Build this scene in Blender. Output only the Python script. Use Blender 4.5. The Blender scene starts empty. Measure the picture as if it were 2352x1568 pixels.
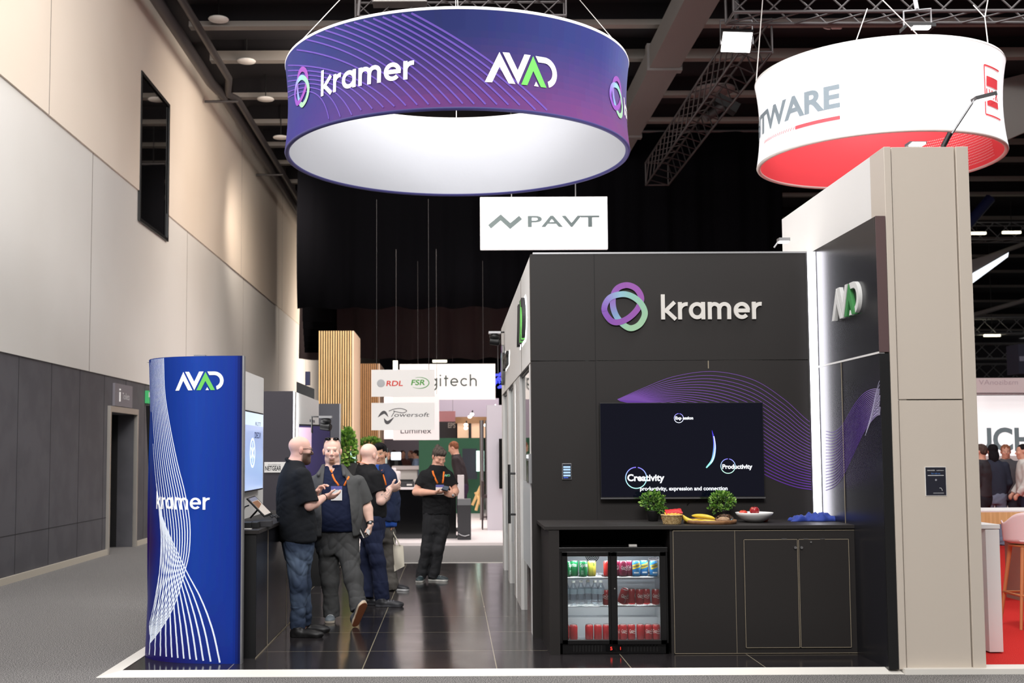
import bpy, bmesh, math, random
import numpy as np
from math import sin, cos, pi, radians, sqrt, atan2
from mathutils import Vector, Matrix
from mathutils.bvhtree import BVHTree

C = bpy.context.scene.collection
SC = bpy.context.scene
rnd = random.Random(7)

# ---------------------------------------------------------------- camera
F = 2700.0; WPX = 2352; HPX = 1568; EYE = np.array([0.0, 0.0, 1.63])
PITCH = radians(4.0); ROLL = radians(-0.25)
FW = np.array([0, cos(PITCH), sin(PITCH)]); _u = np.array([0, -sin(PITCH), cos(PITCH)]); _r = np.array([1.0, 0, 0])
RT = cos(ROLL) * _r + sin(ROLL) * _u; UP = -sin(ROLL) * _r + cos(ROLL) * _u
PC = np.array([1039.176, 851.199])          # the lens axis on the frame (the lens is shifted)
cd = bpy.data.cameras.new('camera'); cam = bpy.data.objects.new('camera', cd); C.objects.link(cam)
cd.sensor_fit = 'HORIZONTAL'; cd.sensor_width = 36.0; cd.lens = 36.0 * F / WPX
cd.shift_x = (WPX / 2 - PC[0]) / WPX; cd.shift_y = (PC[1] - HPX / 2) / WPX
cd.clip_start = 0.1; cd.clip_end = 400
cam.matrix_world = Matrix([[RT[0], UP[0], -FW[0], EYE[0]], [RT[1], UP[1], -FW[1], EYE[1]], [RT[2], UP[2], -FW[2], EYE[2]], [0, 0, 0, 1]])
SC.camera = cam
cd.dof.use_dof = True; cd.dof.focus_distance = 10.6; cd.dof.aperture_fstop = 2.6

# ---------------------------------------------------------------- world, light, exposure
SC.view_settings.view_transform = 'Standard'; SC.view_settings.look = 'None'
SC.view_settings.gamma = 1.0; SC.view_settings.use_curve_mapping = False
SC.view_settings.exposure = -0.2
wd = bpy.data.worlds.new('world'); SC.world = wd; wd.use_nodes = True
bg = wd.node_tree.nodes['Background']; bg.inputs[0].default_value = (1.0, 0.96, 0.95, 1); bg.inputs[1].default_value = 0.16

def area(name, loc, target, sx, sy, power, col=(1, 1, 1), spread=180):
    l = bpy.data.lights.new(name, 'AREA'); l.shape = 'RECTANGLE'; l.size = sx; l.size_y = sy
    l.energy = power; l.color = col; l.spread = radians(spread)
    o = bpy.data.objects.new(name, l); C.objects.link(o); o.location = loc
    d = Vector(target) - Vector(loc)
    o.rotation_euler = d.to_track_quat('-Z', 'Y').to_euler()
    return o
area('hall_light_front', (-0.5, -3.0, 9.6), (0, 9.8, 1.5), 6, 4, 2050, (1, .985, .975))
area('hall_light_booth', (0.3, 6.8, 9.8), (0, 11.5, 0), 4, 3, 330, (1, .985, .975))
area('fill_aisle', (-4.6, 11.0, 9.2), (1.0, 14.0, 2.0), 2.5, 4, 640, (1, .985, .99))  # added side fill that whitens the meeting room flank
area('hall_light_wall', (-1.6, 14.0, 9.0), (-5.7, 17.0, 4.0), 2, 4, 235, (1, .95, .90))
area('hall_light_wall_far', (-1.4, 23.5, 8.6), (-5.7, 30.5, 4.8), 2, 5, 390, (1, .88, .76))
area('fill_wall_end', (-2.2, 43.5, 4.6), (-5.7, 44.0, 4.2), 1.5, 7, 420, (1, .86, .72))  # added low fill for the far end of the side wall, no hall fitting
area('fill_right', (4.2, 9.5, 8.8), (-2.0, 11.5, 1.2), 1.6, 1.6, 300, (1, .985, .98))  # extra unseen lamp put in to whiten the demo walls
area('fill_mid', (0.6, 15.8, 9.0), (-0.4, 21.0, 2.4), 3, 2, 85, (1, .97, .96), 120)  # added to brighten the white signs above the aisle
area('fill_wall_mid', (-4.3, 27.5, 8.2), (-5.5, 38.0, 4.6), .6, 1.5, 85, (1, .88, .76), 75)  # unseen fill aimed along the wall to lift its dark stretch
area('fill_deep', (1.0, 40.0, 6.2), (0.5, 44.5, 2.8), 4, 1, 330, (1, .93, .95))  # added behind the far drape to lift the lilac walls
area('hall_light_far', (1.0, 25.0, 7.8), (0, 25.5, 0), 6, 4, 480, (1, .94, .94), 115)
area('hall_light_side', (8.0, 15.0, 8.6), (8.0, 15.0, 0), 5, 8, 460, (1, .97, .97))
area('hall_light_ring', (5.2, 9.5, 9.2), (5.6, 15.0, 5.6), 2, 2, 260, (1, .98, .97))
SC.cycles.use_denoising = True
SC.cycles.max_bounces = 6; SC.cycles.diffuse_bounces = 3; SC.cycles.glossy_bounces = 3
SC.cycles.transmission_bounces = 4; SC.cycles.transparent_max_bounces = 8
SC.cycles.caustics_reflective = False; SC.cycles.caustics_refractive = False
SC.cycles.sample_clamp_indirect = 4.0

# ---------------------------------------------------------------- pixel -> place
def ray(px, py):
    q = (np.array([px, py], float) - PC) / F
    return FW + RT * q[0] - UP * q[1]
def P(px, py, Y):
    d = ray(px, py); return EYE + d * (Y / d[1])
def G(px, py, z=0.0):
    d = ray(px, py); return EYE + d * ((z - EYE[2]) / d[2])
def XP(px, py, X):
    d = ray(px, py); return EYE + d * (X / d[0])
def proj(p):
    d = np.asarray(p, float) - EYE; w = d @ FW
    return np.array([F * (d @ RT) / w, -F * (d @ UP) / w]) + PC

# ---------------------------------------------------------------- materials
def lin(*c):
    if len(c) == 1: c = c[0]
    return tuple((x / 255.0 / 12.92) if x / 255.0 <= 0.04045 else ((x / 255.0 + 0.055) / 1.055) ** 2.4 for x in c[:3])
MATS = {}
def mat(name, col, rough=0.6, metal=0.0, emit=None, es=0.0, spec=0.5, noise=None, bump=None, alpha=1.0, coat=0.0, sheen=0.0, stretch=(1, 1, 1), trans=0.0):
    if name in MATS: return MATS[name]
    m = bpy.data.materials.new(name); m.use_nodes = True; nt = m.node_tree; b = nt.nodes['Principled BSDF']
    L = (*lin(col), 1)
    b.inputs['Base Color'].default_value = L; b.inputs['Roughness'].default_value = rough
    b.inputs['Metallic'].default_value = metal; b.inputs['Specular IOR Level'].default_value = spec
    b.inputs['Alpha'].default_value = alpha; b.inputs['Coat Weight'].default_value = coat
    b.inputs['Sheen Weight'].default_value = sheen; b.inputs['Transmission Weight'].default_value = trans
    if emit: b.inputs['Emission Color'].default_value = (*lin(emit), 1); b.inputs['Emission Strength'].default_value = es
    if noise or bump:
        tc = nt.nodes.new('ShaderNodeTexCoord'); mp = nt.nodes.new('ShaderNodeMapping'); mp.inputs['Scale'].default_value = stretch
        nt.links.new(tc.outputs['Object'], mp.inputs[0])
    if noise:   # (scale, colour2, low, high)
        n = nt.nodes.new('ShaderNodeTexNoise'); n.inputs['Scale'].default_value = noise[0]; n.inputs['Detail'].default_value = 3
        r = nt.nodes.new('ShaderNodeMapRange'); r.inputs[1].default_value = noise[2]; r.inputs[2].default_value = noise[3]
        x = nt.nodes.new('ShaderNodeMix'); x.data_type = 'RGBA'; x.inputs[6].default_value = L; x.inputs[7].default_value = (*lin(noise[1]), 1)
        nt.links.new(mp.outputs[0], n.inputs['Vector']); nt.links.new(n.outputs['Fac'], r.inputs[0])
        nt.links.new(r.outputs[0], x.inputs[0]); nt.links.new(x.outputs[2], b.inputs['Base Color'])
    if bump:    # (scale, strength, distance)
        n = nt.nodes.new('ShaderNodeTexNoise'); n.inputs['Scale'].default_value = bump[0]; n.inputs['Detail'].default_value = 4
        q = nt.nodes.new('ShaderNodeBump'); q.inputs['Strength'].default_value = bump[1]; q.inputs['Distance'].default_value = bump[2]
        nt.links.new(mp.outputs[0], n.inputs['Vector']); nt.links.new(n.outputs['Fac'], q.inputs['Height']); nt.links.new(q.outputs[0], b.inputs['Normal'])
    MATS[name] = m; return m
def vmat(name, rough=0.6, es=0.0, spec=0.5, bump=None, coat=0.0, sss=0.0):
    """colour comes from the mesh's own printed colours (attribute Col)"""
    if name in MATS: return MATS[name]
    m = mat(name, (128, 128, 128), rough, spec=spec, bump=bump, coat=coat); nt = m.node_tree; b = nt.nodes['Principled BSDF']
    a = nt.nodes.new('ShaderNodeAttribute'); a.attribute_name = 'Col'
    nt.links.new(a.outputs['Color'], b.inputs['Base Color'])
    if sss: b.inputs['Subsurface Weight'].default_value = sss; b.inputs['Subsurface Radius'].default_value = (.012, .005, .003); b.inputs['Subsurface Scale'].default_value = 0.5
    if es: nt.links.new(a.outputs['Color'], b.inputs['Emission Color']); b.inputs['Emission Strength'].default_value = es
    return m
def glass(name, tint=(255, 255, 255), refl=0.08, clear=0.92, fr=1.0):
    if name in MATS: return MATS[name]
    m = bpy.data.materials.new(name); m.use_nodes = True; nt = m.node_tree; nt.nodes.clear()
    o = nt.nodes.new('ShaderNodeOutputMaterial'); t = nt.nodes.new('ShaderNodeBsdfTransparent'); g = nt.nodes.new('ShaderNodeBsdfGlossy')
    x = nt.nodes.new('ShaderNodeMixShader'); f = nt.nodes.new('ShaderNodeFresnel'); f.inputs[0].default_value = 1.45
    k = nt.nodes.new('ShaderNodeMath'); k.operation = 'MULTIPLY_ADD'; k.inputs[1].default_value = fr; k.inputs[2].default_value = refl * 0.4; k.use_clamp = True
    t.inputs[0].default_value = (*[v * clear for v in lin(tint)], 1); g.inputs['Roughness'].default_value = 0.02
    nt.links.new(f.outputs[0], k.inputs[0]); nt.links.new(k.outputs[0], x.inputs[0]); nt.links.new(t.outputs[0], x.inputs[1]); nt.links.new(g.outputs[0], x.inputs[2])
    nt.links.new(x.outputs[0], o.inputs[0]); MATS[name] = m; return m

M = lambda n: MATS[n]
mat('white', (236, 234, 231), .5); mat('white_gloss', (238, 237, 235), .25); mat('offwhite', (222, 218, 212), .5)
mat('black', (17, 17, 18), .45); mat('black_gloss', (8, 8, 10), .12); mat('black_matte', (20, 19, 20), .8); mat('charcoal', (46, 45, 48), .6)
mat('steel', (150, 150, 152), .35, .9); mat('chrome', (205, 205, 208), .15, 1.0); mat('alu', (170, 170, 172), .4, .8); mat('iron', (70, 66, 66), .5, .3)
mat('laminate', (43, 40, 39), .5, spec=.3, bump=(900, .04, .001)); mat('laminate_side', (31, 31, 36), .26)
mat('edge', (150, 138, 118), .6)
mat('lamp', (255, 255, 255), .5, emit=(255, 252, 246), es=9.0); mat('led', (255, 255, 255), .5, emit=(246, 244, 255), es=6.0)
mat('screen_white', (255, 255, 255), .4, emit=(235, 245, 255), es=1.6)
vmat('print', .55); vmat('print_lit', .5, es=.35); vmat('screen', .12, es=1.0, spec=.5); vmat('skin', .5, sss=.15, spec=.35); vmat('cloth', .85, spec=.2)
mat('orange', (240, 120, 30), .7); mat('beige', (208, 197, 184), .35)

# ---------------------------------------------------------------- mesh builder
WL = {}        # world location of each object's own origin
class MB:
    def __init__(s): s.v = []; s.f = []; s.m = []; s.c = []; s.mats = []; s.sm = []
    def add(s, vs, fs, m='black', col=None, smooth=False):
        o = len(s.v); s.v += [tuple(map(float, p)) for p in vs]
        if m not in s.mats: s.mats.append(m)
        k = s.mats.index(m)
        for i, f in enumerate(fs):
            s.f.append([o + j for j in f]); s.m.append(k); s.sm.append(smooth)
            s.c.append((col[i] if isinstance(col, list) else col) or (128, 128, 128))
        return s
    def box(s, x0, x1, y0, y1, z0, z1, m='black', col=None):
        vs = [(x, y, z) for z in (z0, z1) for y in (y0, y1) for x in (x0, x1)]
        return s.add(vs, [(0, 2, 3, 1), (4, 5, 7, 6), (0, 1, 5, 4), (2, 6, 7, 3), (0, 4, 6, 2), (1, 3, 7, 5)], m, col)
    def obox(s, c, sz, R=None, m='black', col=None):
        R = R or Matrix.Identity(3); c = Vector(c)
        vs = [c + R @ Vector((x * sz[0] / 2, y * sz[1] / 2, z * sz[2] / 2)) for z in (-1, 1) for y in (-1, 1) for x in (-1, 1)]
        return s.add(vs, [(0, 2, 3, 1), (4, 5, 7, 6), (0, 1, 5, 4), (2, 6, 7, 3), (0, 4, 6, 2), (1, 3, 7, 5)], m, col)
    def tube(s, pts, r, n=8, m='black', col=None, caps=True):
        pts = [Vector(p) for p in pts]; rs = r if isinstance(r, (list, tuple)) else [r] * len(pts); vs = []; ref = None
        for i, p in enumerate(pts):
            t = (pts[min(i + 1, len(pts) - 1)] - pts[max(i - 1, 0)])
            t = t.normalized() if t.length > 1e-9 else Vector((0, 0, 1))
            if ref is None: ref = Vector((0, 0, 1)) if abs(t.z) < .9 else Vector((1, 0, 0))
            a = t.cross(ref).normalized(); b = a.cross(t).normalized(); ref = b
            vs += [p + (a * cos(2 * pi * k / n) + b * sin(2 * pi * k / n)) * rs[i] for k in range(n)]
        fs = [(i * n + k, i * n + (k + 1) % n, (i + 1) * n + (k + 1) % n, (i + 1) * n + k) for i in range(len(pts) - 1) for k in range(n)]
        s.add(vs, fs, m, col, True)
        if caps: s.add(vs[:n], [tuple(range(n))[::-1]], m, col); s.add(vs[-n:], [tuple(range(n))], m, col)
        return s
    def lathe(s, prof, c=(0, 0, 0), n=24, m='black', col=None, closed=True):
        c = Vector(c); vs = [c + Vector((r * cos(2 * pi * k / n), r * sin(2 * pi * k / n), z)) for r, z in prof for k in range(n)]
        fs = []; cl = [] if isinstance(col, list) else col
        for i in range(len(prof) - 1):
            for k in range(n):
                fs.append((i * n + k, i * n + (k + 1) % n, (i + 1) * n + (k + 1) % n, (i + 1) * n + k))
                if isinstance(col, list): cl.append(col[i])
        s.add(vs, fs, m, cl, True)
        if closed:
            for i, fl in ((0, True), (len(prof) - 1, False)):
                if prof[i][0] > 1e-6:
                    f = tuple(range(n)); s.add(vs[i * n:(i + 1) * n], [f[::-1] if fl else f], m, (col[max(0, i - 1)] if isinstance(col, list) else col))
        return s
    def ball(s, c, r, m='black', col=None, n=12, R=None):
        r = (r, r, r) if not isinstance(r, (tuple, list)) else r; c = Vector(c); R = R or Matrix.Identity(3); vs = []; k = n // 2
        for i in range(k + 1):
            for j in range(n):
                a = pi * i / k; b = 2 * pi * j / n
                vs.append(c + R @ Vector((r[0] * sin(a) * cos(b), r[1] * sin(a) * sin(b), -r[2] * cos(a))))
        fs = [(i * n + j, i * n + (j + 1) % n, (i + 1) * n + (j + 1) % n, (i + 1) * n + j) for i in range(k) for j in range(n)]
        return s.add(vs, fs, m, col, True)
    def prism(s, poly, emb, d0, d1, m='black', col=None, side=None):
        """outline poly in (u, v); emb(u, v, w) places it; extruded from w=d0 to the face at w=d1"""
        n = len(poly); a = [emb(u, v, d1) for u, v in poly]
        s.add(a, [tuple(range(n))], m, col)
        if d0 is not None:
            b = [emb(u, v, d0) for u, v in poly]
            s.add(a + b, [(i, i + n, (i + 1) % n + n, (i + 1) % n) for i in range(n)], side or m, col)
        return s
    def ribbon(s, pts, w, emb, d0, d1, m='black', col=None, closed=False, sub=None):
        """a stroke of width w along 2-D pts"""
        q = [np.array(p, float) for p in pts]; n = len(q); ws = w if isinstance(w, (list, tuple)) else [w] * n; l = []; r = []
        for i in range(n):
            if closed: t0 = q[i] - q[i - 1]; t1 = q[(i + 1) % n] - q[i]
            else: t0 = q[i] - q[max(i - 1, 0)]; t1 = q[min(i + 1, n - 1)] - q[i]
            t0 = t0 / (np.linalg.norm(t0) or 1); t1 = t1 / (np.linalg.norm(t1) or 1)
            t = t0 + t1 if i not in (0, n - 1) or closed else (t1 if i == 0 else t0)
            t = t / (np.linalg.norm(t) or 1); nn = np.array([-t[1], t[0]])
            k = 1.0
            if closed or 0 < i < n - 1: k = 1 / max(.5, nn @ np.array([-t0[1], t0[0]]))
            l.append(q[i] + nn * ws[i] / 2 * k); r.append(q[i] - nn * ws[i] / 2 * k)
        e = n if closed else n - 1
        top = [emb(*p, d1) for p in l] + [emb(*p, d1) for p in r]
        s.add(top, [(i, n + i, n + (i + 1) % n, (i + 1) % n) for i in range(e)], m, col)
        if d0 is not None:
            bot = [emb(*p, d0) for p in l] + [emb(*p, d0) for p in r]; k = 2 * n
            fs = [(i, (i + 1) % n, k + (i + 1) % n, k + i) for i in range(e)] + [(n + (i + 1) % n, n + i, k + n + i, k + n + (i + 1) % n) for i in range(e)]
            if not closed: fs += [(0, k, k + n, n), (n - 1, 2 * n - 1, k + 2 * n - 1, k + n - 1)]
            s.add(top + bot, fs, m, None if isinstance(col, list) else col)
        return s
    def build(s, name, parent=None, label=None, cat=None, group=None, kind=None, bevel=0, loc=None, flip=False):
        vs = np.array(s.v, float).reshape(-1, 3)
        if parent is not None: o0 = np.array(WL[parent.name])
        elif loc is not None: o0 = np.array(loc, float)
        else: lo, hi = vs.min(0), vs.max(0); o0 = np.array([(lo[0] + hi[0]) / 2, (lo[1] + hi[1]) / 2, lo[2]])
        me = bpy.data.meshes.new(name); me.from_pydata((vs - o0).tolist(), [], s.f)
        for k in s.mats: me.materials.append(MATS[k])
        me.polygons.foreach_set('material_index', s.m); me.polygons.foreach_set('use_smooth', s.sm)
        if any(c != (128, 128, 128) for c in s.c):
            at = me.attributes.new('Col', 'BYTE_COLOR', 'CORNER'); lut = {}
            arr = []
            for f, c in zip(s.f, s.c):
                if c not in lut: lut[c] = (*lin(c), 1.0)
                arr += lut[c] * len(f)
            at.data.foreach_set('color', arr)
        me.validate(); me.update()
        return link(me, name, o0, parent, label, cat, group, kind, bevel)
def link(me, name, o0, parent=None, label=None, cat=None, group=None, kind=None, bevel=0):
    o = bpy.data.objects.new(name, me); C.objects.link(o)
    if parent is not None: o.parent = parent
    else: o.location = o0
    WL[o.name] = tuple(o0)
    if bevel:
        b = o.modifiers.new('bevel', 'BEVEL'); b.width = bevel; b.segments = 2; b.limit_method = 'ANGLE'; b.angle_limit = radians(40)
    return tag(o, label, cat, group, kind)
def tag(o, label=None, cat=None, group=None, kind=None):
    if label: o['label'] = label
    if cat: o['category'] = cat
    if group: o['group'] = group
    if kind: o['kind'] = kind
    return o
def thing(name, loc, label, cat, group=None):
    o = bpy.data.objects.new(name, None); C.objects.link(o); o.location = loc; o.empty_display_size = .1; WL[o.name] = tuple(map(float, loc))
    return tag(o, label, cat, group)
def dup(o, loc, label=None, rotz=0, parent=None, rot=None):
    c = o.copy(); C.objects.link(c)
    if parent is not None: c.parent = parent
    else:
        c.location = loc; WL[c.name] = tuple(loc); c.rotation_euler = rot if rot else (0, 0, rotz)
        if label: c['label'] = label
    for ch in list(o.children): dup(ch, None, parent=c)
    return c

# ---------------------------------------------------------------- lettering
TXT = {}
def text_geo(body, bold=0.0):
    k = (body, bold)
    if k not in TXT:
        cu = bpy.data.curves.new('lettering', 'FONT'); cu.body = body; cu.size = 1.0; cu.offset = bold; cu.resolution_u = 5; cu.fill_mode = 'FRONT'
        ob = bpy.data.objects.new('lettering', cu); C.objects.link(ob)
        ev = ob.evaluated_get(bpy.context.evaluated_depsgraph_get()); me = ev.to_mesh()
        vs = [(v.co.x, v.co.y) for v in me.vertices]; fs = [tuple(p.vertices) for p in me.polygons]
        ev.to_mesh_clear(); bpy.data.objects.remove(ob); bpy.data.curves.remove(cu)
        xs = [p[0] for p in vs]; ys = [p[1] for p in vs]
        TXT[k] = (vs, fs, min(xs), max(xs), min(ys), max(ys))
    return TXT[k]
def text(mb, body, emb, u0, u1, v0, h=None, m='print', col=(255, 255, 255), w=.0015, bold=0.0, shear=0.0, vtop=None):
    """body set between u0 and u1, baseline v0; h is the size of the em (or the width sets it)"""
    vs, fs, x0, x1, y0, y1 = text_geo(body, bold); sx = (u1 - u0) / (x1 - x0); sy = h if h else sx
    mb.add([emb(u0 + (x - x0) * sx + shear * y * sy, v0 + y * sy, w) for x, y in vs], fs, m, col)
def arc(cx, cy, rx, ry, a0, a1, n=20): return [(cx + rx * cos(radians(a0 + (a1 - a0) * i / n)), cy + ry * sin(radians(a0 + (a1 - a0) * i / n))) for i in range(n + 1)]
# geometric lower-case letters drawn as strokes on an x-height of 1; each: (advance, [strokes])
def glyph(ch, w):
    h = w / 2; r = .5 - h
    if ch == 'k': return 1.0, [[(h, 0), (h, 1.45)], [(w * .9, .44), (.84, 1.0)], [(w * 1.2, .55), (.90, 0)]]
    if ch == 'r': return .62, [[(h, 0), (h, 1)], arc(h + .42, .52, .42, .48 - h, 180, 82, 12)]
    if ch == 'a': return 1.12, [arc(.5, .5, r, r, 0, 360, 28), [(1 - h, 0), (1 - h, 1)]]
    if ch == 'm': return 1.55, [[(h, 0), (h, 1)], arc(.41, .62, .41 - h, .38 - h, 180, 0, 14) + [(.82 - h, 0)], arc(1.08 - h / 2, .62, .355 - h / 2, .38 - h, 180, 0, 14) + [(1.43 - h, 0)]]
    if ch == 'e': return 1.08, [arc(.5, .5, r, r, 2, 318, 26), [(h, .5), (1 - h * .2, .5)]]
    if ch == 'g': return 1.12, [arc(.5, .5, r, r, 0, 360, 28), [(1 - h, 1), (1 - h, .0)] , arc(.5, .0, r, .44, 0, -150, 16)]
    if ch == 'i': return .36, [[(h, 0), (h, 1)], [(h, 1.22), (h, 1.22 + w)]]
    if ch == 't': return .62, [[(.25, 0), (.25, 1.32)], [(0, .95), (.55, .95)]]
    if ch == 'c': return 1.0, [arc(.5, .5, r, r, 42, 318, 24)]
    if ch == 'h': return 1.02, [[(h, 0), (h, 1.45)], arc(.44, .58, .44 - h, .42 - h, 180, 0, 14) + [(.88 - h, 0)]]
    if ch == 'o': return 1.14, [arc(.5, .5, r, r, 0, 360, 28)]
    if ch == 'l': return .36, [[(h, 0), (h, 1.45)]]
def geo_word(mb, word, emb, u0, u1, v0, w=.2, m='print', col=(255, 255, 255), d0=None, d1=.002, gap=.07, vs=None):
    L = [glyph(c, w) for c in word]; tot = sum(a for a, _ in L) + gap * (len(L) - 1) - .1
    s = (u1 - u0) / tot; sv = vs or s; x = 0; k = 0
    for a, st in L:
        for q in st:
            k += 1; closed = len(q) > 24 and abs(q[0][0] - q[-1][0]) + abs(q[0][1] - q[-1][1]) < 1e-6
            pts = [(u0 + (x + p[0]) * s, v0 + p[1] * sv) for p in (q[:-1] if closed else q)]
            mb.ribbon(pts, w * s, emb, d0, d1 + .0002 * (k % 3), m, col, closed)
        x += a + gap
AV = dict(a=[(0, 0), (121, 0), (249, 251), (396, 0), (511, 0), (249, 480)], v=[(301, 480), (416, 480), (557, 222), (678, 480), (789, 480), (560, 0)],
          g=[(612, 0), (720, 0), (835, 238), (966, 0), (1074, 0), (835, 470)], t=[(841, 0), (926, 0), (881, 76)])
def avad(mb, emb, u0, v0, s, m='print', d0=None, d1=.002, white=(246, 246, 246), green=(110, 205, 95)):
    """the four-letter mark, s metres wide"""
    k = s / 1290.0; kv = k * 1.05
    for n in ('a', 'v', 'g', 't'): mb.prism([(u0 + x * k, v0 + y * kv) for x, y in AV[n]], emb, d0, d1, m, green if n == 'g' else white)
    o = [(880, 478)] + [(x, y) for x, y in arc(1050, 239, 240, 239, 90, -73, 22)]; i = [(x, y) for x, y in arc(1050, 239, 148, 147, -70, 90, 18)] + [(930, 386)]
    mb.prism([(u0 + x * k, v0 + y * kv) for x, y in o + i], emb, d0, d1, m, white)
def knot(mb, emb, u0, v0, s, m='print', d0=None, d1=.002, lo=.004):
    """two interlaced loops, mint to lilac and violet; s metres wide (box 640 x 670)"""
    k = s / 640.0
    pts = [(283, 507, (142, 190, 206)), (118, 455, (146, 134, 206)), (46, 305, (132, 84, 184)), (118, 165, (134, 74, 172)), (218, 125, (140, 76, 170)), (358, 175, (142, 78, 170)), (488, 295, (148, 82, 170)), (548, 445, (150, 82, 170)), (488, 575, (150, 82, 170)), (363, 630, (148, 82, 170)), (238, 595, (144, 80, 172)),
           (173, 495, (146, 96, 182)), (163, 365, (140, 122, 194)), (188, 255, (128, 152, 200)), (238, 165, (132, 180, 200)), (318, 80, (150, 196, 164)), (413, 45, (156, 198, 162)), (528, 105, (156, 198, 162)), (593, 245, (152, 196, 164)), (538, 385, (146, 194, 170)), (418, 480, (140, 192, 182))]
    n = len(pts)
    def run(i0, i1, lift):
        q = []; c = []
        for i in range(i0 - 1, i1 + 1):
            a, b_, d, e_ = (np.array(pts[(i + o) % n][:2], float) for o in (-1, 0, 1, 2)); ca, cb = np.array(pts[i % n][2]), np.array(pts[(i + 1) % n][2])
            for t in (np.linspace(0, 1, 7)[:-1] if i0 <= i < i1 else (np.array([4, 5]) / 6 if i < i0 else np.array([0, 1]) / 6)):
                q.append(.5 * (2 * b_ + (d - a) * t + (2 * a - 5 * b_ + 4 * d - e_) * t * t + (3 * b_ - a - 3 * d + e_) * t ** 3)); c.append(tuple(int(x) for x in ca + (cb - ca) * t))
        c.pop()
        mb.ribbon([(u0 + x * k, v0 + y * k) for x, y in q], 80 * k, emb, d0, d1 + lift, m, c)
    run(9, 16, 0); run(2, 9, .0012); run(16, 23, .0024)
def plane_emb(o, u, v, n=None):
    o, u, v = (np.array(q, float) for q in (o, u, v)); n = np.cross(u, v) if n is None else np.array(n, float)
    return lambda a, b, w=0.0: tuple(o + u * a + v * b + n * w)
def front(X0, Y, Z0):   # a surface that faces the viewer: u = +X, v = +Z, w towards -Y
    return lambda a, b, w=0.0: (X0 + a, Y - w, Z0 + b)
def curve2(pts, n=40):
    """Catmull-Rom through 2-D points"""
    p = [np.array(q, float) for q in pts]; p = [2 * p[0] - p[1]] + p + [2 * p[-1] - p[-2]]; out = []; m = len(p) - 3
    for i in range(n + 1):
        t = i / n * m; k = min(int(t), m - 1); t -= k; a, b, c, d = p[k:k + 4]
        out.append(.5 * (2 * b + (c - a) * t + (2 * a - 5 * b + 4 * c - d) * t * t + (3 * b - a - 3 * c + d) * t ** 3))
    return out
# ================================================================ the hall
def carpet(name, c1, c2, rough=.95):
    m = mat(name, c1, rough, spec=.15, noise=(130, c2, .41, .60), bump=(700, .35, .004)); return m
carpet('carpet_grey', (54, 53, 54), (162, 159, 156)); carpet('carpet_red', (196, 38, 36), (214, 56, 50))
mat('wall_cream', (232, 219, 204), .75, noise=(.22, (222, 207, 190), .4, .65)); mat('wall_grey', (219, 216, 211), .7, noise=(.3, (212, 208, 202), .4, .65))
mat('wall_dark', (86, 85, 90), .6, noise=(2.5, (78, 77, 82), .4, .6)); mat('deck', (15, 11, 17), .9); mat('beam', (128, 122, 116), .7); mat('duct', (112, 108, 106), .6)
mat('door_metal', (188, 182, 174), .35, .6); mat('hall_end', (40, 36, 42), .9); mat('skirt', (190, 182, 168), .5); mat('groove', (120, 112, 104), .8); mat('groove_dark', (48, 47, 50), .8)
mat('window_dark', (10, 10, 11), .03, spec=.9); mat('vinyl', (232, 222, 220), .45)

MB().add([(-30, -6, 0), (45, -6, 0), (45, 110, 0), (-30, 110, 0)], [(0, 1, 2, 3)], 'carpet_grey').build('floor', kind='structure')
WX = -5.66
# the side wall in three storeys of board, with the door to the toilets and a high window cut through it
D0, D1, DH = 19.35, 20.95, 2.33          # door
W0, W1, WZ0, WZ1 = 20.9, 22.9, 5.87, 8.5    # window
b = MB()
for y0, y1, z0, z1 in ((-6, D0, 0, 2.92), (D0, D1, DH, 2.92), (D1, 90, 0, 2.92)): b.box(WX - .3, WX, y0, y1, z0, z1, 'wall_dark')
for i in range(40):
    y = 9.0 + i * 1.26
    if D0 - .05 < y < D1 + .05: b.box(WX, WX + .003, y - .006, y + .006, DH + .1, 2.92, 'groove_dark')
    else: b.box(WX, WX + .003, y - .006, y + .006, 0.1, 2.92, 'groove_dark')
b.box(WX, WX + .003, -6, D0 - .06, .6, .61, 'groove_dark')
for y0, y1, z0, z1 in ((-6, 90, 2.92, WZ0), (-6, W0, WZ0, 6.36), (W1, 90, WZ0, 6.36)): b.box(WX - .3, WX + .02, y0, y1, z0, z1, 'wall_grey')
for y in (11.5, 18.2, 24.8, 31.5, 38, 45, 52): b.box(WX + .02, WX + .023, y - .008, y + .008, 2.92, 6.36, 'groove')
for y0, y1, z0, z1 in ((-6, W0, 6.36, WZ1), (W1, 90, 6.36, WZ1), (-6, 90, WZ1, 10.4)): b.box(WX - .3, WX + .05, y0, y1, z0, z1, 'wall_cream')
for y in (8.6, 16.1, 31.0, 38.5, 46): b.box(WX + .05, WX + .053, y - .008, y + .008, 6.36, 10.4, 'groove')
b.build('wall_left', kind='structure')
MB().box(WX, WX + .03, -6, D0 - .07, 0, .09, 'skirt').box(WX, WX + .03, D1 + .07, 60, 0, .09, 'skirt').build('baseboard_left', kind='structure')
b = MB(); b.box(WX - 1.9, WX - .3, D0 - .2, D0, 0, DH + .1, 'black_matte').box(WX - 1.9, WX - .3, D1, D1 + .2, 0, DH + .1, 'black_matte').box(WX - 2.0, WX - 1.9, D0 - .2, D1 + .2, 0, DH + .1, 'black_matte').box(WX - 1.9, WX - .3, D0, D1, DH, DH + .1, 'black_matte')
b.build('wall_passage', kind='structure')
door = MB().box(WX - .02, WX + .05, D0 - .07, D0, 0, DH + .1, 'door_metal').box(WX - .02, WX + .05, D1, D1 + .07, 0, DH + .1, 'door_metal').box(WX - .02, WX + .05, D0, D1, DH, DH + .1, 'door_metal').build('door_1', kind='structure', bevel=.004)
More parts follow.
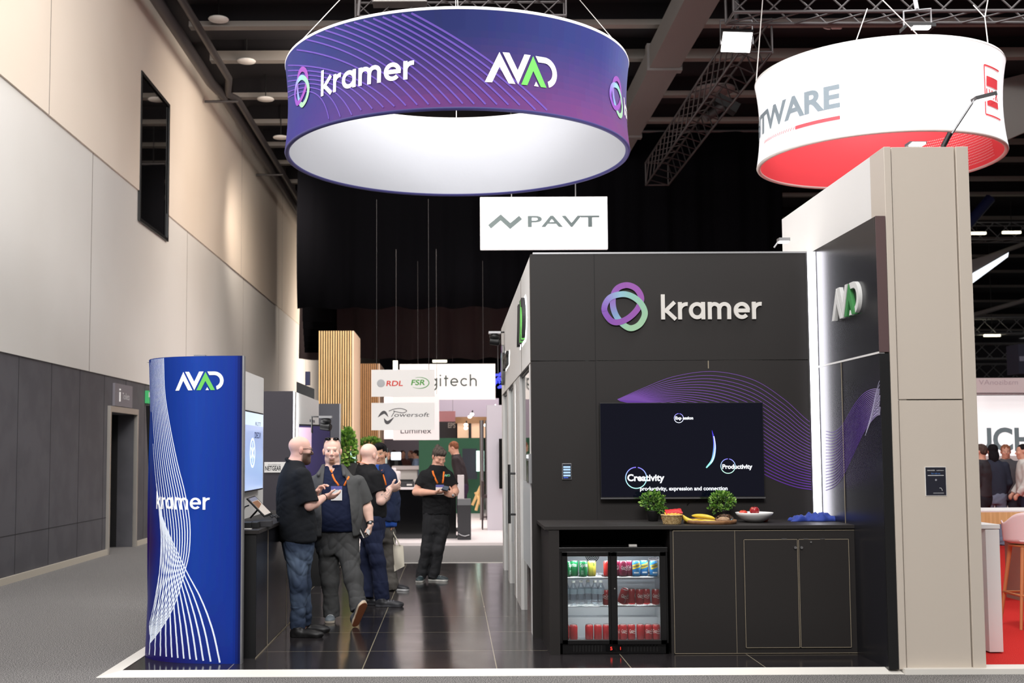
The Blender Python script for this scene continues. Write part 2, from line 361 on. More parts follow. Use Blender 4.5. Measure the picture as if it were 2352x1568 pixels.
fr = MB().box(WX + .03, WX + .07, W0 - .06, W0, WZ0 - .06, WZ1 + .06, 'black').box(WX + .03, WX + .07, W1, W1 + .06, WZ0 - .06, WZ1 + .06, 'black').box(WX + .03, WX + .07, W0, W1, WZ1, WZ1 + .06, 'black').box(WX + .03, WX + .07, W0, W1, WZ0 - .06, WZ0, 'black').build('window_1', kind='structure')
MB().box(WX + .03, WX + .04, W0, W1, WZ0, WZ1, 'window_dark').build('pane', fr)
MB().add([(-6, -2, 10.5), (45, -2, 10.5), (45, 100, 10.5), (-6, 100, 10.5)], [(3, 2, 1, 0)], 'deck').build('ceiling', kind='structure')
ys = [20.2, 22.6, 24.6, 27.2, 29.4, 31.6, 33.6, 36, 38.2] + [42.2, 46.4, 50.6, 55, 60, 66, 73, 82]
for i, y in enumerate(ys):
    MB().box(WX + .5, 44, y, y + .22, 10.02, 10.13 + (.1 if i == 2 else 0), 'beam').box(WX + .5, 44, y + .09, y + .12, 10.13, 10.5, 'deck').build('ceiling_beam', kind='structure')
MB().box(3.95, 4.55, 14.5, 46, 9.25, 9.7, 'duct').box(3.9, 4.6, 22.9, 23.1, 9.2, 9.75, 'duct').box(3.9, 4.6, 27.9, 28.1, 9.2, 9.75, 'duct').build('air_duct', label='long grey air duct running away under the dark ceiling', cat='duct')
b = MB()
for y in (19.0, 26.0, 33.0): b.tube([(WX + .1, y, 9.55), (-4.8, y, 9.55)], .03, 6, 'iron')
b.tube([(-5.25, 8, 9.72), (-5.25, 25.2, 9.72), (-5.12, 25.8, 9.66), (-5.12, 48, 9.66)], .11, 10, 'iron').build('ceiling_pipe', label='thick dark pipe high along the cream wall, nearer the wall of two', cat='pipe', group='pipes under the ceiling')
MB().tube([(-4.82, 8, 9.75), (-4.82, 25.0, 9.75), (-5.0, 25.8, 9.66), (-4.85, 26.2, 9.66), (-4.85, 48, 9.66)], .075, 10, 'iron').build('ceiling_pipe', label='thinner dark pipe with an elbow, further from the cream wall of two', cat='pipe', group='pipes under the ceiling')
for i, (px, py) in enumerate(((502, 46), (566, 142), (610, 229), (645, 317))):
    q = P(px, py, 22.3 + i * 2.35); o = thing('ceiling_speaker', tuple(q), f'round pale ceiling disc, {("first", "second", "third", "fourth")[i]} along the pipes into the hall', 'speaker', 'round ceiling discs beside the pipes')
    MB().lathe([(.02, -.01), (.19, 0), (.2, .015), (.19, .03), (.03, .05)], q, 20, 'offwhite').build('disc', o)
    MB().tube([(q[0], q[1], q[2] + .05), (q[0], q[1], 10.5)], .012, 6, 'black').build('rod', o)
# drapes
mat('drape', (8, 8, 11), .95, spec=.04); mat('drape_far', (98, 86, 88), .8, spec=.2)
def drape(x0, x1, Y, z0, z1, m, label, n, amp, seed, z1r=None):
    r = random.Random(seed); k = int((x1 - x0) * n); vs = []; fs = []; ph = [r.uniform(0, 6.3) for _ in range(5)]
    for j in range(5):
        t = j / 4
        for i in range(k + 1):
            x = x0 + (x1 - x0) * i / k; zt = z1 + ((z1r or z1) - z1) * i / k
            y = Y + amp * (sin(x * 7.1 + ph[0] + .5 * sin(x * 2.3)) * .5 + sin(x * 3.3 + ph[1] + t * .6) * .6 + sin(x * 17 + ph[2]) * .2) * (.55 + .45 * (1 - t))
            vs.append((x + .05 * sin(x * 5 + t * 2 + ph[3]) * (1 - t), y, z0 + (zt - z0) * t + (.03 * sin(x * 6 + ph[4]) if j == 0 else 0)))
    for j in range(4):
        for i in range(k): fs.append((j * (k + 1) + i, j * (k + 1) + i + 1, (j + 1) * (k + 1) + i + 1, (j + 1) * (k + 1) + i))
    o = MB().add(vs, fs, m, None, True).build('drape', label=label, cat='drape', group='black drapes hung from the ceiling', kind='thing')
    mo = o.modifiers.new('s', 'SOLIDIFY'); mo.thickness = .02
    b = MB().tube([(x0, Y, max(z1, z1r or 0) + .03), (x1, Y, max(z1, z1r or 0) + .03)], .04, 6, 'iron')
    for x in np.arange(x0 + .3, x1, 2.0): b.tube([(x, Y, z1), (x, Y, 10.5)], .015, 4, 'black')
    b.build('rail', o); return o
drape(-3.92, 2.2, 29.6, 5.3, 9.0, 'drape', 'great black drape hanging behind the blue and purple ring', 14, .12, 3)
drape(2.1, 8.55, 29.9, 5.25, 9.87, 'drape', 'great black drape hanging above the dark booth wall beside the white ring', 14, .12, 5)
drape(-5.0, 4.6, 38.5, 4.72, 9.2, 'drape_far', 'lower brownish black drape hanging behind the great one, above the hanging signs', 9, .2, 8)
b = MB()
for i in range(6):
    Y = 31.2 + i * 1.25
    b.box(-4.0 - i * .145, -3.2 - i * .1, Y, Y + .04, 5.15 - i * .06, 8.4, 'drape')
b.build('drape', label='row of short black drape ends stepping back beside the cream wall', cat='drape', group='black drapes hung from the ceiling', kind='thing')
# signs on the side wall
o = thing('wall_sign', (WX + .02, 19.9, 2.4), 'grey Toilets sign on the dark wall above the doorway', 'sign')
MB().box(WX, WX + .04, 19.55, 20.62, 2.44, 2.82, 'print', (122, 118, 124)).build('board', o)
ye = plane_emb((WX + .042, 19.72, 2.55), (0, 1, 0), (0, 0, 1), (1, 0, 0)); b = MB()
text(b, 'Toilets', ye, .26, .70, .02, h=.16, col=(215, 215, 218)); b.tube([(WX + .043, 19.82, 2.52), (WX + .043, 19.82, 2.68)], .018, 6, 'white'); b.ball((WX + .043, 19.82, 2.72), .02, 'white'); b.build('lettering', o)
mat('exit_green', (40, 150, 80), .5, emit=(90, 200, 130), es=.35)
o = thing('exit_sign', (WX + .1, 21.8, 2.6), 'small lit green and white exit sign past the doorway', 'sign')
MB().box(WX, WX + .06, 21.6, 22.1, 2.57, 2.8, 'exit_green').build('box', o)
MB().box(WX + .06, WX + .065, 21.85, 22.1, 2.61, 2.77, 'white').box(WX + .06, WX + .065, 21.65, 21.72, 2.68, 2.77, 'white').build('pictogram', o)

# ---------------------------------------------------------------- trusses, hall lamps, rigging
def truss(p0, p1, s, label, m='alu', r=.022, step=None, group='lighting trusses under the ceiling'):
    p0 = Vector(p0); p1 = Vector(p1); t = (p1 - p0); L = t.length; t.normalize(); a = t.cross(Vector((0, 0, 1))).normalized(); u = a.cross(t).normalized()
    q = [(-1, -1), (1, -1), (1, 1), (-1, 1)]; step = step or s; n = max(2, int(L / step)); b = MB()
    cs = [a * (i * s / 2) + u * (j * s / 2) for i, j in q]
    for c in cs: b.tube([p0 + c, p1 + c], r, 6, m)
    for k in range(n):
        A = p0 + t * (L * k / n); B = p0 + t * (L * (k + 1) / n)
        for i in range(4): b.tube([A + cs[i], B + cs[(i + 1) % 4]], r * .55, 4, m, caps=False)
    for E_ in (p0, p1):
        for i in range(4): b.tube([E_ + cs[i], E_ + cs[(i + 1) % 4]], r * .8, 5, m)
    return b.build('lighting_truss', label=label, cat='truss', group=group)
truss((5.0, 18.9, 8.45), (5.05, 28.5, 8.45), .55, 'grey box truss running away beside the bright floodlight', 'iron', .025)
truss((4.25, 17.5, 8.47), (11.5, 17.5, 8.47), .5, 'steel truss crossing above the white ring', 'iron', .028)
truss((-1.45, 17.6, 8.42), (1.75, 17.6, 8.42), .34, 'short truss with a tube lamp behind the top of the purple ring', 'iron', .02)
truss((7.5, 41, 9.3), (22, 41, 9.3), .6, 'far truss high above the banner hall, nearest of the far row', 'alu', .03)
for i, (z, Y, lb) in enumerate(((6.3, 44, 'topmost'), (5.6, 47, 'second'), (5.0, 50, 'third'))): truss((14, Y, z), (34, Y, z), .6, f'pale far truss over the banner booth, {lb} of the low ones', 'alu', .035)
o = thing('tube_light', (-.95, 17.3, 8.4), 'wide warm lamp panel hung above the purple ring', 'lamp')
mat('lamp_warm', (255, 250, 230), .5, emit=(255, 246, 214), es=3.5)
MB().box(-1.18, -.36, 17.24, 17.5, 8.4, 8.62, 'iron').build('housing', o); MB().box(-1.16, -.38, 17.22, 17.24, 8.42, 8.6, 'lamp_warm').build('diffuser', o)
MB().tube([(-1.4, 17.3, 8.2), (-1.35, 17.3, 8.8)], .03, 6, 'iron').build('bracket', o)
o = thing('floodlight', (4.62, 18.6, 8.2), 'blazing white floodlight hung on the truss between the two rings', 'lamp', 'floodlights on the trusses')
R = Matrix.Rotation(radians(38), 3, 'X') @ Matrix.Rotation(radians(-6), 3, 'Z')
MB().obox((4.62, 18.62, 8.26), (.5, .1, .36), R, 'black').build('housing', o)
MB().obox(Vector((4.62, 18.62, 8.26)) + R @ Vector((0, -.055, 0)), (.46, .015, .32), R, 'lamp').build('diffuser', o)
MB().tube([(4.36, 18.6, 8.2), (4.36, 18.6, 8.6), (4.88, 18.6, 8.6), (4.88, 18.6, 8.2)], .015, 6, 'steel').tube([(4.62, 18.6, 8.6), (4.66, 18.7, 8.95)], .04, 6, 'steel').build('yoke', o)
o = thing('floodlight', (6.65, 16.6, 8.0), 'small white floodlight peeping over the rim of the white ring', 'lamp', 'floodlights on the trusses')
q = P(2108, 72, 16.9); MB().obox((q[0], q[1], q[2] + .05), (.42, .3, .06), None, 'black').build('housing', o); MB().obox((q[0], q[1] - .12, q[2] + .01), (.25, .1, .03), None, 'lamp').build('diffuser', o)
MB().tube([(q[0] - .2, q[1], q[2] + .05), (q[0] - .2, q[1], q[2] + .3), (q[0] + .2, q[1], q[2] + .34), (q[0] + .2, q[1], q[2] + .05)], .014, 6, 'steel').tube([(q[0], q[1], q[2] + .32), (q[0] + .05, q[1] + .2, q[2] + .6)], .03, 6, 'steel').build('yoke', o)
o = thing('wireless_access_point', tuple(P(1915, 56, 24)), 'small square white wireless box with a looped cable near the ceiling', 'access point')
q = P(1921, 55, 24); MB().obox(q, (.23, .06, .23), None, 'white').build('box', o, bevel=.03)
MB().tube([Vector(q) + Vector((-.1 + .14 * cos(a) - .05, .02, -.02 + .08 * sin(a))) for a in np.linspace(1.6, 4.9, 9)], .014, 6, 'white').build('cable', o)
o = thing('moving_head_lamp', tuple(P(1670, 235, 24)), 'black stage lamp clamped low on the long grey truss', 'lamp')
q = P(1668, 240, 24); MB().obox(q, (.5, .3, .2), Matrix.Rotation(.5, 3, 'Y'), 'black').build('housing', o); MB().tube([q + np.array([-.1, 0, -.05]), q + np.array([-.45, .0, -.3])], .09, 10, 'iron').build('barrel', o)
o = thing('disc_reflector', tuple(P(1690, 215, 25)), 'grey round dish hung behind the long truss', 'dish')
q = P(1640, 212, 26); MB().lathe([(.03, 0), (.46, .03), (.48, .07), (.12, .1)], q, 24, 'duct').build('dish', o); MB().tube([q, (q[0], q[1], 10.4)], .03, 6, 'iron').build('rod', o)
# sloping canopies and struts far down the hall
o = MB().prism([(0, 0), (2.6, 1.2), (2.6, 2.6), (0, 1.7)], plane_emb(P(2260, 345, 26), (.95, .3, 0), (0, .35, .94)), 0, .05, 'offwhite').build('ceiling_baffle', label='pale sloping ceiling panel beyond the white ring', cat='panel')
pxe = lambda u, v, w=0.0: tuple(P(u, v, 34 + w))
o = MB().prism([(2222, 659), (2222, 634), (2317, 579), (2315, 590)], pxe, .12, 0, 'screen_white').prism([(2222, 598), (2313, 578), (2222, 634)], pxe, .15, .02, 'duct').build('lit_canopy', label='glowing edge of a pale canopy hung far down the hall', cat='canopy')
MB().box(-6, 46, 93, 93.3, 0, 10.5, 'hall_end').build('wall_back', kind='structure')
for i, (a, c, lb) in enumerate((((2230, 725), (2352, 690), 'lower'), ((2240, 600), (2352, 560), 'upper'))):
    MB().tube([P(*a, 40), P(*c, 40)], .09, 6, 'duct').build('ceiling_brace', label=f'{lb} slanting grey steel brace far above the banner booth', cat='brace')
MB().tube([P(2210, 530, 36), P(2275, 455, 36)], .16, 8, 'print', (26, 34, 78)).build('ceiling_pipe', label='slanting blue pipe under the far ceiling', cat='pipe')
for i, (px, py, Y) in enumerate(((2280, 770, 44), (2245, 535, 39), (2325, 533, 39))):
    q = P(px, py, Y); MB().box(q[0] - .3, q[0] + .3, q[1], q[1] + .1, q[2] - .04, q[2] + .04, 'lamp_warm').tube([(q[0], q[1] + .05, q[2]), (q[0], q[1] + .05, 10.0)], .01, 4, 'black').build('tube_lamp', label=('yellowish tube lamp far over the banner booth', 'small far lamp under the blue pipe', 'small far lamp at the edge of the frame under the ceiling')[i], cat='lamp', group='far tube lamps')
q = P(1010, 829, 36); MB().box(q[0] - .22, q[0] + .22, q[1], q[1] + .08, q[2] - .035, q[2] + .035, 'lamp_warm').tube([(q[0], q[1] + .05, q[2]), (q[0], q[1] + .05, 10.0)], .006, 4, 'black').build('tube_lamp', label='bright tube lamp just under the lower drape', cat='lamp')

# ---------------------------------------------------------------- exhibition platform
def tiles():
    m = bpy.data.materials.new('tile_black'); m.use_nodes = True; nt = m.node_tree; b = nt.nodes['Principled BSDF']
    tc = nt.nodes.new('ShaderNodeTexCoord'); mp = nt.nodes.new('ShaderNodeMapping'); mp.inputs['Location'].default_value = (-.32 + 5, -.67 + 5 - 4, 0)
    br = nt.nodes.new('ShaderNodeTexBrick'); br.offset = 0; br.squash = 1; br.inputs['Scale'].default_value = 1.0; br.inputs['Brick Width'].default_value = 1.0; br.inputs['Row Height'].default_value = 1.0
    br.inputs['Mortar Size'].default_value = .004; br.inputs['Mortar Smooth'].default_value = 0; br.inputs['Bias'].default_value = 0
    br.inputs['Color1'].default_value = (*lin(37, 34, 36), 1); br.inputs['Color2'].default_value = (*lin(44, 41, 42), 1); br.inputs['Mortar'].default_value = (*lin(150, 142, 122), 1)
    n = nt.nodes.new('ShaderNodeTexNoise'); n.inputs['Scale'].default_value = 3; n.inputs['Detail'].default_value = 6; r = nt.nodes.new('ShaderNodeMapRange'); r.inputs[3].default_value = .10; r.inputs[4].default_value = .19
    nt.links.new(tc.outputs['Object'], mp.inputs[0]); nt.links.new(mp.outputs[0], br.inputs['Vector']); nt.links.new(br.outputs['Color'], b.inputs['Base Color'])
    nt.links.new(tc.outputs['Object'], n.inputs['Vector']); nt.links.new(n.outputs['Fac'], r.inputs[0]); nt.links.new(r.outputs[0], b.inputs['Roughness']); b.inputs['Specular IOR Level'].default_value = .35; b.inputs['Specular Tint'].default_value = (.7, .7, .71, 1)
    MATS['tile_black'] = m
tiles()
PX0, PX1, PY0, PY1, PZ = -2.46, 3.27, 8.86, 17.3, .03
MB().box(PX0, PX1, PY0, PY1, 0, PZ, 'tile_black').build('floor_platform', kind='structure', loc=(0, 0, 0))
mat('ramp', (238, 234, 226), .45)
MB().add([(-2.62, 8.74, .002), (3.3, 8.74, .002), (PX1, PY0, PZ + .003), (PX0, PY0, PZ + .003), (-2.62, PY1, .002), (PX0, PY1, PZ + .003), (3.3, 8.74, 0), (-2.62, 8.74, 0), (-2.62, PY1, 0)],
         [(0, 1, 2, 3), (0, 3, 5, 4), (7, 6, 1, 0), (8, 7, 0, 4)], 'ramp').build('trim_1', kind='structure')
MB().box(-2.62, 1.2, PY1, PY1 + .05, 0, PZ + .004, 'ramp').build('trim_2', kind='structure')
MB().box(3.3, 9, 8.72, 8.9, 0, .04, 'ramp').build('trim_3', kind='structure')
MB().add([(3.9, 8.9, .02), (14, 8.9, .02), (14, 30, .02), (3.9, 30, .02)], [(0, 1, 2, 3)], 'carpet_red').build('floor_red', kind='structure')
MB().box(-3.2, 3.6, 20.9, 33, 0, .05, 'vinyl').build('floor_far', kind='structure')
# ================================================================ the stand: walls
BY = 10.3; SX = 3.2; BX = .715; BZ = 3.38
for n in ('wall',): pass
w = thing('display_wall', (2, BY + .1, PZ), 'wide black stand wall carrying the screen and the ringed emblem', 'display wall'); tag(w, kind='thing')
MB().box(BX - .022, SX, BY, BY + .12, PZ, 2.43, 'laminate').build('lower_board', w)
MB().box(BX - .022, SX, BY, BY + .12, 2.436, BZ, 'laminate').build('upper_board', w)
MB().box(BX, SX, BY - .004, BY + .12, BZ, BZ + .015, 'alu').build('cap_strip', w)
b = MB(); x = P(1627, 850, BY)[0]; b.box(x - .004, x + .004, BY - .003, BY, P(0, 853, BY)[2], 2.43, 'edge'); x = P(1368, 850, BY)[0]; b.box(x - .002, x + .002, BY - .002, BY, 1.05, BZ, 'black_matte'); b.build('joint', w)
kf = front(0, BY, 0); b = MB()
q0 = P(1380, 762, BY); q1 = P(1487, 648, BY); knot(b, kf, q0[0], q0[2], q1[0] - q0[0], d0=0, d1=.022); b.build('emblem', w, label='two interlaced loops, violet and mint')
b = MB(); q0 = P(1518, 734, BY); q1 = P(1746, 734, BY); geo_word(b, 'kramer', kf, q0[0], q1[0], q0[2], .235, m='offwhite', d0=0, d1=.022, gap=.05, vs=.153); b.build('lettering', w, label='raised off-white word')
# wave of fine violet lines
b = MB(); top = curve2([(1418, 917), (1480, 890), (1550, 864), (1640, 853), (1730, 872), (1800, 916), (1850, 961), (1892, 992)], 60)
bot = curve2([(1424, 920), (1500, 938), (1570, 968), (1640, 1010), (1700, 1052), (1760, 1091), (1825, 1117), (1892, 1127)], 60)
for i in range(24):
    t = (i / 23) ** .9; pts = [P(*(a + (c - a) * t), BY) for a, c in zip(top, bot)]; pts = [(p[0], p[2]) for p in pts if p[0] < SX - .03]
    b.ribbon(pts, .0042 + .004 * t, kf, None, .0008 + .0001 * i, 'print', (118, 72, 170) if i < 16 else (104, 50, 168))
b.build('wave_print', w)
# side wall
s = thing('display_wall', (SX + .05, 9.5, PZ), 'black stand wall at right angles, with the green and white raised mark', 'display wall'); tag(s, kind='thing')
FY = 8.78
MB().box(SX, SX + .045, FY, BY + .12, PZ, 2.36, 'laminate_side').build('lower_board', s)
MB().box(SX, SX + .045, FY, BY + .12, 2.375, BZ + .02, 'laminate_side').build('upper_board', s)
MB().box(SX - .003, SX + .04, FY, BY, 2.36, 2.375, 'white').build('joint', s)
MB().box(SX - .002, SX + .07, FY - .012, FY, PZ, 2.36, 'black').box(SX - .002, SX + .07, FY - .012, FY, 2.37, BZ + .02, 'print', (92, 70, 70)).build('edge_strip', s)
sp = lambda px, py: XP(px, py, SX)
se = lambda y, z, w=0.0: (SX - w, y, z)
b = MB(); a0 = sp(1918, 716); a1 = sp(1981, 690); L = a0[1] - a1[1]
avad(b, lambda u, v, w: (SX - w, a0[1] - u, sp(1950, 703)[2] - .085 + v), 0, 0, L * 1.0, m='print', d0=0, d1=.03, white=(222, 222, 220), green=(64, 140, 76)); b.build('raised_mark', s)
b = MB(); x = sp(1934, 900); b.box(SX - .003, SX, x[1] - .004, x[1] + .004, PZ, 2.36, 'edge'); b.build('board_joint', s)
b = MB()
A0 = curve2([(1897, 990), (1915, 992), (1935, 976), (1962, 930), (1985, 903), (2008, 893), (2024, 898), (2037, 912)], 40)
A1 = curve2([(1897, 1126), (1918, 1116), (1938, 1090), (1962, 1040), (1985, 992), (2003, 966), (2020, 952), (2037, 961)], 40)
for i in range(20):
    t = i / 19; pts = [q_ for q_ in (sp(*(p + (c - p) * t)) for p, c in zip(A0, A1)) if q_[1] > FY]; n = len(pts)
    cols = [tuple(int(u + (v - u) * max(0, (k / n - .55) / .45)) for u, v in zip((98, 55, 165), (205, 200, 225))) for k in range(n - 1)]
    b.ribbon([(p[1], p[2]) for p in pts], .005, se, None, .0008 + .0001 * i, 'print', cols)
B0 = curve2([(2004, 945), (2012, 905), (2022, 872), (2037, 845)], 14); B1 = curve2([(1988, 1000), (2005, 960), (2022, 945), (2037, 938)], 14)
for i in range(9):
    t = i / 8; pts = [q_ for q_ in (sp(*(p + (c - p) * t)) for p, c in zip(B0, B1)) if q_[1] > FY]; b.ribbon([(p[1], p[2]) for p in pts], .005, se, None, .003 + .0001 * i, 'print', (190, 185, 215))
b.build('wave_print', s)
o = thing('led_strip', (SX - .04, BY - .04, PZ), 'tall glowing white light strip in the corner of the two black walls', 'light strip')
MB().box(SX - .075, SX - .001, BY - .06, BY - .001, 1.06, BZ, 'alu').build('channel', o)
MB().box(SX - .078, SX - .006, BY - .064, BY - .06, 1.06, BZ, 'led').build('diffuser', o)
# meeting room flank
r = thing('meeting_room_wall', (BX, 13.4, PZ), 'white glazed flank of the meeting room with backlit marks', 'wall'); tag(r, kind='thing')
RY1 = 16.6
MB().box(BX - .02, BX + .06, BY + .122, RY1, 2.43, BZ, 'white').build('fascia', r)
for y0, y1 in ((BY + .122, BY + .35), (12.15, 12.95), (13.1, 13.45), (14.6, 15.0), (16.2, RY1)): MB().box(BX - .02, BX + .06, y0, y1, PZ, 2.43, 'white').build('post', r)
b = MB()
for y in (12.3, 12.55, 12.8, 13.3, 14.85): b.box(BX - .023, BX - .02, y - .004, y + .004, PZ, 2.43, 'groove')
b.box(BX - .023, BX - .02, BY + .122, RY1, 2.425, 2.432, 'groove'); b.box(BX - .023, BX - .02, 11.76, 11.77, 2.43, BZ, 'groove'); b.build('joint', r)
glass('glass_pane', (245, 250, 250), .1, .93); mat('frost', (232, 236, 238), .4, alpha=.55)
for i, (y0, y1) in enumerate(((BY + .35, 12.15), (13.45, 14.6), (15.0, 16.2))):
    pn = MB().box(BX + .01, BX + .02, y0, y1, PZ, 2.43, 'glass_pane').build('glass_pane', r)
    MB().box(BX + .004, BX + .008, y0 + .02, y1 - .02, .55, 1.35, 'frost').build('frosted_band', pn)
    MB().box(BX, BX + .03, y0, y0 + .025, PZ, 2.43, 'black').box(BX, BX + .03, y0, y1, 2.4, 2.43, 'black').build('frame', pn)
dh = MB().tube([(BX - .02, 13.1, .95), (BX - .09, 13.1, .95)], .012, 8, 'black').tube([(BX - .02, 13.1, 1.4), (BX - .09, 13.1, 1.4)], .012, 8, 'black').tube([(BX - .09, 13.1, .85), (BX - .09, 13.1, 1.5)], .016, 8, 'black').build('door_handle', r)
fe = lambda u, v, w: (BX - .045 - w, 11.92 - u, 2.70 + v)
b = MB(); avad(b, fe, 0, 0, 1.02, d0=-.015, d1=.015, white=(30, 30, 32)); b.build('raised_mark', r, label='black and green raised mark')
b = MB(); fk = lambda u, v, w: (BX - .045 - w, 15.9 - u, 2.62 + v); knot(b, fk, 0, -.1, .52, d0=-.015, d1=.015); geo_word(b, 'kramer', fk, .6, 1.7, .08, .235, m='black', d0=-.015, d1=.015, vs=.16); b.build('lettering', r, label='black raised word with the loops')
mat('halo', (255, 255, 255), .5, emit=(255, 255, 255), es=2.2)
b = MB(); avad(b, lambda u, v, w: (BX - .023 - w, 11.98 - u, 2.675 + v), 0, 0, 1.14, m='halo'); geo_word(b, 'kramer', lambda u, v, w: (BX - .023 - w, 15.3 - u, 2.69 + v), 0, 1.12, 0, .3, m='halo', vs=.18); b.build('backlight', r)
MB().box(BX + .06, SX, RY1 - .06, RY1, PZ, 2.9, 'white').box(SX - .06, SX, BY + .13, RY1 - .06, PZ, 2.9, 'white').build('rear_boards', r)
MB().box(BX + .06, SX, BY + .13, RY1, BZ - .12, BZ - .06, 'white').build('roof', r)
area('meeting_room_lamp', (1.9, 13.4, 3.1), (1.9, 13.4, 0), 1.4, 3.5, 230)
o = thing('room_control_panel', (BX - .03, 10.48, 1.45), 'small lit control tablet beside the glass door of the meeting room', 'control panel')
MB().box(BX - .05, BX - .02, 10.36, 10.62, 1.36, 1.62, 'alu').build('housing', o); MB().box(BX - .053, BX - .05, 10.37, 10.61, 1.37, 1.56, 'black_gloss').box(BX - .053, BX - .05, 10.37, 10.61, 1.58, 1.61, 'screen_white').build('display', o)
q = P(1136, 768, 15.6)
def ptz(loc, label, arm, k=.8):
    o = thing('conference_camera', tuple(loc), label, 'camera', 'conference cameras on brackets'); c = Vector(loc); V_ = lambda *a: c + Vector(a) * k
    MB().obox(V_(0, 0, .03), (.2 * k, .16 * k, .035 * k), None, 'alu').build('mount_plate', o)
    MB().lathe([(.05 * k, .01 * k), (.085 * k, -.01 * k), (.085 * k, -.06 * k), (.05 * k, -.08 * k)], c, 16, 'black').build('base', o)
    MB().tube([V_(-.07, 0, -.11), V_(.07, -.03, -.13)], .062 * k, 14, 'black').tube([V_(.07, -.03, -.13), V_(.085, -.035, -.133)], .045 * k, 14, 'black').build('lens_barrel', o)
    MB().tube(arm, .012, 6, 'black').build('bracket', o); return o
ptz(q, 'black and silver camera on the white meeting room corner', [Vector(q) + Vector((0, 0, .03)), (BX - .02, q[1], q[2] + .03)])
q = P(1197, 1100, 12.9)

# neighbour stand: white flank and beige column
nb = thing('neighbour_wall', (3.6, 9.6, 0), 'tall white wall of the neighbouring stand rising behind the black one', 'wall'); tag(nb, kind='thing')
MB().box(SX + .08, SX + .2, FY + .02, 11.55, 0, 3.93, 'white').build('board', nb)
MB().box(SX - .75, SX + .07, BY + .3, BY + .42, BZ, BZ + .045, 'white').build('top_rail', nb)
cl = thing('clad_column', (3.6, FY, 0), 'beige panelled column at the front edge of the stands', 'column'); tag(cl, kind='thing')
CX0, CX1, CY = SX + .075, SX + .715, FY - .01
def strip(x0, x1, y, z0, z1, n): MB().box(x0, x1, y, y + .3, z0, z1, 'beige').build(n, cl, bevel=.003)
strip(CX0, CX0 + .052, CY, .03, 3.93, 'stile'); strip(CX1 - .095, CX1, CY, .03, 3.93, 'stile')
strip(CX0 + .062, CX1 - .103, CY + .012, 2.016, 3.93, 'upper_board'); strip(CX0 + .062, CX1 - .103, CY + .012, .03, 2.008, 'lower_board')
MB().box(CX0 + .03, CX1 - .03, CY + .06, CY + .5, .03, 3.9, 'black_matte').build('core', cl)
o = thing('wall_poster', (3.6, CY, 1.3), 'small dark poster on the beige column', 'poster')
a = P(2125, 1073, CY + .01); c = P(2173, 1137, CY + .01)
MB().box(a[0] - .004, c[0] + .004, CY + .006, CY + .011, c[2] - .004, a[2] + .004, 'white').box(a[0], c[0], CY + .004, CY + .007, c[2], a[2], 'print', (26, 27, 42)).build('sheet', o)
pw, ph = c[0] - a[0], a[2] - c[2]; pe = front(a[0], CY + .004, c[2]); b = MB()
for u0, u1, v, h, cc, tx in ((.08, .46, .875, .04, (225, 225, 225), 'SENNHEISER'), (.55, .9, .875, .04, (225, 225, 225), 'Lightware'), (.28, .72, .755, .06, (70, 120, 190), 'Pair with me')):
    text(b, tx, pe, u0 * pw, u1 * pw, v * ph, h=h * ph * 1.3, col=cc, w=.001, bold=.01)
b.box(a[0] + .1 * pw, a[0] + .9 * pw, CY + .003, CY + .004, c[2] + .70 * ph, c[2] + .722 * ph, 'print', (225, 225, 228))
for y in (.085, .06): b.box(a[0] + .35 * pw, a[0] + .88 * pw, CY + .003, CY + .004, c[2] + y * ph, c[2] + (y + .014) * ph, 'print', (150, 150, 155))
b.ribbon([(u * pw, v * ph) for u, v in ((.66, .26), (.74, .26), (.78, .22), (.8, .16))], .003, pe, None, .001, 'print', (220, 220, 220)); b.ribbon([(pw * x, ph * y) for x, y in arc(.5, .55, .035, .025, 0, 340, 10)], .003, pe, None, .001, 'print', (200, 200, 210), True)
b.build('printing', o)
def arm_lamp(pts, hd, label):
    o = thing('arm_spotlight', tuple(pts[0]), label, 'lamp', 'arm spotlights on the stand tops')
    MB().tube(pts, .009, 6, 'steel').build('arm', o)
    R = (Vector(hd[1]) - Vector(hd[0])).to_track_quat('X', 'Z').to_matrix(); m = (Vector(hd[0]) + Vector(hd[1])) / 2; L = (Vector(hd[1]) - Vector(hd[0])).length
    MB().obox(m, (L, .09, .03), R, 'steel').build('head', o); MB().obox(m - Vector((0, 0, .02)), (L * .86, .075, .012), R, 'lamp').build('diffuser', o)
Y = CY + .12
arm_lamp([P(2168, 335, Y), P(2238, 229, Y)], (P(2236, 229, Y), P(2284, 217, Y)), 'thin black arm spotlight leaning from the beige column over the white ring')
MB().tube([P(2166, 337, Y), P(2182, 306, Y)], .02, 8, 'black').build('lamp_clamp', label='black clamp grip of the leaning spotlight on the beige column', cat='clamp')
o = thing('flat_floodlight', tuple(P(2103, 334, Y)), 'flat lit floodlight lying on top of the beige column', 'lamp'); q = P(2103, 331, Y)
MB().obox(q, (.13, .1, .02), None, 'steel').build('housing', o); MB().obox(q - np.array([0, .03, .008]), (.1, .08, .014), None, 'lamp').build('diffuser', o)
Y = BY + .5
arm_lamp([P(1778, 568, Y), P(1789, 553, Y)], (P(1787, 551, Y), P(1812, 551, Y)), 'small bright arm spotlight above the black wall next to the white one')

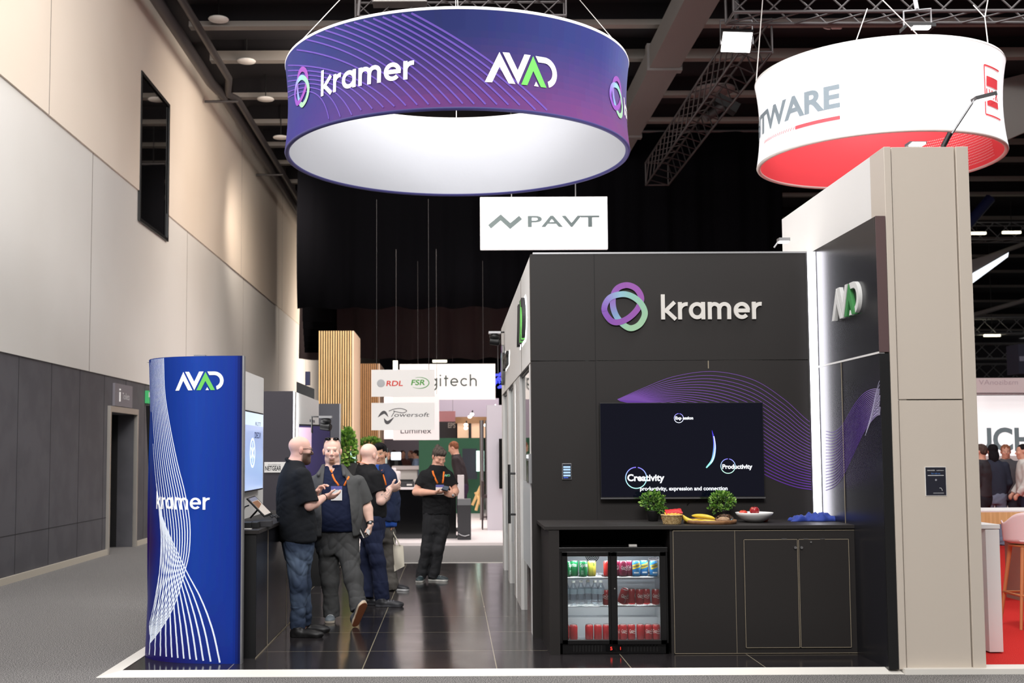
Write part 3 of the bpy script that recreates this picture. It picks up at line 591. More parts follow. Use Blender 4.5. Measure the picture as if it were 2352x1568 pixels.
# ================================================================ the cabinet run below the screen
CF = 9.45; CT = 1.045
k = thing('sideboard', (2.0, CF, PZ), 'black cabinet run under the screen with a fridge bay', 'cabinet')
x0 = P(1262, 1400, CF)[0]; x1 = P(1981, 1400, CF)[0]; xa = P(1286, 1400, CF)[0]; xb = P(1548, 1400, CF)[0]
for xp, xq, yp in ((x0, xa, CF), (xb - .02, xb, CF + .02), (x1 - .02, x1, CF + .02)): MB().box(xp, xq, yp, BY - .005, PZ, CT - .03, 'laminate').build('side_board', k)
MB().box(xa, xb - .02, BY - .03, BY - .006, PZ, CT - .03, 'black_matte').build('back_board', k)
xm = P(1691, 1400, CF)[0]; z0 = PZ + .005; z1 = CT - .04
fr = MB().box(xb, x1, CF, CF + .02, z0, z1, 'laminate').build('front_board', k)
b = MB()
def outline(xl, xr, zl, zr, y, w=.004):
    b.box(xl, xr, y - .002, y, zr - w, zr, 'edge'); b.box(xl, xr, y - .002, y, zl, zl + w, 'edge'); b.box(xl, xl + w, y - .002, y, zl, zr, 'edge'); b.box(xr - w, xr, y - .002, y, zl, zr, 'edge')
outline(xb, x1, z0, z1, CF); b.build('edge_banding', k)
b = MB().box(xm - .0015, xm + .0015, CF - .001, CF, z0, z1, 'edge'); b.build('joint', k)
a = P(1707, 1238, CF); c = P(1955, 1486, CF); xmid = P(1833, 1300, CF)[0]
for i, (xl, xr) in enumerate(((a[0], xmid - .003), (xmid + .003, c[0]))):
    d = MB().box(xl, xr, CF - .012, CF, c[2], a[2], 'laminate').build('cabinet_door', k); b = MB(); outline(xl, xr, c[2], a[2], CF - .012); b.build('edge_banding', d)
    q = P(1824.5 if i == 0 else 1839, 1256.5, CF); MB().tube([(q[0], CF - .012, q[2]), (q[0], CF - .03, q[2])], .011, 12, 'chrome').tube([(q[0] + (.012, -.0)[i], CF - .012, q[2] - .004), (q[0] + (.012, 0)[i], CF - .02, q[2] - .004)], .006, 8, 'chrome').build('knob', d)
q = P(1861, 1244, CF); MB().tube([(q[0], CF - .012, q[2]), (q[0], CF - .022, q[2])], .008, 10, 'chrome').build('door_lock', k)
b = MB()
for px in (1800, 1850, 1888): q = P(px, 1237, CF); b.box(q[0] - .02, q[0] + .02, CF - .014, CF, q[2] - .004, q[2] + .003, 'chrome')
b.build('hinge', k)
o = MB().box(x0 - .035, x1 + .01, CF - .012, BY - .002, CT - .03, CT, 'laminate').build('worktop', label='long black worktop under the screen holding fruit and plants', cat='worktop', bevel=.003)

# the drinks fridge
def fridge():
    xl = P(1283, 1400, CF)[0] + .006; xr = P(1537, 1400, CF)[0]; zb = PZ; zt = P(0, 1263, CF)[2]; yf = CF + .0; yb = yf + .48
    f = thing('drinks_fridge', ((xl + xr) / 2, yf, PZ), 'black double glass-door drinks fridge in the cabinet bay', 'fridge')
    mat('fridge_in', (178, 180, 188), .45, .25, bump=(160, .15, .002)); mat('fridge_body', (16, 15, 16), .3)
    b = MB(); b.box(xl, xl + .03, yf + .03, yb, zb, zt, 'fridge_body').box(xr - .03, xr, yf + .03, yb, zb, zt, 'fridge_body').box(xl, xr, yf + .02, yb, zt - .04, zt, 'fridge_body').box(xl, xr, yf + .03, yb, zb, zb + .09, 'fridge_body').box(xl, xr, yb - .02, yb, zb, zt, 'fridge_body'); b.build('body', f, bevel=.004)
    MB().box(xl + .03, xr - .03, yb - .03, yb - .02, zb + .085, zt - .04, 'fridge_in').box(xl + .03, xl + .036, yf + .04, yb - .02, zb + .085, zt - .04, 'fridge_in').box(xr - .036, xr - .03, yf + .04, yb - .02, zb + .085, zt - .04, 'fridge_in').box(xl + .03, xr - .03, yf + .04, yb - .02, zb + .085, zb + .092, 'fridge_in').box(xl + .03, xr - .03, yb - .16, yb - .03, zb + .09, zb + .25, 'fridge_in').build('liner', f)
    b = MB(); 
    for x in np.arange(xl + .1, xl + .4, .012): b.box(x, x + .005, yb - .033, yb - .029, zb + .33, zb + .362, 'charcoal'); b.box(x + .42 - .06, x + .425 - .06, yb - .033, yb - .029, zb + .33, zb + .362, 'charcoal')
    for rr in (.055, .042, .029, .016): b.tube([(xl + .32 + rr * cos(t), yb - .035, zt - .1 + rr * sin(t)) for t in np.linspace(0, 6.283, 22)], .003, 4, 'black', caps=False)
    b.build('vent', f)
    xm = xl + (xr - xl) * .485
    glass('fridge_glass', (240, 246, 246), .05, .96)
    doors = ((xl + .025, xm + .02, yf + .012), (xm - .01, xr - .02, yf - .004))
    for i, (a, c, y) in enumerate(doors):
        z0 = zb + .08; z1 = zt - .035; t = .036
        fl, frr = (a, a + .045) if i == 0 else (a, a + .05), (c - .05, c) if i == 0 else (c - .05, c)
        d = MB().box(*fl, y, y + .02, z0, z1, 'fridge_body').box(*frr, y, y + .02, z0, z1, 'fridge_body').box(a, c, y, y + .02, z0, z0 + t, 'fridge_body').box(a, c, y, y + .02, z1 - t, z1, 'fridge_body').build('glass_door', f, bevel=.003)
        MB().box(fl[1], frr[0], y + .008, y + .012, z0 + t, z1 - t, 'fridge_glass').build('pane', d)
        if i == 1:
            b = MB(); e = front(frr[0] - .085, y + .008, z1 - t - .028); b.box(frr[0] - .088, frr[0] - .004, y + .0065, y + .008, z1 - t - .032, z1 - t - .01, 'print', (190, 192, 200)); text(b, 'WESTEQUIP', e, 0, .078, .003, h=.02, col=(20, 20, 60), w=.003, bold=.02); b.build('sticker', d)
    MB().tube([(xm + .018, yf - .004, PZ + .52), (xm + .018, yf - .012, PZ + .52)], .006, 10, 'chrome').build('door_lock', f)
    for xs_ in (np.linspace(xl + .11, xl + .33, 10), np.linspace(xr - .33, xr - .1, 10)):
        b = MB()
        for x in xs_: b.box(x, x + .008, yf + .026, yf + .032, zb + .02, zb + .075, 'black_matte')
        b.build('grille', f)
    MB().box(xm - .055, xm + .075, yf + .02, yf + .03, zb + .025, zb + .07, 'black_gloss').build('thermostat', f)
    mat('red_led', (255, 60, 50), .4, emit=(255, 50, 40), es=2.5); b = MB(); text(b, '5', front(xm - .02, yf + .02, zb + .034), 0, .016, 0, h=.036, m='red_led', w=.001); b.box(xm + .06, xm + .063, yf + .018, yf + .02, zb + .035, zb + .058, 'red_led'); b.build('readout', [o for o in f.children if o.name.startswith('thermostat')][0])
    sh = []
    for i, z in enumerate((zb + .376, zb + .603)):
        b = MB()
        for y in np.linspace(yf + .06, yb - .05, 12): b.tube([(xl + .04, y, z), (xr - .04, y, z)], .0025, 4, 'chrome', caps=False)
        for x in np.linspace(xl + .05, xr - .05, 5): b.tube([(x, yf + .055, z - .004), (x, yb - .05, z - .004)], .003, 4, 'chrome', caps=False)
        b.tube([(xl + .04, yf + .055, z - .004), (xr - .04, yf + .055, z - .004)], .005, 6, 'chrome'); b.build('wire_shelf', f); sh.append(z + .003)
    MB().box(xl + .06, xr - .06, yf + .045, yf + .055, zt - .06, zt - .05, 'led').build('lamp_tube', f)
    area('fridge_light', ((xl + xr) / 2, yf + .08, zt - .065), ((xl + xr) / 2, yf + .22, zb), .7, .05, 5, (.97, .98, 1))
    l = area('fridge_light_low', ((xl + xr) / 2, yf + .07, zb + .36), ((xl + xr) / 2, yf + .3, zb + .1), .7, .03, 2.4, (1, .96, .9))
    MB().box(P(1445, 1258, CF + .1)[0], P(1463, 1258, CF + .1)[0], CF + .1, CF + .13, zt, zt + .015, 'offwhite').build('top_vent', f)
    return xl, xr, yf, yb, zb, zt, sh
FR = fridge()
# ================================================================ cans and bottles in the fridge
def can(kind):
    o = thing('drink_can', (0, 0, 0), kind, 'drink can'); R_ = .033; H_ = .125
    col = dict(cola=(160, 28, 34), green=(20, 132, 74), yellow=(216, 200, 78), vanilla=(128, 28, 62), blue=(60, 140, 205), orange=(205, 40, 40))[kind]
    MB().lathe([(.024, 0), (.030, .004), (R_, .012), (R_, .105), (.030, .114), (.027, .120)], (0, 0, 0), 20, 'print_can', col).build('body', o, loc=(0, 0, 0))
    MB().lathe([(.027, .119), (.028, .123), (.026, .123), (.025, .119), (.0, .119)], (0, 0, 0), 18, 'alu').build('lid', o)
    def e(u, v, w): t = u / R_ - pi / 2; return ((R_ + w) * cos(t), (R_ + w) * sin(t), v)
    b = MB(); W = (240, 236, 232)
    if kind in ('cola', 'vanilla', 'orange'):
        text(b, 'Coca-Cola', e, -.036, .036, .062, h=.034, col=W, w=.0006, shear=.25); b.ribbon([(-.03 + .06 * t, .054 + .004 * sin(t * 6)) for t in np.linspace(0, 1, 9)], .0025, e, None, .0006, 'print', W)
    elif kind == 'green':
        text(b, 'Sprite', e, -.034, .034, .078, h=.042, col=W, w=.0006, bold=.02)
        for i in range(5): b.ribbon([(-.03 + .0055 * k, .02 + i * .007) for k in range(5)], .003, e, None, .0006, 'print', (190, 225, 200))
    elif kind == 'yellow': text(b, 'S', e, .004, .02, .085, h=.03, col=(40, 120, 60), w=.0006, bold=.02); b.ribbon([(0, .01), (0, .07)], .002, e, None, .0006, 'print', (120, 130, 60))
    else:
        b.ribbon([(-.04 + .008 * k, .07 + .0025 * k) for k in range(11)], .034, e, None, .0006, 'print', (240, 205, 40)); b.ribbon([(-.026 + .0065 * k, .076 + .0015 * k) for k in range(9)], .012, e, None, .0012, 'print', (150, 120, 40))
        b.ribbon([(-.02 + .005 * k, .03) for k in range(9)], .012, e, None, .0006, 'print', (235, 240, 250))
    b.build('printing', o); return o
vmat('print_can', .28, spec=.6)
xl, xr, yf, yb, zb, zt, sh = FR
def fx(px): return P(px, 1400, yf + .12)[0]
protos = {}
def put_can(kind, px, z, y, label, rz=0.0, rot=None, group=None):
    if kind not in protos: o = protos[kind] = can(kind); o.location = (fx(px), y, z); o.rotation_euler = rot or (0, 0, rz); o['label'] = label
    else: o = dup(protos[kind], (fx(px), y, z), label, rz, rot=rot)
    o['group'] = group or 'drink cans in the fridge'; return o
ft = yf + .1
z2, z1 = sh[1], sh[0]; z0 = zb + .094
for i, (k, px, lb, rz) in enumerate((('green', 1302, 'green can on the top fridge shelf, first from the hinge edge of the left door', 1.5), ('green', 1320, 'green can on the top fridge shelf, second of three in a row', -.5), ('green', 1340, 'green can on the top fridge shelf, next to the yellow can', .2), ('yellow', 1361, 'yellow lemonade can on the top fridge shelf', .0), ('orange', 1396, 'bright red can half hidden by the middle door frame, top shelf', 1.9),
        ('vanilla', 1418, 'dark red can on the top shelf just past the middle frame', .9), ('vanilla', 1432, 'dark red can on the top shelf, middle of three', .35), ('vanilla', 1446, 'dark red can on the top shelf, next to the blue cans', -.7), ('blue', 1462, 'blue and yellow can next to the dark red ones, top shelf', -.15), ('blue', 1481, 'blue and yellow can, middle of the three on the top shelf', .05), ('blue', 1502, 'blue and yellow can below the small sticker, end of the top shelf', .2))):
    put_can(k, px, z2, ft + .03 * (i % 2), lb, rz)
put_can('cola', 1393, z1, ft, 'red can beside the water bottles on the middle shelf', -.6)
for i, (px, rz) in enumerate(((1435, .2), (1452, 1.7), (1470, .35), (1486, -.3), (1507, .1))):
    put_can('cola', px, z1, ft + .03 + .02 * (i % 2), f'red can on the middle shelf, {("first", "second", "third", "fourth", "last")[i]} behind the right-hand glass after the tipped one', rz)
put_can('cola', 1425, z1 + .02, ft - .012, 'red can tipped forward on the middle shelf edge', .5, rot=(radians(22), radians(8), .4))
for i, (px, rz) in enumerate(((1299, 2.2), (1318, 2.6), (1354, 2.4), (1374, 2.9), (1394, 2.0))):
    put_can('cola', px, z0, ft + .06, f'red can on the fridge floor, {("first", "second", "third", "fourth", "fifth")[i]} behind the left-hand glass', rz)
for i, (px, rz) in enumerate(((1416, 1.4), (1432, .5), (1451, .4), (1472, 2.2), (1490, .25), (1508, .0))):
    put_can('cola', px, z0, ft + .06, f'red can on the fridge floor, {("first", "second", "third", "fourth", "fifth", "sixth")[i]} behind the right-hand glass', rz)
glass('pet', (244, 248, 252), .1, .97, .35); mat('water_label', (206, 220, 234), .5, alpha=.6)
bp = None
for i, (px, dy) in enumerate(((1301, .02), (1317, 0), (1335, .02), (1352, .05), (1367, .02), (1380, .0))):
    lb = f'clear water bottle on the middle shelf, {("first", "second", "third", "fourth", "fifth", "last")[i]} in the row before the red can'
    if bp is None:
        bp = thing('water_bottle', (fx(px), ft + dy, z1), lb, 'water bottle', 'water bottles in the fridge'); c = (fx(px), ft + dy, z1)
        MB().lathe([(.022, 0), (.030, .006), (.029, .03), (.031, .045), (.029, .06), (.031, .08), (.029, .095), (.031, .11), (.029, .135), (.017, .160), (.0125, .172), (.0125, .18)], c, 16, 'pet').build('bottle', bp)
        MB().lathe([(.0316, .088), (.0316, .128)], c, 16, 'water_label', closed=False).build('paper_label', bp); MB().lathe([(.015, .176), (.015, .192), (.0, .193)], c, 14, 'offwhite').build('cap', bp)
    else: dup(bp, (fx(px), ft + dy, z1), lb)

# ================================================================ food and plants on the worktop
Z = CT
def wt(px, py, y): return P(px, py, y)
o = thing('fruit_bowl', tuple(np.r_[wt(1733, 1200, 9.85)[:2], Z]), 'white oval bowl of apples on the black worktop', 'bowl')
c = np.r_[wt(1733, 1200, 9.85)[:2], Z]
bm_ = MB().lathe([(.055, 0), (.07, .004), (.11, .026), (.142, .058), (.156, .080), (.152, .082), (.136, .060), (.10, .030), (.0, .014)], c, 36, 'white_gloss'); bm_.build('shell', o)
mat('apple', (150, 26, 34), .25, noise=(28, (196, 84, 60), .52, .7), coat=.3); mat('apple_orange', (206, 66, 46), .3, noise=(22, (226, 140, 90), .5, .7)); mat('stalk', (80, 56, 30), .8)
def apple(px, py, y, r, m, label):
    q = wt(px, py, y); o = thing('apple', tuple(q - np.array([0, 0, r])), label, 'apple', 'apples in the white bowl')
    pr = [(.0, -.86 * r), (.25 * r, -.92 * r), (.62 * r, -.72 * r), (.93 * r, -.2 * r), (1.0 * r, .2 * r), (.88 * r, .62 * r), (.55 * r, .9 * r), (.22 * r, .88 * r), (.05 * r, .70 * r), (0, .68 * r)]
    MB().lathe(pr, q, 22, m).build('flesh', o); MB().tube([q + np.array([0, 0, .68 * r]), q + np.array([.006, 0, 1.12 * r])], .0025, 6, 'stalk').build('stalk', o)
apple(1707, 1181, 9.85, .037, 'apple_orange', 'orange-red apple in the white bowl'); apple(1733, 1174, 9.84, .041, 'apple', 'deep red apple sitting highest in the white bowl'); apple(1757, 1190, 9.88, .034, 'apple_orange', 'apple barely showing over the rim of the white bowl')
# wooden board with bananas and wrapped pastry
c = np.r_[wt(1631, 1208, 9.72)[:2], Z]; o = thing('serving_board', tuple(c), 'round wooden tray carrying bananas on the worktop', 'tray')
mat('wood_board', (150, 108, 70), .5, noise=(9, (122, 84, 54), .4, .6), stretch=(1, 4, 4))
MB().lathe([(.19, 0), (.212, .002), (.214, .03), (.206, .032), (.202, .014), (0, .014)], c, 40, 'wood_board').build('tray', o)
mat('banana', (236, 204, 62), .45, noise=(14, (222, 184, 50), .45, .7)); mat('banana_tip', (98, 84, 40), .7)
def banana(pts, label):
    o = thing('banana', tuple(pts[0]), label, 'banana', 'bananas on the wooden tray'); n = 12; q = []
    for i in range(n + 1):
        t = i / n; a, b_, c_ = (np.array(p) for p in pts); q.append((1 - t) ** 2 * a + 2 * t * (1 - t) * b_ + t * t * c_)
    r = [.007] + [.007 + .0125 * min(1, sin(pi * min(1, max(0, (i / n - .04) / .92))) ** .5) for i in range(1, n)] + [.005]
    MB().tube(q, r, 7, 'banana').build('peel', o); MB().tube([q[0] + (q[0] - q[1]) * .5, q[0]], .006, 6, 'banana_tip').tube([q[-1], q[-1] + (q[-1] - q[-2]) * .3], .005, 6, 'banana_tip').build('tip', o)
banana([wt(1568, 1183, 9.68), wt(1577, 1199, 9.66), wt(1602, 1198, 9.64)], 'banana curving up at the basket end of the wooden tray')
banana([wt(1590, 1184, 9.70), wt(1618, 1184, 9.66), wt(1642, 1191, 9.64)], 'banana lying on top across the wooden tray')
banana([wt(1588, 1201, 9.62), wt(1620, 1196, 9.56), wt(1653, 1200, 9.62)], 'banana lying low along the front of the wooden tray')
banana([wt(1585, 1199, 9.7), wt(1600, 1193, 9.68), wt(1630, 1198, 9.7)], 'banana underneath the top one on the wooden tray')
o = thing('wrapped_pastry', tuple(wt(1662, 1200, 9.72)), 'pastry in crinkled clear film at the end of the wooden tray', 'pastry'); q = wt(1662, 1192, 9.72)
mat('pastry', (220, 180, 138), .6, noise=(20, (225, 190, 150), .4, .6)); glass('film', (252, 252, 254), .25, .98)
MB().ball(q - np.array([0, 0, .004]), (.052, .04, .026), 'pastry', n=14).build('pastry', o)
b = MB(); r5 = random.Random(2); vs = []
for i in range(7):
    for j in range(14):
        a = pi * i / 6; t = 2 * pi * j / 14; k = 1 + r5.uniform(-.14, .2); vs.append(q + np.array([.075 * k * sin(a) * cos(t), .05 * k * sin(a) * sin(t), .004 - .036 * k * cos(a)]))
b.add(vs, [(i * 14 + j, i * 14 + (j + 1) % 14, (i + 1) * 14 + (j + 1) % 14, (i + 1) * 14 + j) for i in range(6) for j in range(14)], 'film').build('film', o)
# basket of snack packets
c = np.r_[wt(1543.5, 1208, 9.66)[:2], Z]; o = thing('snack_basket', tuple(c), 'small round woven straw basket next to the wooden tray', 'basket')
mat('straw', (205, 178, 128), .8, noise=(60, (170, 140, 92), .4, .6)); b = MB()
for i in range(11):
    z = .004 + i * .0062; r = .068 + .0145 * (i / 10); b.tube([c + np.array([(r + .003 * cos(k * 9 + i * pi)) * cos(k * pi / 18), (r + .003 * cos(k * 9 + i * pi)) * sin(k * pi / 18), z]) for k in range(37)], .0036, 5, 'straw', caps=False)
b.tube([c + np.array([.085 * cos(k * pi / 18), .085 * sin(k * pi / 18), .072]) for k in range(37)], .006, 6, 'straw', caps=False); b.build('weave', o)
MB().lathe([(.0, .003), (.066, .003)], c, 20, 'straw', closed=False).build('base', o)
for i, (dx, dy, dz, rx, rz, cc, lb) in enumerate(((0.012, 0, .082, .5, .15, (226, 168, 44), 'yellow snack packet in the straw basket'), (.018, .012, .10, .55, .1, (196, 34, 36), 'red snack packet on top in the straw basket'), (-.012, .01, .06, .3, -.3, (225, 110, 60), 'orange snack packet low in the straw basket'))):
    q = Vector(c + np.array([dx, dy, dz])); R = Matrix.Rotation(rz, 3, 'Z') @ Matrix.Rotation(rx, 3, 'X') @ Matrix.Rotation(-.1, 3, 'Y'); b = MB(); vs = []
    for j in range(9):
        for k in range(7):
            u = j / 8 - .5; v = k / 6 - .5; h = .014 * (1 - (2 * u) ** 4) * (1 - (2 * v) ** 2) + .002 * sin(j * 3 + k * 2); vs.append(q + R @ Vector((u * .135, v * .07, h)))
    n = len(vs); vs += [v_ - R @ Vector((0, 0, .022 * (1 - (2 * ((i_ % 63) // 7 / 8 - .5)) ** 4))) for i_, v_ in enumerate(vs)]
    fs = [(a_ * 7 + k, (a_ + 1) * 7 + k, (a_ + 1) * 7 + k + 1, a_ * 7 + k + 1) for a_ in range(8) for k in range(6)]; b.add(vs, fs + [tuple(n + x for x in f[::-1]) for f in fs], 'print', cc, True).build('snack_packet', label=lb, cat='snack packet', group='snack packets in the basket')
# potted plants
mat('leaf_a', (92, 140, 44), .5); mat('leaf_b', (142, 182, 84), .5); mat('leaf_c', (58, 100, 34), .5); mat('pot', (24, 23, 24), .5)
def leafy(b, c, rad, n, size, r, ms=('leaf_a', 'leaf_b', 'leaf_c')):
    for i in range(n):
        d = Vector((r.gauss(0, 1), r.gauss(0, 1), r.gauss(0, 1) + .25)).normalized(); k = r.uniform(.45, 1.0) ** .6
        p = Vector(c) + Vector((d.x * rad[0], d.y * rad[1], d.z * rad[2])) * k
        a = (d + Vector((r.uniform(-.6, .6), r.uniform(-.6, .6), r.uniform(-.2, .8)))).normalized(); s = a.cross(Vector((r.uniform(-1, 1), r.uniform(-1, 1), r.uniform(-1, 1)))).normalized(); L = size * r.uniform(.7, 1.25); w = L * .33; nn = a.cross(s) * w * .4
        b.add([p, p + a * L * .35 + s * w + nn, p + a * L * .75 + s * w * .75 + nn, p + a * L, p + a * L * .75 - s * w * .75 + nn, p + a * L * .35 - s * w + nn, p + a * L * .5], [(0, 1, 2, 6), (6, 2, 3), (6, 3, 4), (0, 6, 4, 5)], r.choice(ms))
for i, (px, py, lb, rx) in enumerate(((1499, 1200, 'small leafy green plant in a black pot behind the straw basket', .1), (1659, 1200, 'small leafy green plant in a black pot behind the wrapped pastry', .105))):
    q = wt(px, py, 10.08); c = np.array([q[0], 10.05, Z]); o = thing('potted_plant', tuple(c), lb, 'potted plant', 'two small plants under the screen'); r = random.Random(20 + i)
    MB().lathe([(.035, 0), (.04, .002), (.052, .085), (.054, .09), (.048, .09), (.0, .08)], c, 18, 'pot').build('pot', o)
    b = MB(); leafy(b, c + np.array([0, 0, .165]), (rx, rx * .8, .08), 330, .028, r); leafy(b, c + np.array([.045 if i == 0 else -.06, -.02, .105]), (.06, .05, .03), 70, .026, r); b.build('foliage', o)
    b = MB()
    for k in range(9): a = r.uniform(0, 6.3); b.tube([c + np.array([.01 * cos(a), .01 * sin(a), .08]), c + np.array([.06 * cos(a), .05 * sin(a), .19])], .0022, 5, 'leaf_c')
    b.build('stem', o)
# folded blue cloth
mat('cloth_blue', (40, 66, 160), .7, sheen=.2); b = MB(); vs = []; nx, ny = 46, 22; c = np.r_[wt(1867, 1203, 9.98)[:2], Z]; r = random.Random(4)
for j in range(ny + 1):
    for i in range(nx + 1):
        u = i / nx * 2 - 1; v = j / ny * 2 - 1; m_ = max(0, 1 - abs(u) ** 4) * max(0, 1 - abs(v) ** 4)
        h = (.048 + .014 * sin(u * 5 + v * 2) + .011 * sin(u * 13 + v * 5 + 1) + .009 * sin(u * 9 - v * 8) + .010 * u + .006 * sin(u * 23 + v * 9)) * m_ ** .6
        vs.append(c + np.array([u * (.195 + .012 * sin(v * 5)), v * (.085 + .012 * sin(u * 7)), max(.003, h)]))
b.add(vs, [(j * (nx + 1) + i, j * (nx + 1) + i + 1, (j + 1) * (nx + 1) + i + 1, (j + 1) * (nx + 1) + i) for j in range(ny) for i in range(nx)], 'cloth_blue', None, True)
o = b.build('folded_cloth', label='crumpled royal blue cloth lying at the corner end of the worktop', cat='cloth'); m_ = o.modifiers.new('s', 'SOLIDIFY'); m_.thickness = .004

# ================================================================ the big screen and the small tablet on the black wall
a = P(1377, 926, BY - .07); c = P(1757, 1141, BY - .07); TY = BY - .07
o = thing('television', ((a[0] + c[0]) / 2, TY, c[2]), 'large wall screen showing circles and white words', 'television')
sx0, sx1, sz0, sz1 = a[0], c[0], c[2], a[2] + .004
MB().box(sx0, sx1, TY, TY + .035, sz0, sz1, 'black').build('housing', o, bevel=.003)
MB().box(sx0 + .15, sx1 - .15, TY + .035, BY - .001, sz0 + .15, sz1 - .15, 'black').build('wall_mount', o)
MB().box(sx0, sx1 + .005, TY - .006, TY + .036, sz0 - .012, sz0, 'chrome').build('lower_trim', o)
mat('screen_black', (5, 6, 12), .05, spec=.6, emit=(10, 12, 34), es=.5)
pn = MB().box(sx0 + .006, sx1 - .006, TY - .002, TY, sz0 + .006, sz1 - .006, 'screen_black').build('display', o)
te = front(0, TY - .002, 0); b = MB(); W = (240, 246, 255)
def stext(body, p0, p1, bold=.03): A = P(*p0, TY); B = P(*p1, TY); text(b, body, te, A[0], B[0], A[2], m='screen', col=W, w=.001, bold=bold)
def sring(px, py, r, cols, w=2.0):
    cc = P(px, py, TY); k = r * TY / F; n = 36; pts = arc(cc[0], cc[2], k, k, 90, 440, n)
    b.ribbon(pts, w * TY / F, te, None, .0012, 'screen', [tuple(int(u + (v - u) * abs(sin(i / n * pi))) for u, v in zip(*cols)) for i in range(n)])
stext('Creativity', (1441, 1104), (1526, 1104)); stext('Productivity', (1659, 1076), (1728, 1076)); stext('Exp ession', (1551, 963), (1592, 963)); stext('productivity, expression and connection', (1470, 1126), (1671, 1126), .02)
sring(1461, 1097, 24, ((120, 100, 235), (170, 240, 225))); sring(1672, 1070, 16.5, ((120, 110, 240), (190, 250, 220)), 1.6); sring(1559, 960, 10.5, ((120, 110, 240), (225, 235, 255)), 1.3)
ar = curve2([(1635, 988), (1640, 1010), (1641, 1032), (1636, 1056), (1622, 1074)], 26); ar = [P(*p, TY) for p in ar]; n = len(ar)
b.ribbon([(p[0], p[2]) for p in ar], [.003 + .022 * sin(pi * min(1, i / n * .93)) for i in range(n)], te, None, .0012, 'screen', [tuple(int(x) for x in np.array((58, 40, 190)) * (1 - i / n) + np.array((150, 245, 215)) * (i / n)) for i in range(n - 1)])
b.ribbon([(p[0] + .004, p[2]) for p in ar[4:-4]], .007, te, None, .0018, 'screen', (225, 235, 255)); b.build('screen_colours', pn)
MB().tube([P(1585, 1141, BY - .02), P(1583, 1152, BY - .015), P(1578, 1160, BY - .006)], .004, 6, 'black').tube([P(1598 + 6 * sin(t), 1146 - 5 * cos(t), BY - .012) for t in np.linspace(0, 3.2, 8)], .004, 6, 'black').build('cable', o)
o = thing('wall_tablet', tuple(P(1302, 1100, BY)), 'small framed touch tablet on the black wall beside the screen', 'tablet'); a = P(1291, 1064, BY - .015); c = P(1313, 1101, BY - .015)
MB().box(a[0], c[0], BY - .015, BY - .001, c[2], a[2], 'alu').build('housing', o, bevel=.002); MB().box(a[0] + .004, c[0] - .004, BY - .017, BY - .015, c[2] + .004, a[2] - .004, 'print_lit', (18, 26, 40)).build('display', o)
b = MB(); hh = a[2] - c[2]
for t in (.24, .42, .60, .76): b.box(a[0] + .01, c[0] - .01, BY - .018, BY - .017, c[2] + hh * (t - .04), c[2] + hh * (t + .07), 'screen', (150, 180, 205))
b.box(a[0] + .012, c[0] - .03, BY - .018, BY - .017, c[2] + hh * .1, c[2] + hh * .14, 'screen', (70, 100, 220)); b.build('buttons', [x for x in o.children if x.name.startswith('display')][0])

# ================================================================ ceiling rings
def ring(cx, cy, R0, z0, z1, waist):
    def rad(z): t = (z - z0) / (z1 - z0); return R0 - waist * 4 * t * (1 - t)
    def hit(px, py, far=False):
        d = ray(px, py); r = R0
        for _ in range(4):
            a = d[0] ** 2 + d[1] ** 2; bb = -2 * (d[0] * cx + d[1] * cy); c_ = cx * cx + cy * cy - r * r; D = max(0, bb * bb - 4 * a * c_)
            t = (-bb + (1 if far else -1) * sqrt(D)) / (2 * a); p = EYE + d * t; r = rad(p[2])
        return atan2(p[1] - cy, p[0] - cx), p[2]
    def emb(th, z, w=0.0): r = rad(z) + w; return (cx + r * cos(th), cy + r * sin(th), z)
    return rad, hit, emb
def ring_body(o, cx, cy, R0, z0, z1, rad, colf, inner, trim_top, trim_bot, n=160, k=14, lit=None):
    b = MB(); vs = []; fs = []; cs = []
    for j in range(k + 1):
        z = z0 + (z1 - z0) * j / k
        for i in range(n): t = 2 * pi * i / n; vs.append((cx + rad(z) * cos(t), cy + rad(z) * sin(t), z))
    for j in range(k):
        for i in range(n): fs.append((j * n + i, j * n + (i + 1) % n, (j + 1) * n + (i + 1) % n, (j + 1) * n + i)); cs.append(colf(2 * pi * (i + .5) / n, (j + .5) / k))
    b.add(vs, fs, lit or 'fabric_print', cs, True).build('outer_skin', o)
    rin = lambda z: rad(z) - .05; b = MB(); vs = [(cx + rin(z0 + (z1 - z0) * j / k) * cos(2 * pi * i / n), cy + rin(z0 + (z1 - z0) * j / k) * sin(2 * pi * i / n), z0 + (z1 - z0) * j / k) for j in range(k + 1) for i in range(n)]
    b.add(vs, [f[::-1] for f in fs], inner[0], None, True).build('inner_skin', o)
    for nm, z, m, r_ in (('upper_rim', z1, trim_top, .028), ('lower_rim', z0, trim_bot, .026)):
        MB().tube([(cx + (R0 - .025) * cos(2 * pi * i / n), cy + (R0 - .025) * sin(2 * pi * i / n), z) for i in range(n + 1)], r_, 8, *m, caps=False).build(nm, o)
vmat('fabric_print', .7, spec=.2, bump=(5, .08, .02)); mat('fabric_white', (180, 182, 188), .75, bump=(4, .12, .03)); mat('fabric_lit', (248, 248, 250), .75, emit=(255, 255, 255), es=.55)
cx, cy, R0, z0, z1 = .065, 13.0, 1.92, 4.94, 5.915
o = thing('hanging_ring', (cx, cy, z0), 'huge hanging fabric ring printed blue and violet with white words', 'hanging sign')
rad, hit, emb = ring(cx, cy, R0, z0, z1, .035)
def mixc(a, b, t): t = max(0, min(1, t)); return tuple(a[i] + (b[i] - a[i]) * t for i in range(3))
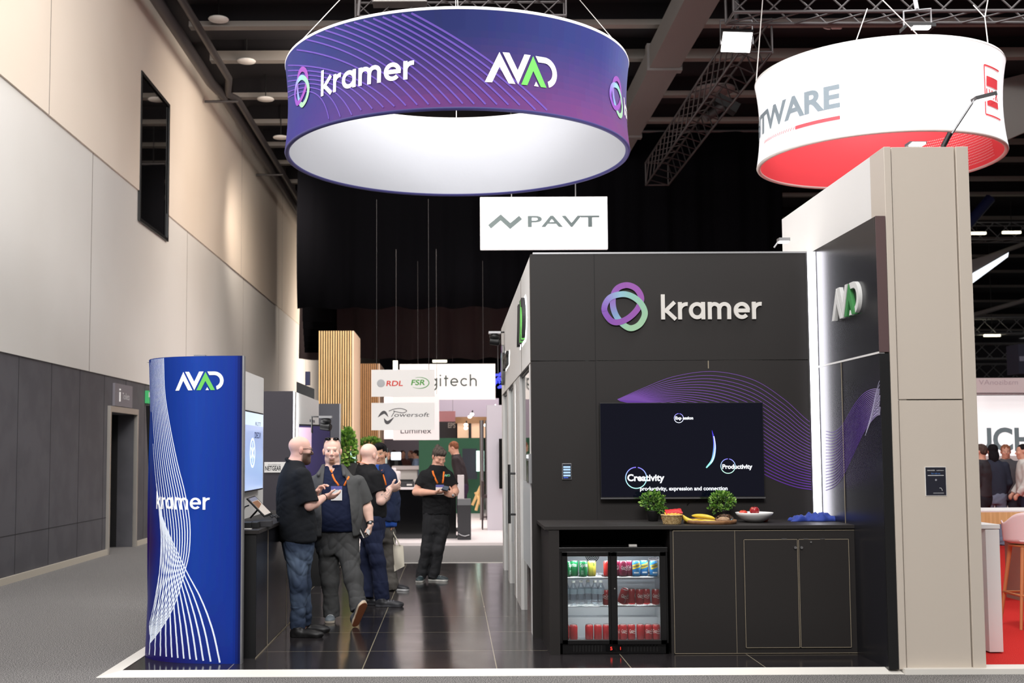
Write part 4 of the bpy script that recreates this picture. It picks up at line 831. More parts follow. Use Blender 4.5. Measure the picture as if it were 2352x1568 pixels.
def ring_col(th, t):
    th = (th + pi / 2) % (2 * pi) - pi / 2 if False else th; a = (th - 1.5 * pi + pi) % (2 * pi) - pi      # 0 towards the viewer, + to the right
    hi = mixc((36, 48, 122), (66, 74, 158), abs(a + .1) / 1.2); lo = mixc((122, 62, 142), (150, 84, 160), (a - .2) / 1.1) if a > -.2 else mixc((122, 62, 142), (66, 62, 156), (-.2 - a) / .9)
    if a > .9: hi = mixc(hi, (120, 132, 204), (a - .9) / .5)
    m = mixc(lo, hi, (t - .08) / .72); return tuple(int(x * .76 / 3) * 3 for x in m)
ring_body(o, cx, cy, R0, z0, z1, rad, ring_col, ('fabric_white',), ('white',), ('print', (60, 58, 120)))
b = MB()   # fine violet lines sweeping across the print
RIM = ([655, 662, 670, 700, 750, 800, 850, 900, 950], [175, 148, 128, 92, 68, 53, 43, 35, 29]); LOW = ([700, 745, 800, 900, 1050, 1256], [283, 273, 263, 251, 246, 251])
for i in range(20):
    t = i / 19.0; x0_ = 945 - min(1, t / .68) * 283; y0_ = float(np.interp(x0_, *RIM)) + max(0, t - .68) / .32 * 75; x2_ = 1256 - 500 * t
    q0 = np.array((x0_, y0_ + 1)); q2 = np.array((x2_, float(np.interp(x2_, *LOW)) + 2)); q1 = (q0 + q2) / 2 + np.array((30, -16 - 52 * t))
    pts = []
    for s in np.linspace(0, 1, 26):
        p = (1 - s) ** 2 * q0 + 2 * s * (1 - s) * q1 + s * s * q2; th, z = hit(*p)
        if z0 + .012 < z < z1 - .012: pts.append((th, z))
    if len(pts) > 3: b.ribbon([(th * R0, z) for th, z in pts], .020 - .008 * t, lambda u, v, w: emb(u / R0, v, w), None, .003 + .0001 * i, 'fabric_print', (98, 74, 164))
b.build('line_print', o)
def patch(p0, p1, dz=0):   # a local flat frame on the drum between two pixels
    a = hit(*p0); c = hit(*p1); ex = (c[0] - a[0] + 3 * pi) % (2 * pi) - pi
    return a, ex * R0
lw = lambda th0, zz: (lambda u, v, w: emb(th0 + u / R0, zz + v, w))
b = MB(); a, L = patch((738, 222), (948, 180)); geo_word(b, 'kramer', lw(a[0], a[1]), 0, L, 0, .235, m='fabric_print', d1=.006, gap=.05); b.build('word_print', o)
b = MB(); a, L = patch((1113, 184), (1279, 190)); avad(b, lw(a[0], a[1]), 0, -.02, L, m='fabric_print', d1=.006); b.build('mark_print', o)
b = MB(); a, L = patch((676, 262), (719, 262)); knot(b, lw(a[0], a[1]), 0, -.0, .42, m='fabric_print', d1=.006)
b.build('loop_print', o)
b = MB(); a, L = patch((1401, 262), (1441, 262)); knot(b, lw(a[0], a[1] + .02), 0, -.0, .42, m='fabric_print', d1=.006); geo_word(b, 'kramer', lw(a[0], a[1]), .50, 1.35, .12, .235, m='fabric_print', d1=.006, vs=.135); b.build('loop_print', o)
b = MB()
for (px, py, tx, ty) in ((690, 96, 785, -5), (1410, 88, 1325, -8), (1052, 20, 1052, -8)):
    a = hit(px, py); p = np.array(emb(a[0], z1)); q = P(tx, ty, 15.5) if px != 1052 else np.array([p[0], 17.0, 9.0]); b.tube([p, q], .005, 5, 'offwhite')
b.tube([(cx, cy + R0 - .03, z0 + .0), (cx, cy + R0 - .03, z0 + 0.9)], .004, 4, 'offwhite'); p = np.array([cx, cy + R0, z1]); b.tube([p, p + np.array([0, 0, 4])], .006, 5, 'offwhite'); b.build('wire', o)
# white ring with a red lining
cx2, cy2, R2, w0, w1 = 5.53, 15.0, 1.53, 5.37, 6.48
o = thing('hanging_ring', (cx2, cy2, w0), 'hanging white fabric ring with a red lining beyond the beige column', 'hanging sign')
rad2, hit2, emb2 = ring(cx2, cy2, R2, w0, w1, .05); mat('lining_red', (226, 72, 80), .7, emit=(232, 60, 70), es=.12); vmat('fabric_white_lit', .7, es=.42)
ring_body(o, cx2, cy2, R2, w0, w1, rad2, lambda t, h: (246, 247, 249), ('lining_red',), ('white',), ('offwhite',), lit='fabric_white_lit')
b = MB()
for j in range(14):
    for i in range(46):
        th = .80 - i * .019 + (j % 2) * .0095; z = w0 + .06 + j * .035; rr = rad2(z) - .056; pts = [(cx2 + rr * cos(th + .0042 * cos(k)), cy2 + rr * sin(th + .0042 * cos(k)), z + .0075 * sin(k)) for k in np.linspace(0, 2 * pi, 7)[:-1]]
        b.add(pts, [(0, 1, 2, 3, 4, 5)], 'white')
b.build('dot_print', o)
lw2 = lambda th0, zz: (lambda u, v, w: emb2(th0 + u / R2, zz + v, w))
a = hit2(1733, 300); c = hit2(1930, 240); L = ((c[0] - a[0] + 3 * pi) % (2 * pi) - pi) * R2; b = MB()
text(b, 'HTWARE', lw2(a[0], c[1]), -.03, L, -.02, h=.38, m='fabric_print', col=(136, 148, 156), w=.008, bold=.03)
b.ribbon([(L - .62 + .62 * t, -.16) for t in np.linspace(0, 1, 10)], .045, lw2(a[0], c[1]), None, .008, 'fabric_print', (232, 90, 98))
for k in range(16): b.ribbon([(L - .66 - k * .045, -.18), (L - .63 - k * .045, -.14)], .014, lw2(a[0], c[1]), None, .008, 'fabric_print', (236, 140, 146))
b.build('word_print', o)
a = hit2(2263, 262); b = MB(); e = lw2(a[0], a[1]); red = (226, 66, 74)
b.prism([(.06 + .3 * i / 6, .12) for i in range(7)] + [(.36 - .3 * i / 6, .20) for i in range(7)], e, None, .008, 'fabric_print', red); b.prism([(.06 + .3 * i / 6, .36) for i in range(7)] + [(.36 - .3 * i / 6, .48) for i in range(7)], e, None, .008, 'fabric_print', red)
b.ribbon([(0, .0), (.0, .6)], .02, e, None, .008, 'fabric_print', red); b.ribbon([(0.4 * i / 6, .6) for i in range(7)], .02, e, None, .008, 'fabric_print', red); b.ribbon([(.4 * i / 6, .0) for i in range(7)], .02, e, None, .008, 'fabric_print', red)
text(b, 'LWR', e, .05, .37, .22, h=.15, m='fabric_print', col=red, w=.009, bold=.03); b.build('badge_print', o)
b = MB()
for (px, py, tx, ty) in ((1733, 168, 1752, -5), (1966, 95, 1992, 20), (2110, 72, 2022, -5), (2269, 98, 2262, 40)):
    a = hit2(px, py + 4); p = np.array(emb2(a[0], w1)); b.tube([p, P(tx, ty, 16.8)], .007, 5, 'offwhite')
b.tube([P(2262, 40, 16.8), P(2236, 12, 17.4)], .007, 5, 'offwhite').tube([P(2262, 40, 16.8), P(2270, -6, 17.4)], .007, 5, 'offwhite'); b.build('wire', o)
# hanging light box sign
o = thing('hanging_sign', tuple(P(1250, 571, 26)), 'glowing white hanging sign reading N PAVT in front of the great drape', 'hanging sign'); a = P(1103, 453, 26); c = P(1396, 571, 26)
mat('sign_lit', (250, 250, 250), .6, emit=(255, 255, 255), es=.75)
MB().box(a[0], c[0], 26, 26.12, c[2], a[2], 'sign_lit').build('light_box', o); b = MB(); q0 = P(1212, 521, 26); q1 = P(1377, 521, 26); se_ = front(0, 26, 0)
text(b, 'PAVT', se_, q0[0], q1[0], q0[2], h=.36, col=(84, 98, 98), w=.006, bold=.02); b.ribbon([(P(x, y, 26)[0], P(x, y, 26)[2]) for x, y in ((1124, 521), (1150, 499), (1172, 519), (1196, 499))], .11, se_, None, .006, 'print', (84, 98, 98)); b.build('lettering', o)
b = MB()
for px in (1175, 1322): p = P(px, 453, 26.06); b.tube([p, p + np.array([0, 0, 3.0])], .012, 5, 'steel')
b.build('wire', o)
# ================================================================ curved blue light box at the corner of the stand
PXR = P(551.5, 1524, 9.12)[0]
pp = [(PXR, 9.12), (-1.85, 9.125), (-2.07, 9.16), (-2.25, 9.235), (-2.375, 9.345), (-2.455, 9.49), (-2.49, 9.66), (-2.485, 9.85), (-2.455, 10.0)]
pv = np.array(curve2(pp, 90)); pz0, pz1 = PZ, 2.392
def pbow(z): t = (z - pz0) / (pz1 - pz0); return .03 * 4 * t * (1 - t)
def pemb(k, z, w=0.0):       # k runs along the bend
    k = max(0, min(len(pv) - 1.001, k)); i = int(k); q = pv[i] + (pv[i + 1] - pv[i]) * (k - i); t = pv[min(i + 1, 90)] - pv[max(i - 1, 0)]; t = t / np.linalg.norm(t); n = np.array([t[1], -t[0]])
    n = n if n[1] < 0 or n[0] < 0 else -n
    q = q - n * pbow(z) * min(1, k / 60) * .8; return (q[0] + n[0] * w, q[1] + n[1] * w, z)
PKX = [proj(pemb(k, 1.3))[0] for k in range(90)]; KM = int(np.argmin(PKX)); PKX = PKX[:KM + 1]
PKZ = {}
def phit(px, py):
    zi = round(float(P(px, py, 9.4)[2]) * 12)
    if zi not in PKZ: l = [proj(pemb(k, zi / 12))[0] for k in range(90)]; m_ = int(np.argmin(l)); PKZ[zi] = (l[:m_ + 1][::-1], list(range(m_, -1, -1)))
    xs, ks = PKZ[zi]; k = float(np.interp(px, xs, ks))
    q = np.array(pemb(k, zi / 12)); return k, P(px, py, q[1])[2]
o = thing('light_box', (-2.0, 9.5, PZ), 'curved tall blue light box with white line print at the platform corner', 'display panel')
vmat('box_print_glow', .35, es=.27, spec=.2)
b = MB(); vs = []; fs = []; cs = []; NZ = 90
for j in range(NZ + 1):
    for k in range(91): vs.append(pemb(k, pz0 + (pz1 - pz0) * j / NZ))
for j in range(NZ):
    for k in range(90):
        t = (j + .5) / NZ; u = k / 90; fs.append((j * 91 + k, j * 91 + k + 1, (j + 1) * 91 + k + 1, (j + 1) * 91 + k))
        base = mixc((26, 62, 180), (30, 72, 170), u * 1.2); base = mixc(base, (44, 92, 214), .9 * max(0, 1 - abs(u - .2) / .2) * (.45 + .55 * t))  # backlight's brighter middle painted into the print colour
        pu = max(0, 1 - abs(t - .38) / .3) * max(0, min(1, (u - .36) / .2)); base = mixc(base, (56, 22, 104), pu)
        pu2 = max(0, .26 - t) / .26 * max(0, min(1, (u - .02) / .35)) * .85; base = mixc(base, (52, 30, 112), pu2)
        ed = min(1, (k + 1.2) / 3.5); base = mixc((16, 20, 70), base, ed); cs.append(tuple(int(x * .80 / 3) * 3 for x in base))  # backlight falling off at the edge, painted darker
b.add(vs, fs, 'box_print_glow', cs, True).build('fabric_face', o)
L1a = curve2([(376, 822), (379, 900), (390, 975), (407, 1060), (424, 1128), (436, 1200), (435, 1262), (425, 1310), (400, 1390), (372, 1440), (346, 1475)], 110)
L1b = curve2([(343, 826), (346, 900), (350, 985), (357, 1080), (366, 1170), (371, 1240), (370, 1290), (362, 1345), (353, 1395), (346, 1425), (343, 1440)], 110)
L2a = curve2([(362, 1130), (375, 1190), (402, 1255), (432, 1318), (462, 1375), (488, 1445), (505, 1521)], 40)
L2b = curve2([(361, 1110), (367, 1170), (371, 1240), (367, 1320), (357, 1390), (348, 1450), (344, 1503)], 40)
b = MB()
PLK = [0]
def pline(pts, w):
    PLK[0] += 1; o_ = .002 + .00012 * PLK[0]
    q = [phit(*p) for p in pts]; q = [(k, z) for k, z in q if pz0 + .006 < z < pz1 - .004 ]
    for i in range(len(q) - 1):
        (k0, za), (k1, zb_) = q[i], q[i + 1]
        A = np.array(pemb(k0, za, o_)); B = np.array(pemb(k1, zb_, o_)); t = B - A; e = np.array(pemb(k0 + .5, za, .003)) - np.array(pemb(k0 - .5, za, .003)); e /= (np.linalg.norm(e) or 1)
        u = np.array([0, 0, 1.]); tu = t @ u; te_ = t @ e; nn = (e * tu - u * te_); nn /= (np.linalg.norm(nn) or 1); h = (w or .0045 + .0085 * max(0, min(1, (1.25 - za) / .9))) / 2
        b.add([A + nn * h, A - nn * h, B - nn * h, B + nn * h], [(0, 1, 2, 3)], 'print_lit', (232, 240, 252))
for i in range(12): t = i / 11; pline([p + (c_ - p) * t for p, c_ in zip(L1a, L1b)], .0085)
for i in range(12): t = (i / 11) ** .85; pline([p + (c_ - p) * t for p, c_ in zip(L2a, L2b)], 0)
b.build('line_print', o)
b = MB(); le = lambda px, py: (lambda u, v, w: (lambda k0, z: pemb(k0 - u, z + v, w))(*phit(px, py)))
k0, zz = phit(404, 897); k1, _ = phit(514, 897); e = lambda u, v, w: pemb(k0 + (k1 - k0) * u, zz + v * .372, w); avad(b, e, 0, 0, 1, m='print_lit', d1=.007)
kA, zA = phit(361, 1168); kB, _ = phit(480, 1168); e2 = lambda u, v, w: pemb(kA + (kB - kA) * u, zA + v * .43, w)
geo_word(b, 'kramer', e2, 0, 1, 0, .235, m='print_lit', d1=.008, gap=.05, vs=.222); b.build('logo_print', o); b = MB()
e3 = lambda u, v, w: pemb(KM - 3.5 + 7 * (.5 - u), zA - .07 + v * .25, w)
b.ribbon([(.5 + .34 * cos(t), .5 + .5 * sin(t)) for t in np.linspace(0, 2 * pi, 25)[:-1]], .16, e3, None, .004, 'print_lit', (150, 215, 225), True)
b.ribbon([(.45 + .5 * cos(t), .72 + .5 * sin(t)) for t in np.linspace(0, 2 * pi, 25)[:-1]], .16, e3, None, .0045, 'print_lit', (120, 70, 180), True)
b.build('logo_print', o)
MB().box(PXR, PXR + .012, 9.115, 9.19, PZ, pz1, 'alu').build('edge_frame', o)
b = MB(); vs = [pemb(k, z) for z in (pz0, pz1) for k in range(91)]; w = 91
b.add([pemb(k, pz1 + .001) for k in range(91)] + [pemb(k, pz1 + .001, -.05) for k in range(91)], [(k, k + 1, 92 + k, 91 + k) for k in range(90)], 'alu').box(PXR - .3, PXR, 9.2, 9.22, PZ, pz1, 'alu').build('back_board', o)
q = P(458, 814, 9.3); MB().box(q[0] - .04, q[0] + .05, 9.28, 9.33, pz1 + .002, pz1 + .022, 'alu').build('clip', o)
o = thing('side_screen', (-2.5, 10.4, 1.2), 'dark edge of a flat screen poking out behind the blue light box', 'screen'); a = P(335, 932, 10.3); c = P(348, 1110, 10.3)
MB().add([(a[0], 10.3, a[2]), (a[0] + .4, 10.7, a[2]), (a[0] + .4, 10.7, 1.3), (a[0] + .04, 10.3, 1.3), (a[0] + .05, 10.26, a[2]), (a[0] + .45, 10.66, a[2]), (a[0] + .45, 10.66, 1.3), (a[0] + .09, 10.26, 1.3)], [(0, 1, 2, 3), (4, 7, 6, 5), (0, 4, 5, 1), (1, 5, 6, 2), (2, 6, 7, 3), (3, 7, 4, 0)], 'black').build('housing', o)
MB().tube([(a[0] + .25, 10.52, 1.3), (a[0] + .25, 10.52, PZ)], .03, 8, 'black').box(a[0] + .08, a[0] + .42, 10.35, 10.7, PZ, PZ + .02, 'black').build('stand', o)

# ================================================================ demo counters and their walls
def counter(x0, x1, y0, y1, label, seams):
    o = thing('demo_counter', ((x0 + x1) / 2, y0, PZ), label, 'counter')
    MB().box(x0, x1, y0 + .03, y1, PZ, 1.0, 'laminate_side').build('carcass', o); MB().box(x0, x1 - .002, y0 + .02, y0 + .03, PZ, 1.0, 'black').build('end_board', o)
    MB().box(x0, x1 + .02, y0, y1, 1.0, 1.03, 'laminate').build('counter_top', o, bevel=.002)
    b = MB()
    for y in seams: b.box(x1, x1 + .003, y - .004, y + .004, PZ, 1.0, 'edge')
    b.box(x1, x1 + .004, y0, y1, PZ, PZ + .008, 'edge'); b.build('edge_banding', o); return o
counter(-2.12, -1.553, 9.33, 12.6, 'black demo counter running back from the blue light box', (9.93, 11.05))
o = thing('demo_wall', (-2.1, 10.9, PZ), 'white demo wall behind the black counter, carrying a bluish screen', 'display wall'); tag(o, kind='thing')
MB().box(-2.2, -1.93, 9.4, 12.0, PZ, 2.4, 'white').build('board', o)
we = lambda u, v, w=0.0: (-1.93 + w, u, v)
b = MB(); text(b, 'hub', we, 9.95, 10.2, 2.12, h=.14, col=(90, 90, 95), w=.002); b.box(-1.93, -1.928, 9.6, 10.25, 2.03, 2.035, 'print', (120, 120, 125)); b.build('lettering', o)
o = thing('demo_screen', (-1.9, 10.8, 1.1), 'upright bluish screen on the white demo wall', 'screen')
MB().box(-1.93, -1.88, 9.5, 11.68, 1.28, 2.03, 'black').build('housing', o, bevel=.003)
b = MB(); n = 24; vs = [(-1.878, y, z) for z in np.linspace(1.295, 2.015, n + 1) for y in (9.51, 11.66)]; cs = []
for i in range(n): cs.append(tuple(int(x) for x in mixc((150, 178, 222), (150, 165, 205), i / n)) if i < 20 else (186, 205, 225))
b.add(vs, [(2 * i, 2 * i + 1, 2 * i + 3, 2 * i + 2) for i in range(n)], 'screen', cs)
b.build('display', o); b = MB(); de = lambda u, v, w=0.0: (-1.877 + w, u, v); b.ribbon([(11.05 + .13 * cos(t), 1.64 + .13 * sin(t)) for t in np.linspace(0, 2 * pi, 30)[:-1]], .022, de, None, .001, 'screen', (235, 245, 255), True)
for k in range(3): a_ = k * pi / 3 + pi / 2; b.ribbon([(11.05 - .1 * cos(a_), 1.64 - .1 * sin(a_)), (11.05 + .1 * cos(a_), 1.64 + .1 * sin(a_))], .018, de, None, .0012 + k * .0002, 'screen', (235, 245, 255))
text(b, 'KLTT', de, 11.2, 11.5, 1.9, h=.05, m='print', col=(60, 80, 130)); text(b, 'DIECVI', de, 11.15, 11.5, 1.78, h=.08, m='print', col=(50, 66, 120), bold=.02); b.build('screen_colours', o)
mat('dark_board', (60, 56, 64), .6)
o = thing('demo_wall', (-2.1, 15.6, PZ), 'dark demo block facing the aisle end with a white lit flank', 'display wall'); tag(o, kind='thing')
MB().box(-3.0, -1.94, 14.3, 14.36, PZ, 2.39, 'dark_board').build('end_board', o); MB().box(-2.2, -1.935, 14.36, 17.0, PZ, 2.39, 'white').build('flank', o)
MB().box(-1.945, -1.93, 14.302, 14.36, .9, 2.39, 'led').build('light_strip', o)
we = lambda u, v, w=0.0: (-1.934 + w, u, v); b = MB()
for z, y0, y1, h in ((2.06, 15.9, 16.5, .035), (1.99, 15.9, 16.5, .008), (1.9, 15.9, 16.5, .03)): b.box(-1.935, -1.932, y0, y1, z, z + h, 'print', (120, 120, 125))
b.build('printing', o)
area('demo_strip_light', (-1.88, 14.5, 1.7), (-1.6, 16, 1.6), .04, 1.4, 10)
counter(-1.94, -1.6, 14.35, 17.0, 'second black counter in front of the dark demo block', (15.3, 16.2))
o = thing('wall_sign', (-2.2, 14.29, 1.4), 'small white plate with a network name on the dark block', 'sign'); a = P(607, 1061, 14.29); c = P(662, 1085, 14.29)
MB().box(a[0], c[0], 14.285, 14.3, c[2], a[2], 'white').build('plate', o, bevel=.003); b = MB(); e = front(0, 14.285, 0); q = P(609, 1080, 14.285); r_ = P(646, 1080, 14.285); text(b, 'NETGEAR', e, q[0], r_[0], q[2], h=.075, col=(40, 40, 42), bold=.02)
q = P(616, 1070, 14.285); r_ = P(645, 1070, 14.285); text(b, 'POWERED BY', e, q[0], r_[0], q[2], h=.035, col=(150, 150, 152)); q = P(651, 1080, 14.285); b.box(q[0], q[0] + .04, 14.282, 14.2845, q[2], q[2] + .05, 'print', (90, 180, 110)); b.build('lettering', o)
o = thing('demo_screen', (-1.85, 15.5, 1.0), 'dark screen with violet reflections on the second counter', 'screen')
R = Matrix.Rotation(radians(58), 3, 'Z'); q = P(706, 1052, 15.0); MB().obox(q, (.9, .04, .86), R, 'black').build('housing', o); cc = Vector(q) - R @ Vector((0, .022, 0))
MB().obox(cc, (.86, .004, .82), R, 'print_lit', (40, 32, 72)).build('display', o); MB().obox(cc - R @ Vector((.1, .003, -.25)), (.3, .002, .28), R, 'print_lit', (190, 160, 180)).build('screen_colours', o)  # violet and pink reflections painted on the dark screen as glowing colour
MB().box(q[0] - .1, q[0] + .1, 14.9, 15.1, 1.03, q[2] - .4, 'black').build('stand', o)
q = P(748, 962, 14.6); ptz(q, 'black camera on a bracket by the dark demo block, beside the grey jacket', [Vector(q) + Vector((0, 0, .03)), Vector(q) + Vector((-.17, 0, .03)), Vector(q) + Vector((-.17, .0, -.16)), Vector(q) + Vector((-.2, .3, -.16))])
o = thing('demo_wall', (-1.9, 18.4, PZ), 'charcoal pin board wall beyond the white demo flank', 'display wall'); tag(o, kind='thing'); a = P(725, 927, 18.4); c = P(779, 1240, 18.4)
MB().box(a[0], c[0], 18.4, 18.5, PZ, a[2], 'print', (74, 74, 82)).build('board', o); MB().box(c[0], c[0] + .015, 18.39, 18.5, PZ, a[2], 'alu').build('edge_frame', o)
o = thing('flight_case', (-2.0, 16.5, 2.39), 'black slanted case with a speaker on top of the demo block', 'case'); a = P(680, 875, 17.0); c = P(722, 912, 17.0)
MB().add([P(681, 876, 17.0), P(722, 893, 17.0), P(722, 918, 17.0), P(681, 905, 17.0), P(681, 876, 17.4), P(722, 893, 17.4), P(722, 918, 17.4), P(681, 905, 17.4)], [(3, 2, 1, 0), (4, 5, 6, 7), (0, 1, 5, 4), (1, 2, 6, 5), (2, 3, 7, 6), (3, 0, 4, 7)], 'black').build('case', o)
a = P(701, 853, 17.2); c = P(711, 884, 17.2); MB().box(a[0], c[0], 17.2, 17.3, c[2], a[2], 'print', (30, 34, 70)).build('speaker', o)
# gear on the near counter
o = thing('touch_panel', tuple(P(600, 1188, 9.9)), 'slanted black touch panel on a stand at the counter end', 'touch panel')
def quad_slab(pts, th, m): 
    q = [Vector(p) for p in pts]; n = (q[1] - q[0]).cross(q[3] - q[0]).normalized() * th; return MB().add([tuple(p) for p in q] + [tuple(p - n) for p in q], [(0, 1, 2, 3), (7, 6, 5, 4), (0, 4, 5, 1), (1, 5, 6, 2), (2, 6, 7, 3), (3, 7, 4, 0)], m)
t0 = np.array([-1.655, 9.72, 1.235]); A = P(565, 1146, 9.75); B = P(583, 1140, 10.0); D = P(606, 1188, 9.75); E_ = P(624, 1182, 10.0)
quad_slab([A, D, E_, B], -.012, 'black').build('housing', o, bevel=.002); nn = np.cross(D - A, B - A); nn /= np.linalg.norm(nn); nn = nn if nn[2] > 0 else -nn
lp = lambda u, v, h: A + (D - A) * u + (B - A) * v + nn * h
b = MB(); b.add([lp(.05, .08, .013), lp(.95, .08, .013), lp(.95, .92, .013), lp(.05, .92, .013)], [(0, 1, 2, 3)], 'print_lit', (190, 180, 172)).add([lp(.05, .08, .014), lp(.22, .08, .014), lp(.22, .92, .014), lp(.05, .92, .014)], [(0, 1, 2, 3)], 'print_lit', (120, 122, 140)).add([lp(.24, .1, .0145), lp(.6, .1, .0145), lp(.45, .8, .0145), lp(.24, .8, .0145)], [(0, 1, 2, 3)], 'print_lit', (128, 90, 66)); b.build('display', o)
b = MB(); b.tube([lp(.55, .5, -.01), P(575, 1189, 9.9)], .008, 6, 'black').tube([P(572, 1160, 9.85), P(562, 1164, 9.85), P(557, 1180, 9.85), P(556, 1192, 9.85)], .007, 6, 'black'); b.build('stand', o)
for i, (x0, x1, y0, y1, y, h, lb, m) in enumerate(((556, 576, 0, 0, 9.50, .05, 'small black box with a pale lid nearest the counter end', 'black'), (574, 592, 0, 0, 9.56, .048, 'small black box in the middle of the row on the counter', 'black'), (578, 622, 0, 0, 9.72, .05, 'wide black device box under the slanted touch panel', 'charcoal'))):
    a = P(x0, 1205, y)[0]; c = P(x1, 1205, y)[0]; o = MB().box(a, c, y, y + .13, 1.03, 1.03 + h, m).build('device_box', label=lb, cat='box', group='device boxes on the near counter', bevel=.004)
MB().box(-1.73, -1.61, 9.42, 9.48, 1.03, 1.036, 'offwhite').build('paper_slip', label='white paper slip on the counter end before the boxes', cat='paper')
b = MB(); r = random.Random(9)
for k in range(3): b.tube([P(622 + i * 4 + r.uniform(-2, 2), 1185 + r.uniform(-3, 4), 10.1 + k * .05) for i in range(6)], .006, 5, 'charcoal')
b.build('cable_tangle', label='tangle of dark cables on the counter behind the touch panel', cat='cable')

# ================================================================ beyond the stand
def board(px0, py0, px1, py1, Y, m, name, label, cat, th=.06, col=None, group=None, wires=None, kind=None):
    a = P(px0, py0, Y); c = P(px1, py1, Y); o = thing(name, ((a[0] + c[0]) / 2, Y, c[2]), label, cat, group)
    if kind: tag(o, kind=kind)
    MB().box(a[0], c[0], Y, Y + th, c[2], a[2], m, col).build('board', o)
    if wires:
        b = MB()
        for x in wires: p = P(x, py0, Y + th / 2); b.tube([p, (p[0], p[1], wires[x])], .004, 5, 'iron')
        b.build('wire', o)
    return o, a, c
mat('slat', (228, 192, 134), .55, noise=(5, (212, 174, 116), .4, .6), stretch=(6, 6, .4)); mat('slat_warm', (214, 156, 98), .55); mat('slat_gap', (40, 32, 24), .8); mat('tower_side', (226, 194, 164), .6)
for (x0, x1, xs, y0, Y, m, lb, n) in ((732, 808, 819, 760, 27, 'slat', 'tall pale timber slat tower under the lower drape', 14), (819, 869, 899, 835, 31, 'slat_warm', 'shorter orange timber slat tower behind the pale one', 11)):
    a = P(x0, y0, Y); c = P(x1, 1235, Y); o = thing('slat_tower', (a[0], Y, 0), lb, 'tower', 'timber slat towers'); b = MB(); w = (c[0] - a[0])
    for i in range(n): b.box(a[0] + w * i / n + .008, a[0] + w * (i + .66) / n, Y - .03, Y, .05, a[2], m)
    b.build('slats', o); MB().box(a[0], c[0], Y, Y + 1.4, .05, a[2], 'slat_gap').build('core', o)
    MB().box(c[0], c[0] + .04, Y - .02, Y + 1.9, .05, a[2], 'tower_side').build('side_cladding', o)
b = MB(); r = random.Random(31); q = P(797, 1030, 24.5); leafy(b, q, (.17, .2, .42), 950, .085, r); leafy(b, P(850, 1016, 30.5), (.28, .2, .1), 300, .085, r)
o = thing('plant_wall', tuple(P(797, 1235, 24.5)), 'bushy green plants standing by the timber towers', 'plant'); MB().box(q[0] - .2, q[0] + .2, 24.4, 24.8, .05, q[2] - .3, 'black').build('planter', o); b.build('foliage', o)
o, a, c = board(853, 849, 998, 910, 20, 'white', 'hanging_sign', 'white hanging sign with a red name and a green oval name', 'hanging sign', group='white signs above the aisle', wires={865: 6.0, 985: 6.0}); e = front(0, 20, 0); b = MB()
q = P(887, 886, 20); r_ = P(925, 886, 20); text(b, 'RDL', e, q[0], r_[0], q[2], h=.125, col=(214, 60, 48), bold=.02, shear=.15); q = P(944, 884, 20); r_ = P(976, 884, 20); text(b, 'FSR', e, q[0], r_[0], q[2], h=.13, col=(80, 156, 62), bold=.02, shear=.2)
q = P(963, 879, 20); b.ribbon([(q[0] + .165 * cos(t) , q[2] + .095 * sin(t)) for t in np.linspace(-2.3, 2.0, 30)], [.003 + .011 * sin(pi * i / 29) for i in range(30)], e, None, .002, 'print', (72, 150, 60)); q = P(875, 880, 20); b.ball((q[0], 19.998, q[2]), (.068, .002, .068), 'print', (176, 178, 180), n=18); b.build('lettering', o)
for k in range(5): pass
o, a, c = board(853, 925, 998, 987, 20, 'white', 'hanging_sign', 'white hanging sign with a swooping black mark and thin script', 'hanging sign', group='white signs above the aisle', wires={860: 2.45, 990: 2.45}); b = MB()
q = P(905, 957, 20); r_ = P(985, 957, 20); text(b, 'owersoft', e, q[0], r_[0], q[2], h=.105, col=(70, 70, 72), shear=.25); g = lambda pts: [(P(x, y, 20)[0], P(x, y, 20)[2]) for x, y in pts]
b.ribbon(g(curve2([(868, 958), (877, 949), (884, 947), (892, 957)], 12)), [.004 + .05 * sin(pi * i / 12) for i in range(13)], e, None, .002, 'print', (74, 72, 74)); b.ribbon(g(curve2([(882, 960), (887, 969), (893, 969), (905, 958)], 12)), [.004 + .055 * sin(pi * i / 12) for i in range(13)], e, None, .002, 'print', (74, 72, 74))
b.ribbon(g(curve2([(899, 957), (906, 945), (905, 944), (925, 948), (934, 943), (922, 938), (906, 939), (893, 944)], 30)), .011, e, None, .003, 'print', (74, 72, 74)); b.build('lettering', o)
mat('pinkwhite', (240, 230, 230), .6)
o, a, c = board(903, 905, 1009, 1010, 25, 'pinkwhite', 'hanging_sign', 'pinkish hanging sign partly hidden behind the script sign', 'hanging sign', group='white signs above the aisle', wires={910: 6.0, 1003: 6.0}); e = front(0, 25, 0); b = MB(); q = P(920, 995, 25); r_ = P(991, 992, 25); text(b, 'Luminex', e, q[0], r_[0], q[2], h=.17, col=(60, 56, 60), bold=.005); b.build('lettering', o)
o, a, c = board(918, 836, 1138, 917, 29, 'white', 'hanging_sign', 'widest white hanging sign with dark rounded letters, half hidden', 'hanging sign', group='white signs above the aisle', wires={960: 6.4, 1110: 6.4}); e = front(0, 29, 0); b = MB(); q = P(986, 887, 29); r_ = P(1096, 887, 29); geo_word(b, 'gitech', e, q[0], r_[0], q[2], .18, col=(44, 56, 52), gap=.16, vs=.205); b.build('lettering', o)
MB().box(P(903, 832, 28)[0], P(913, 832, 28)[0], 28, 28.1, P(0, 860, 28)[2], P(0, 832, 28)[2], 'lamp_warm').build('lit_post', label='bright lit post end rising behind the white signs', cat='light')
mat('green_wall', (42, 92, 66), .7); mat('peach', (246, 206, 172), .5, emit=(246, 206, 172), es=.45); mat('pink', (252, 176, 182), .6); mat('lilac', (206, 192, 204), .7)
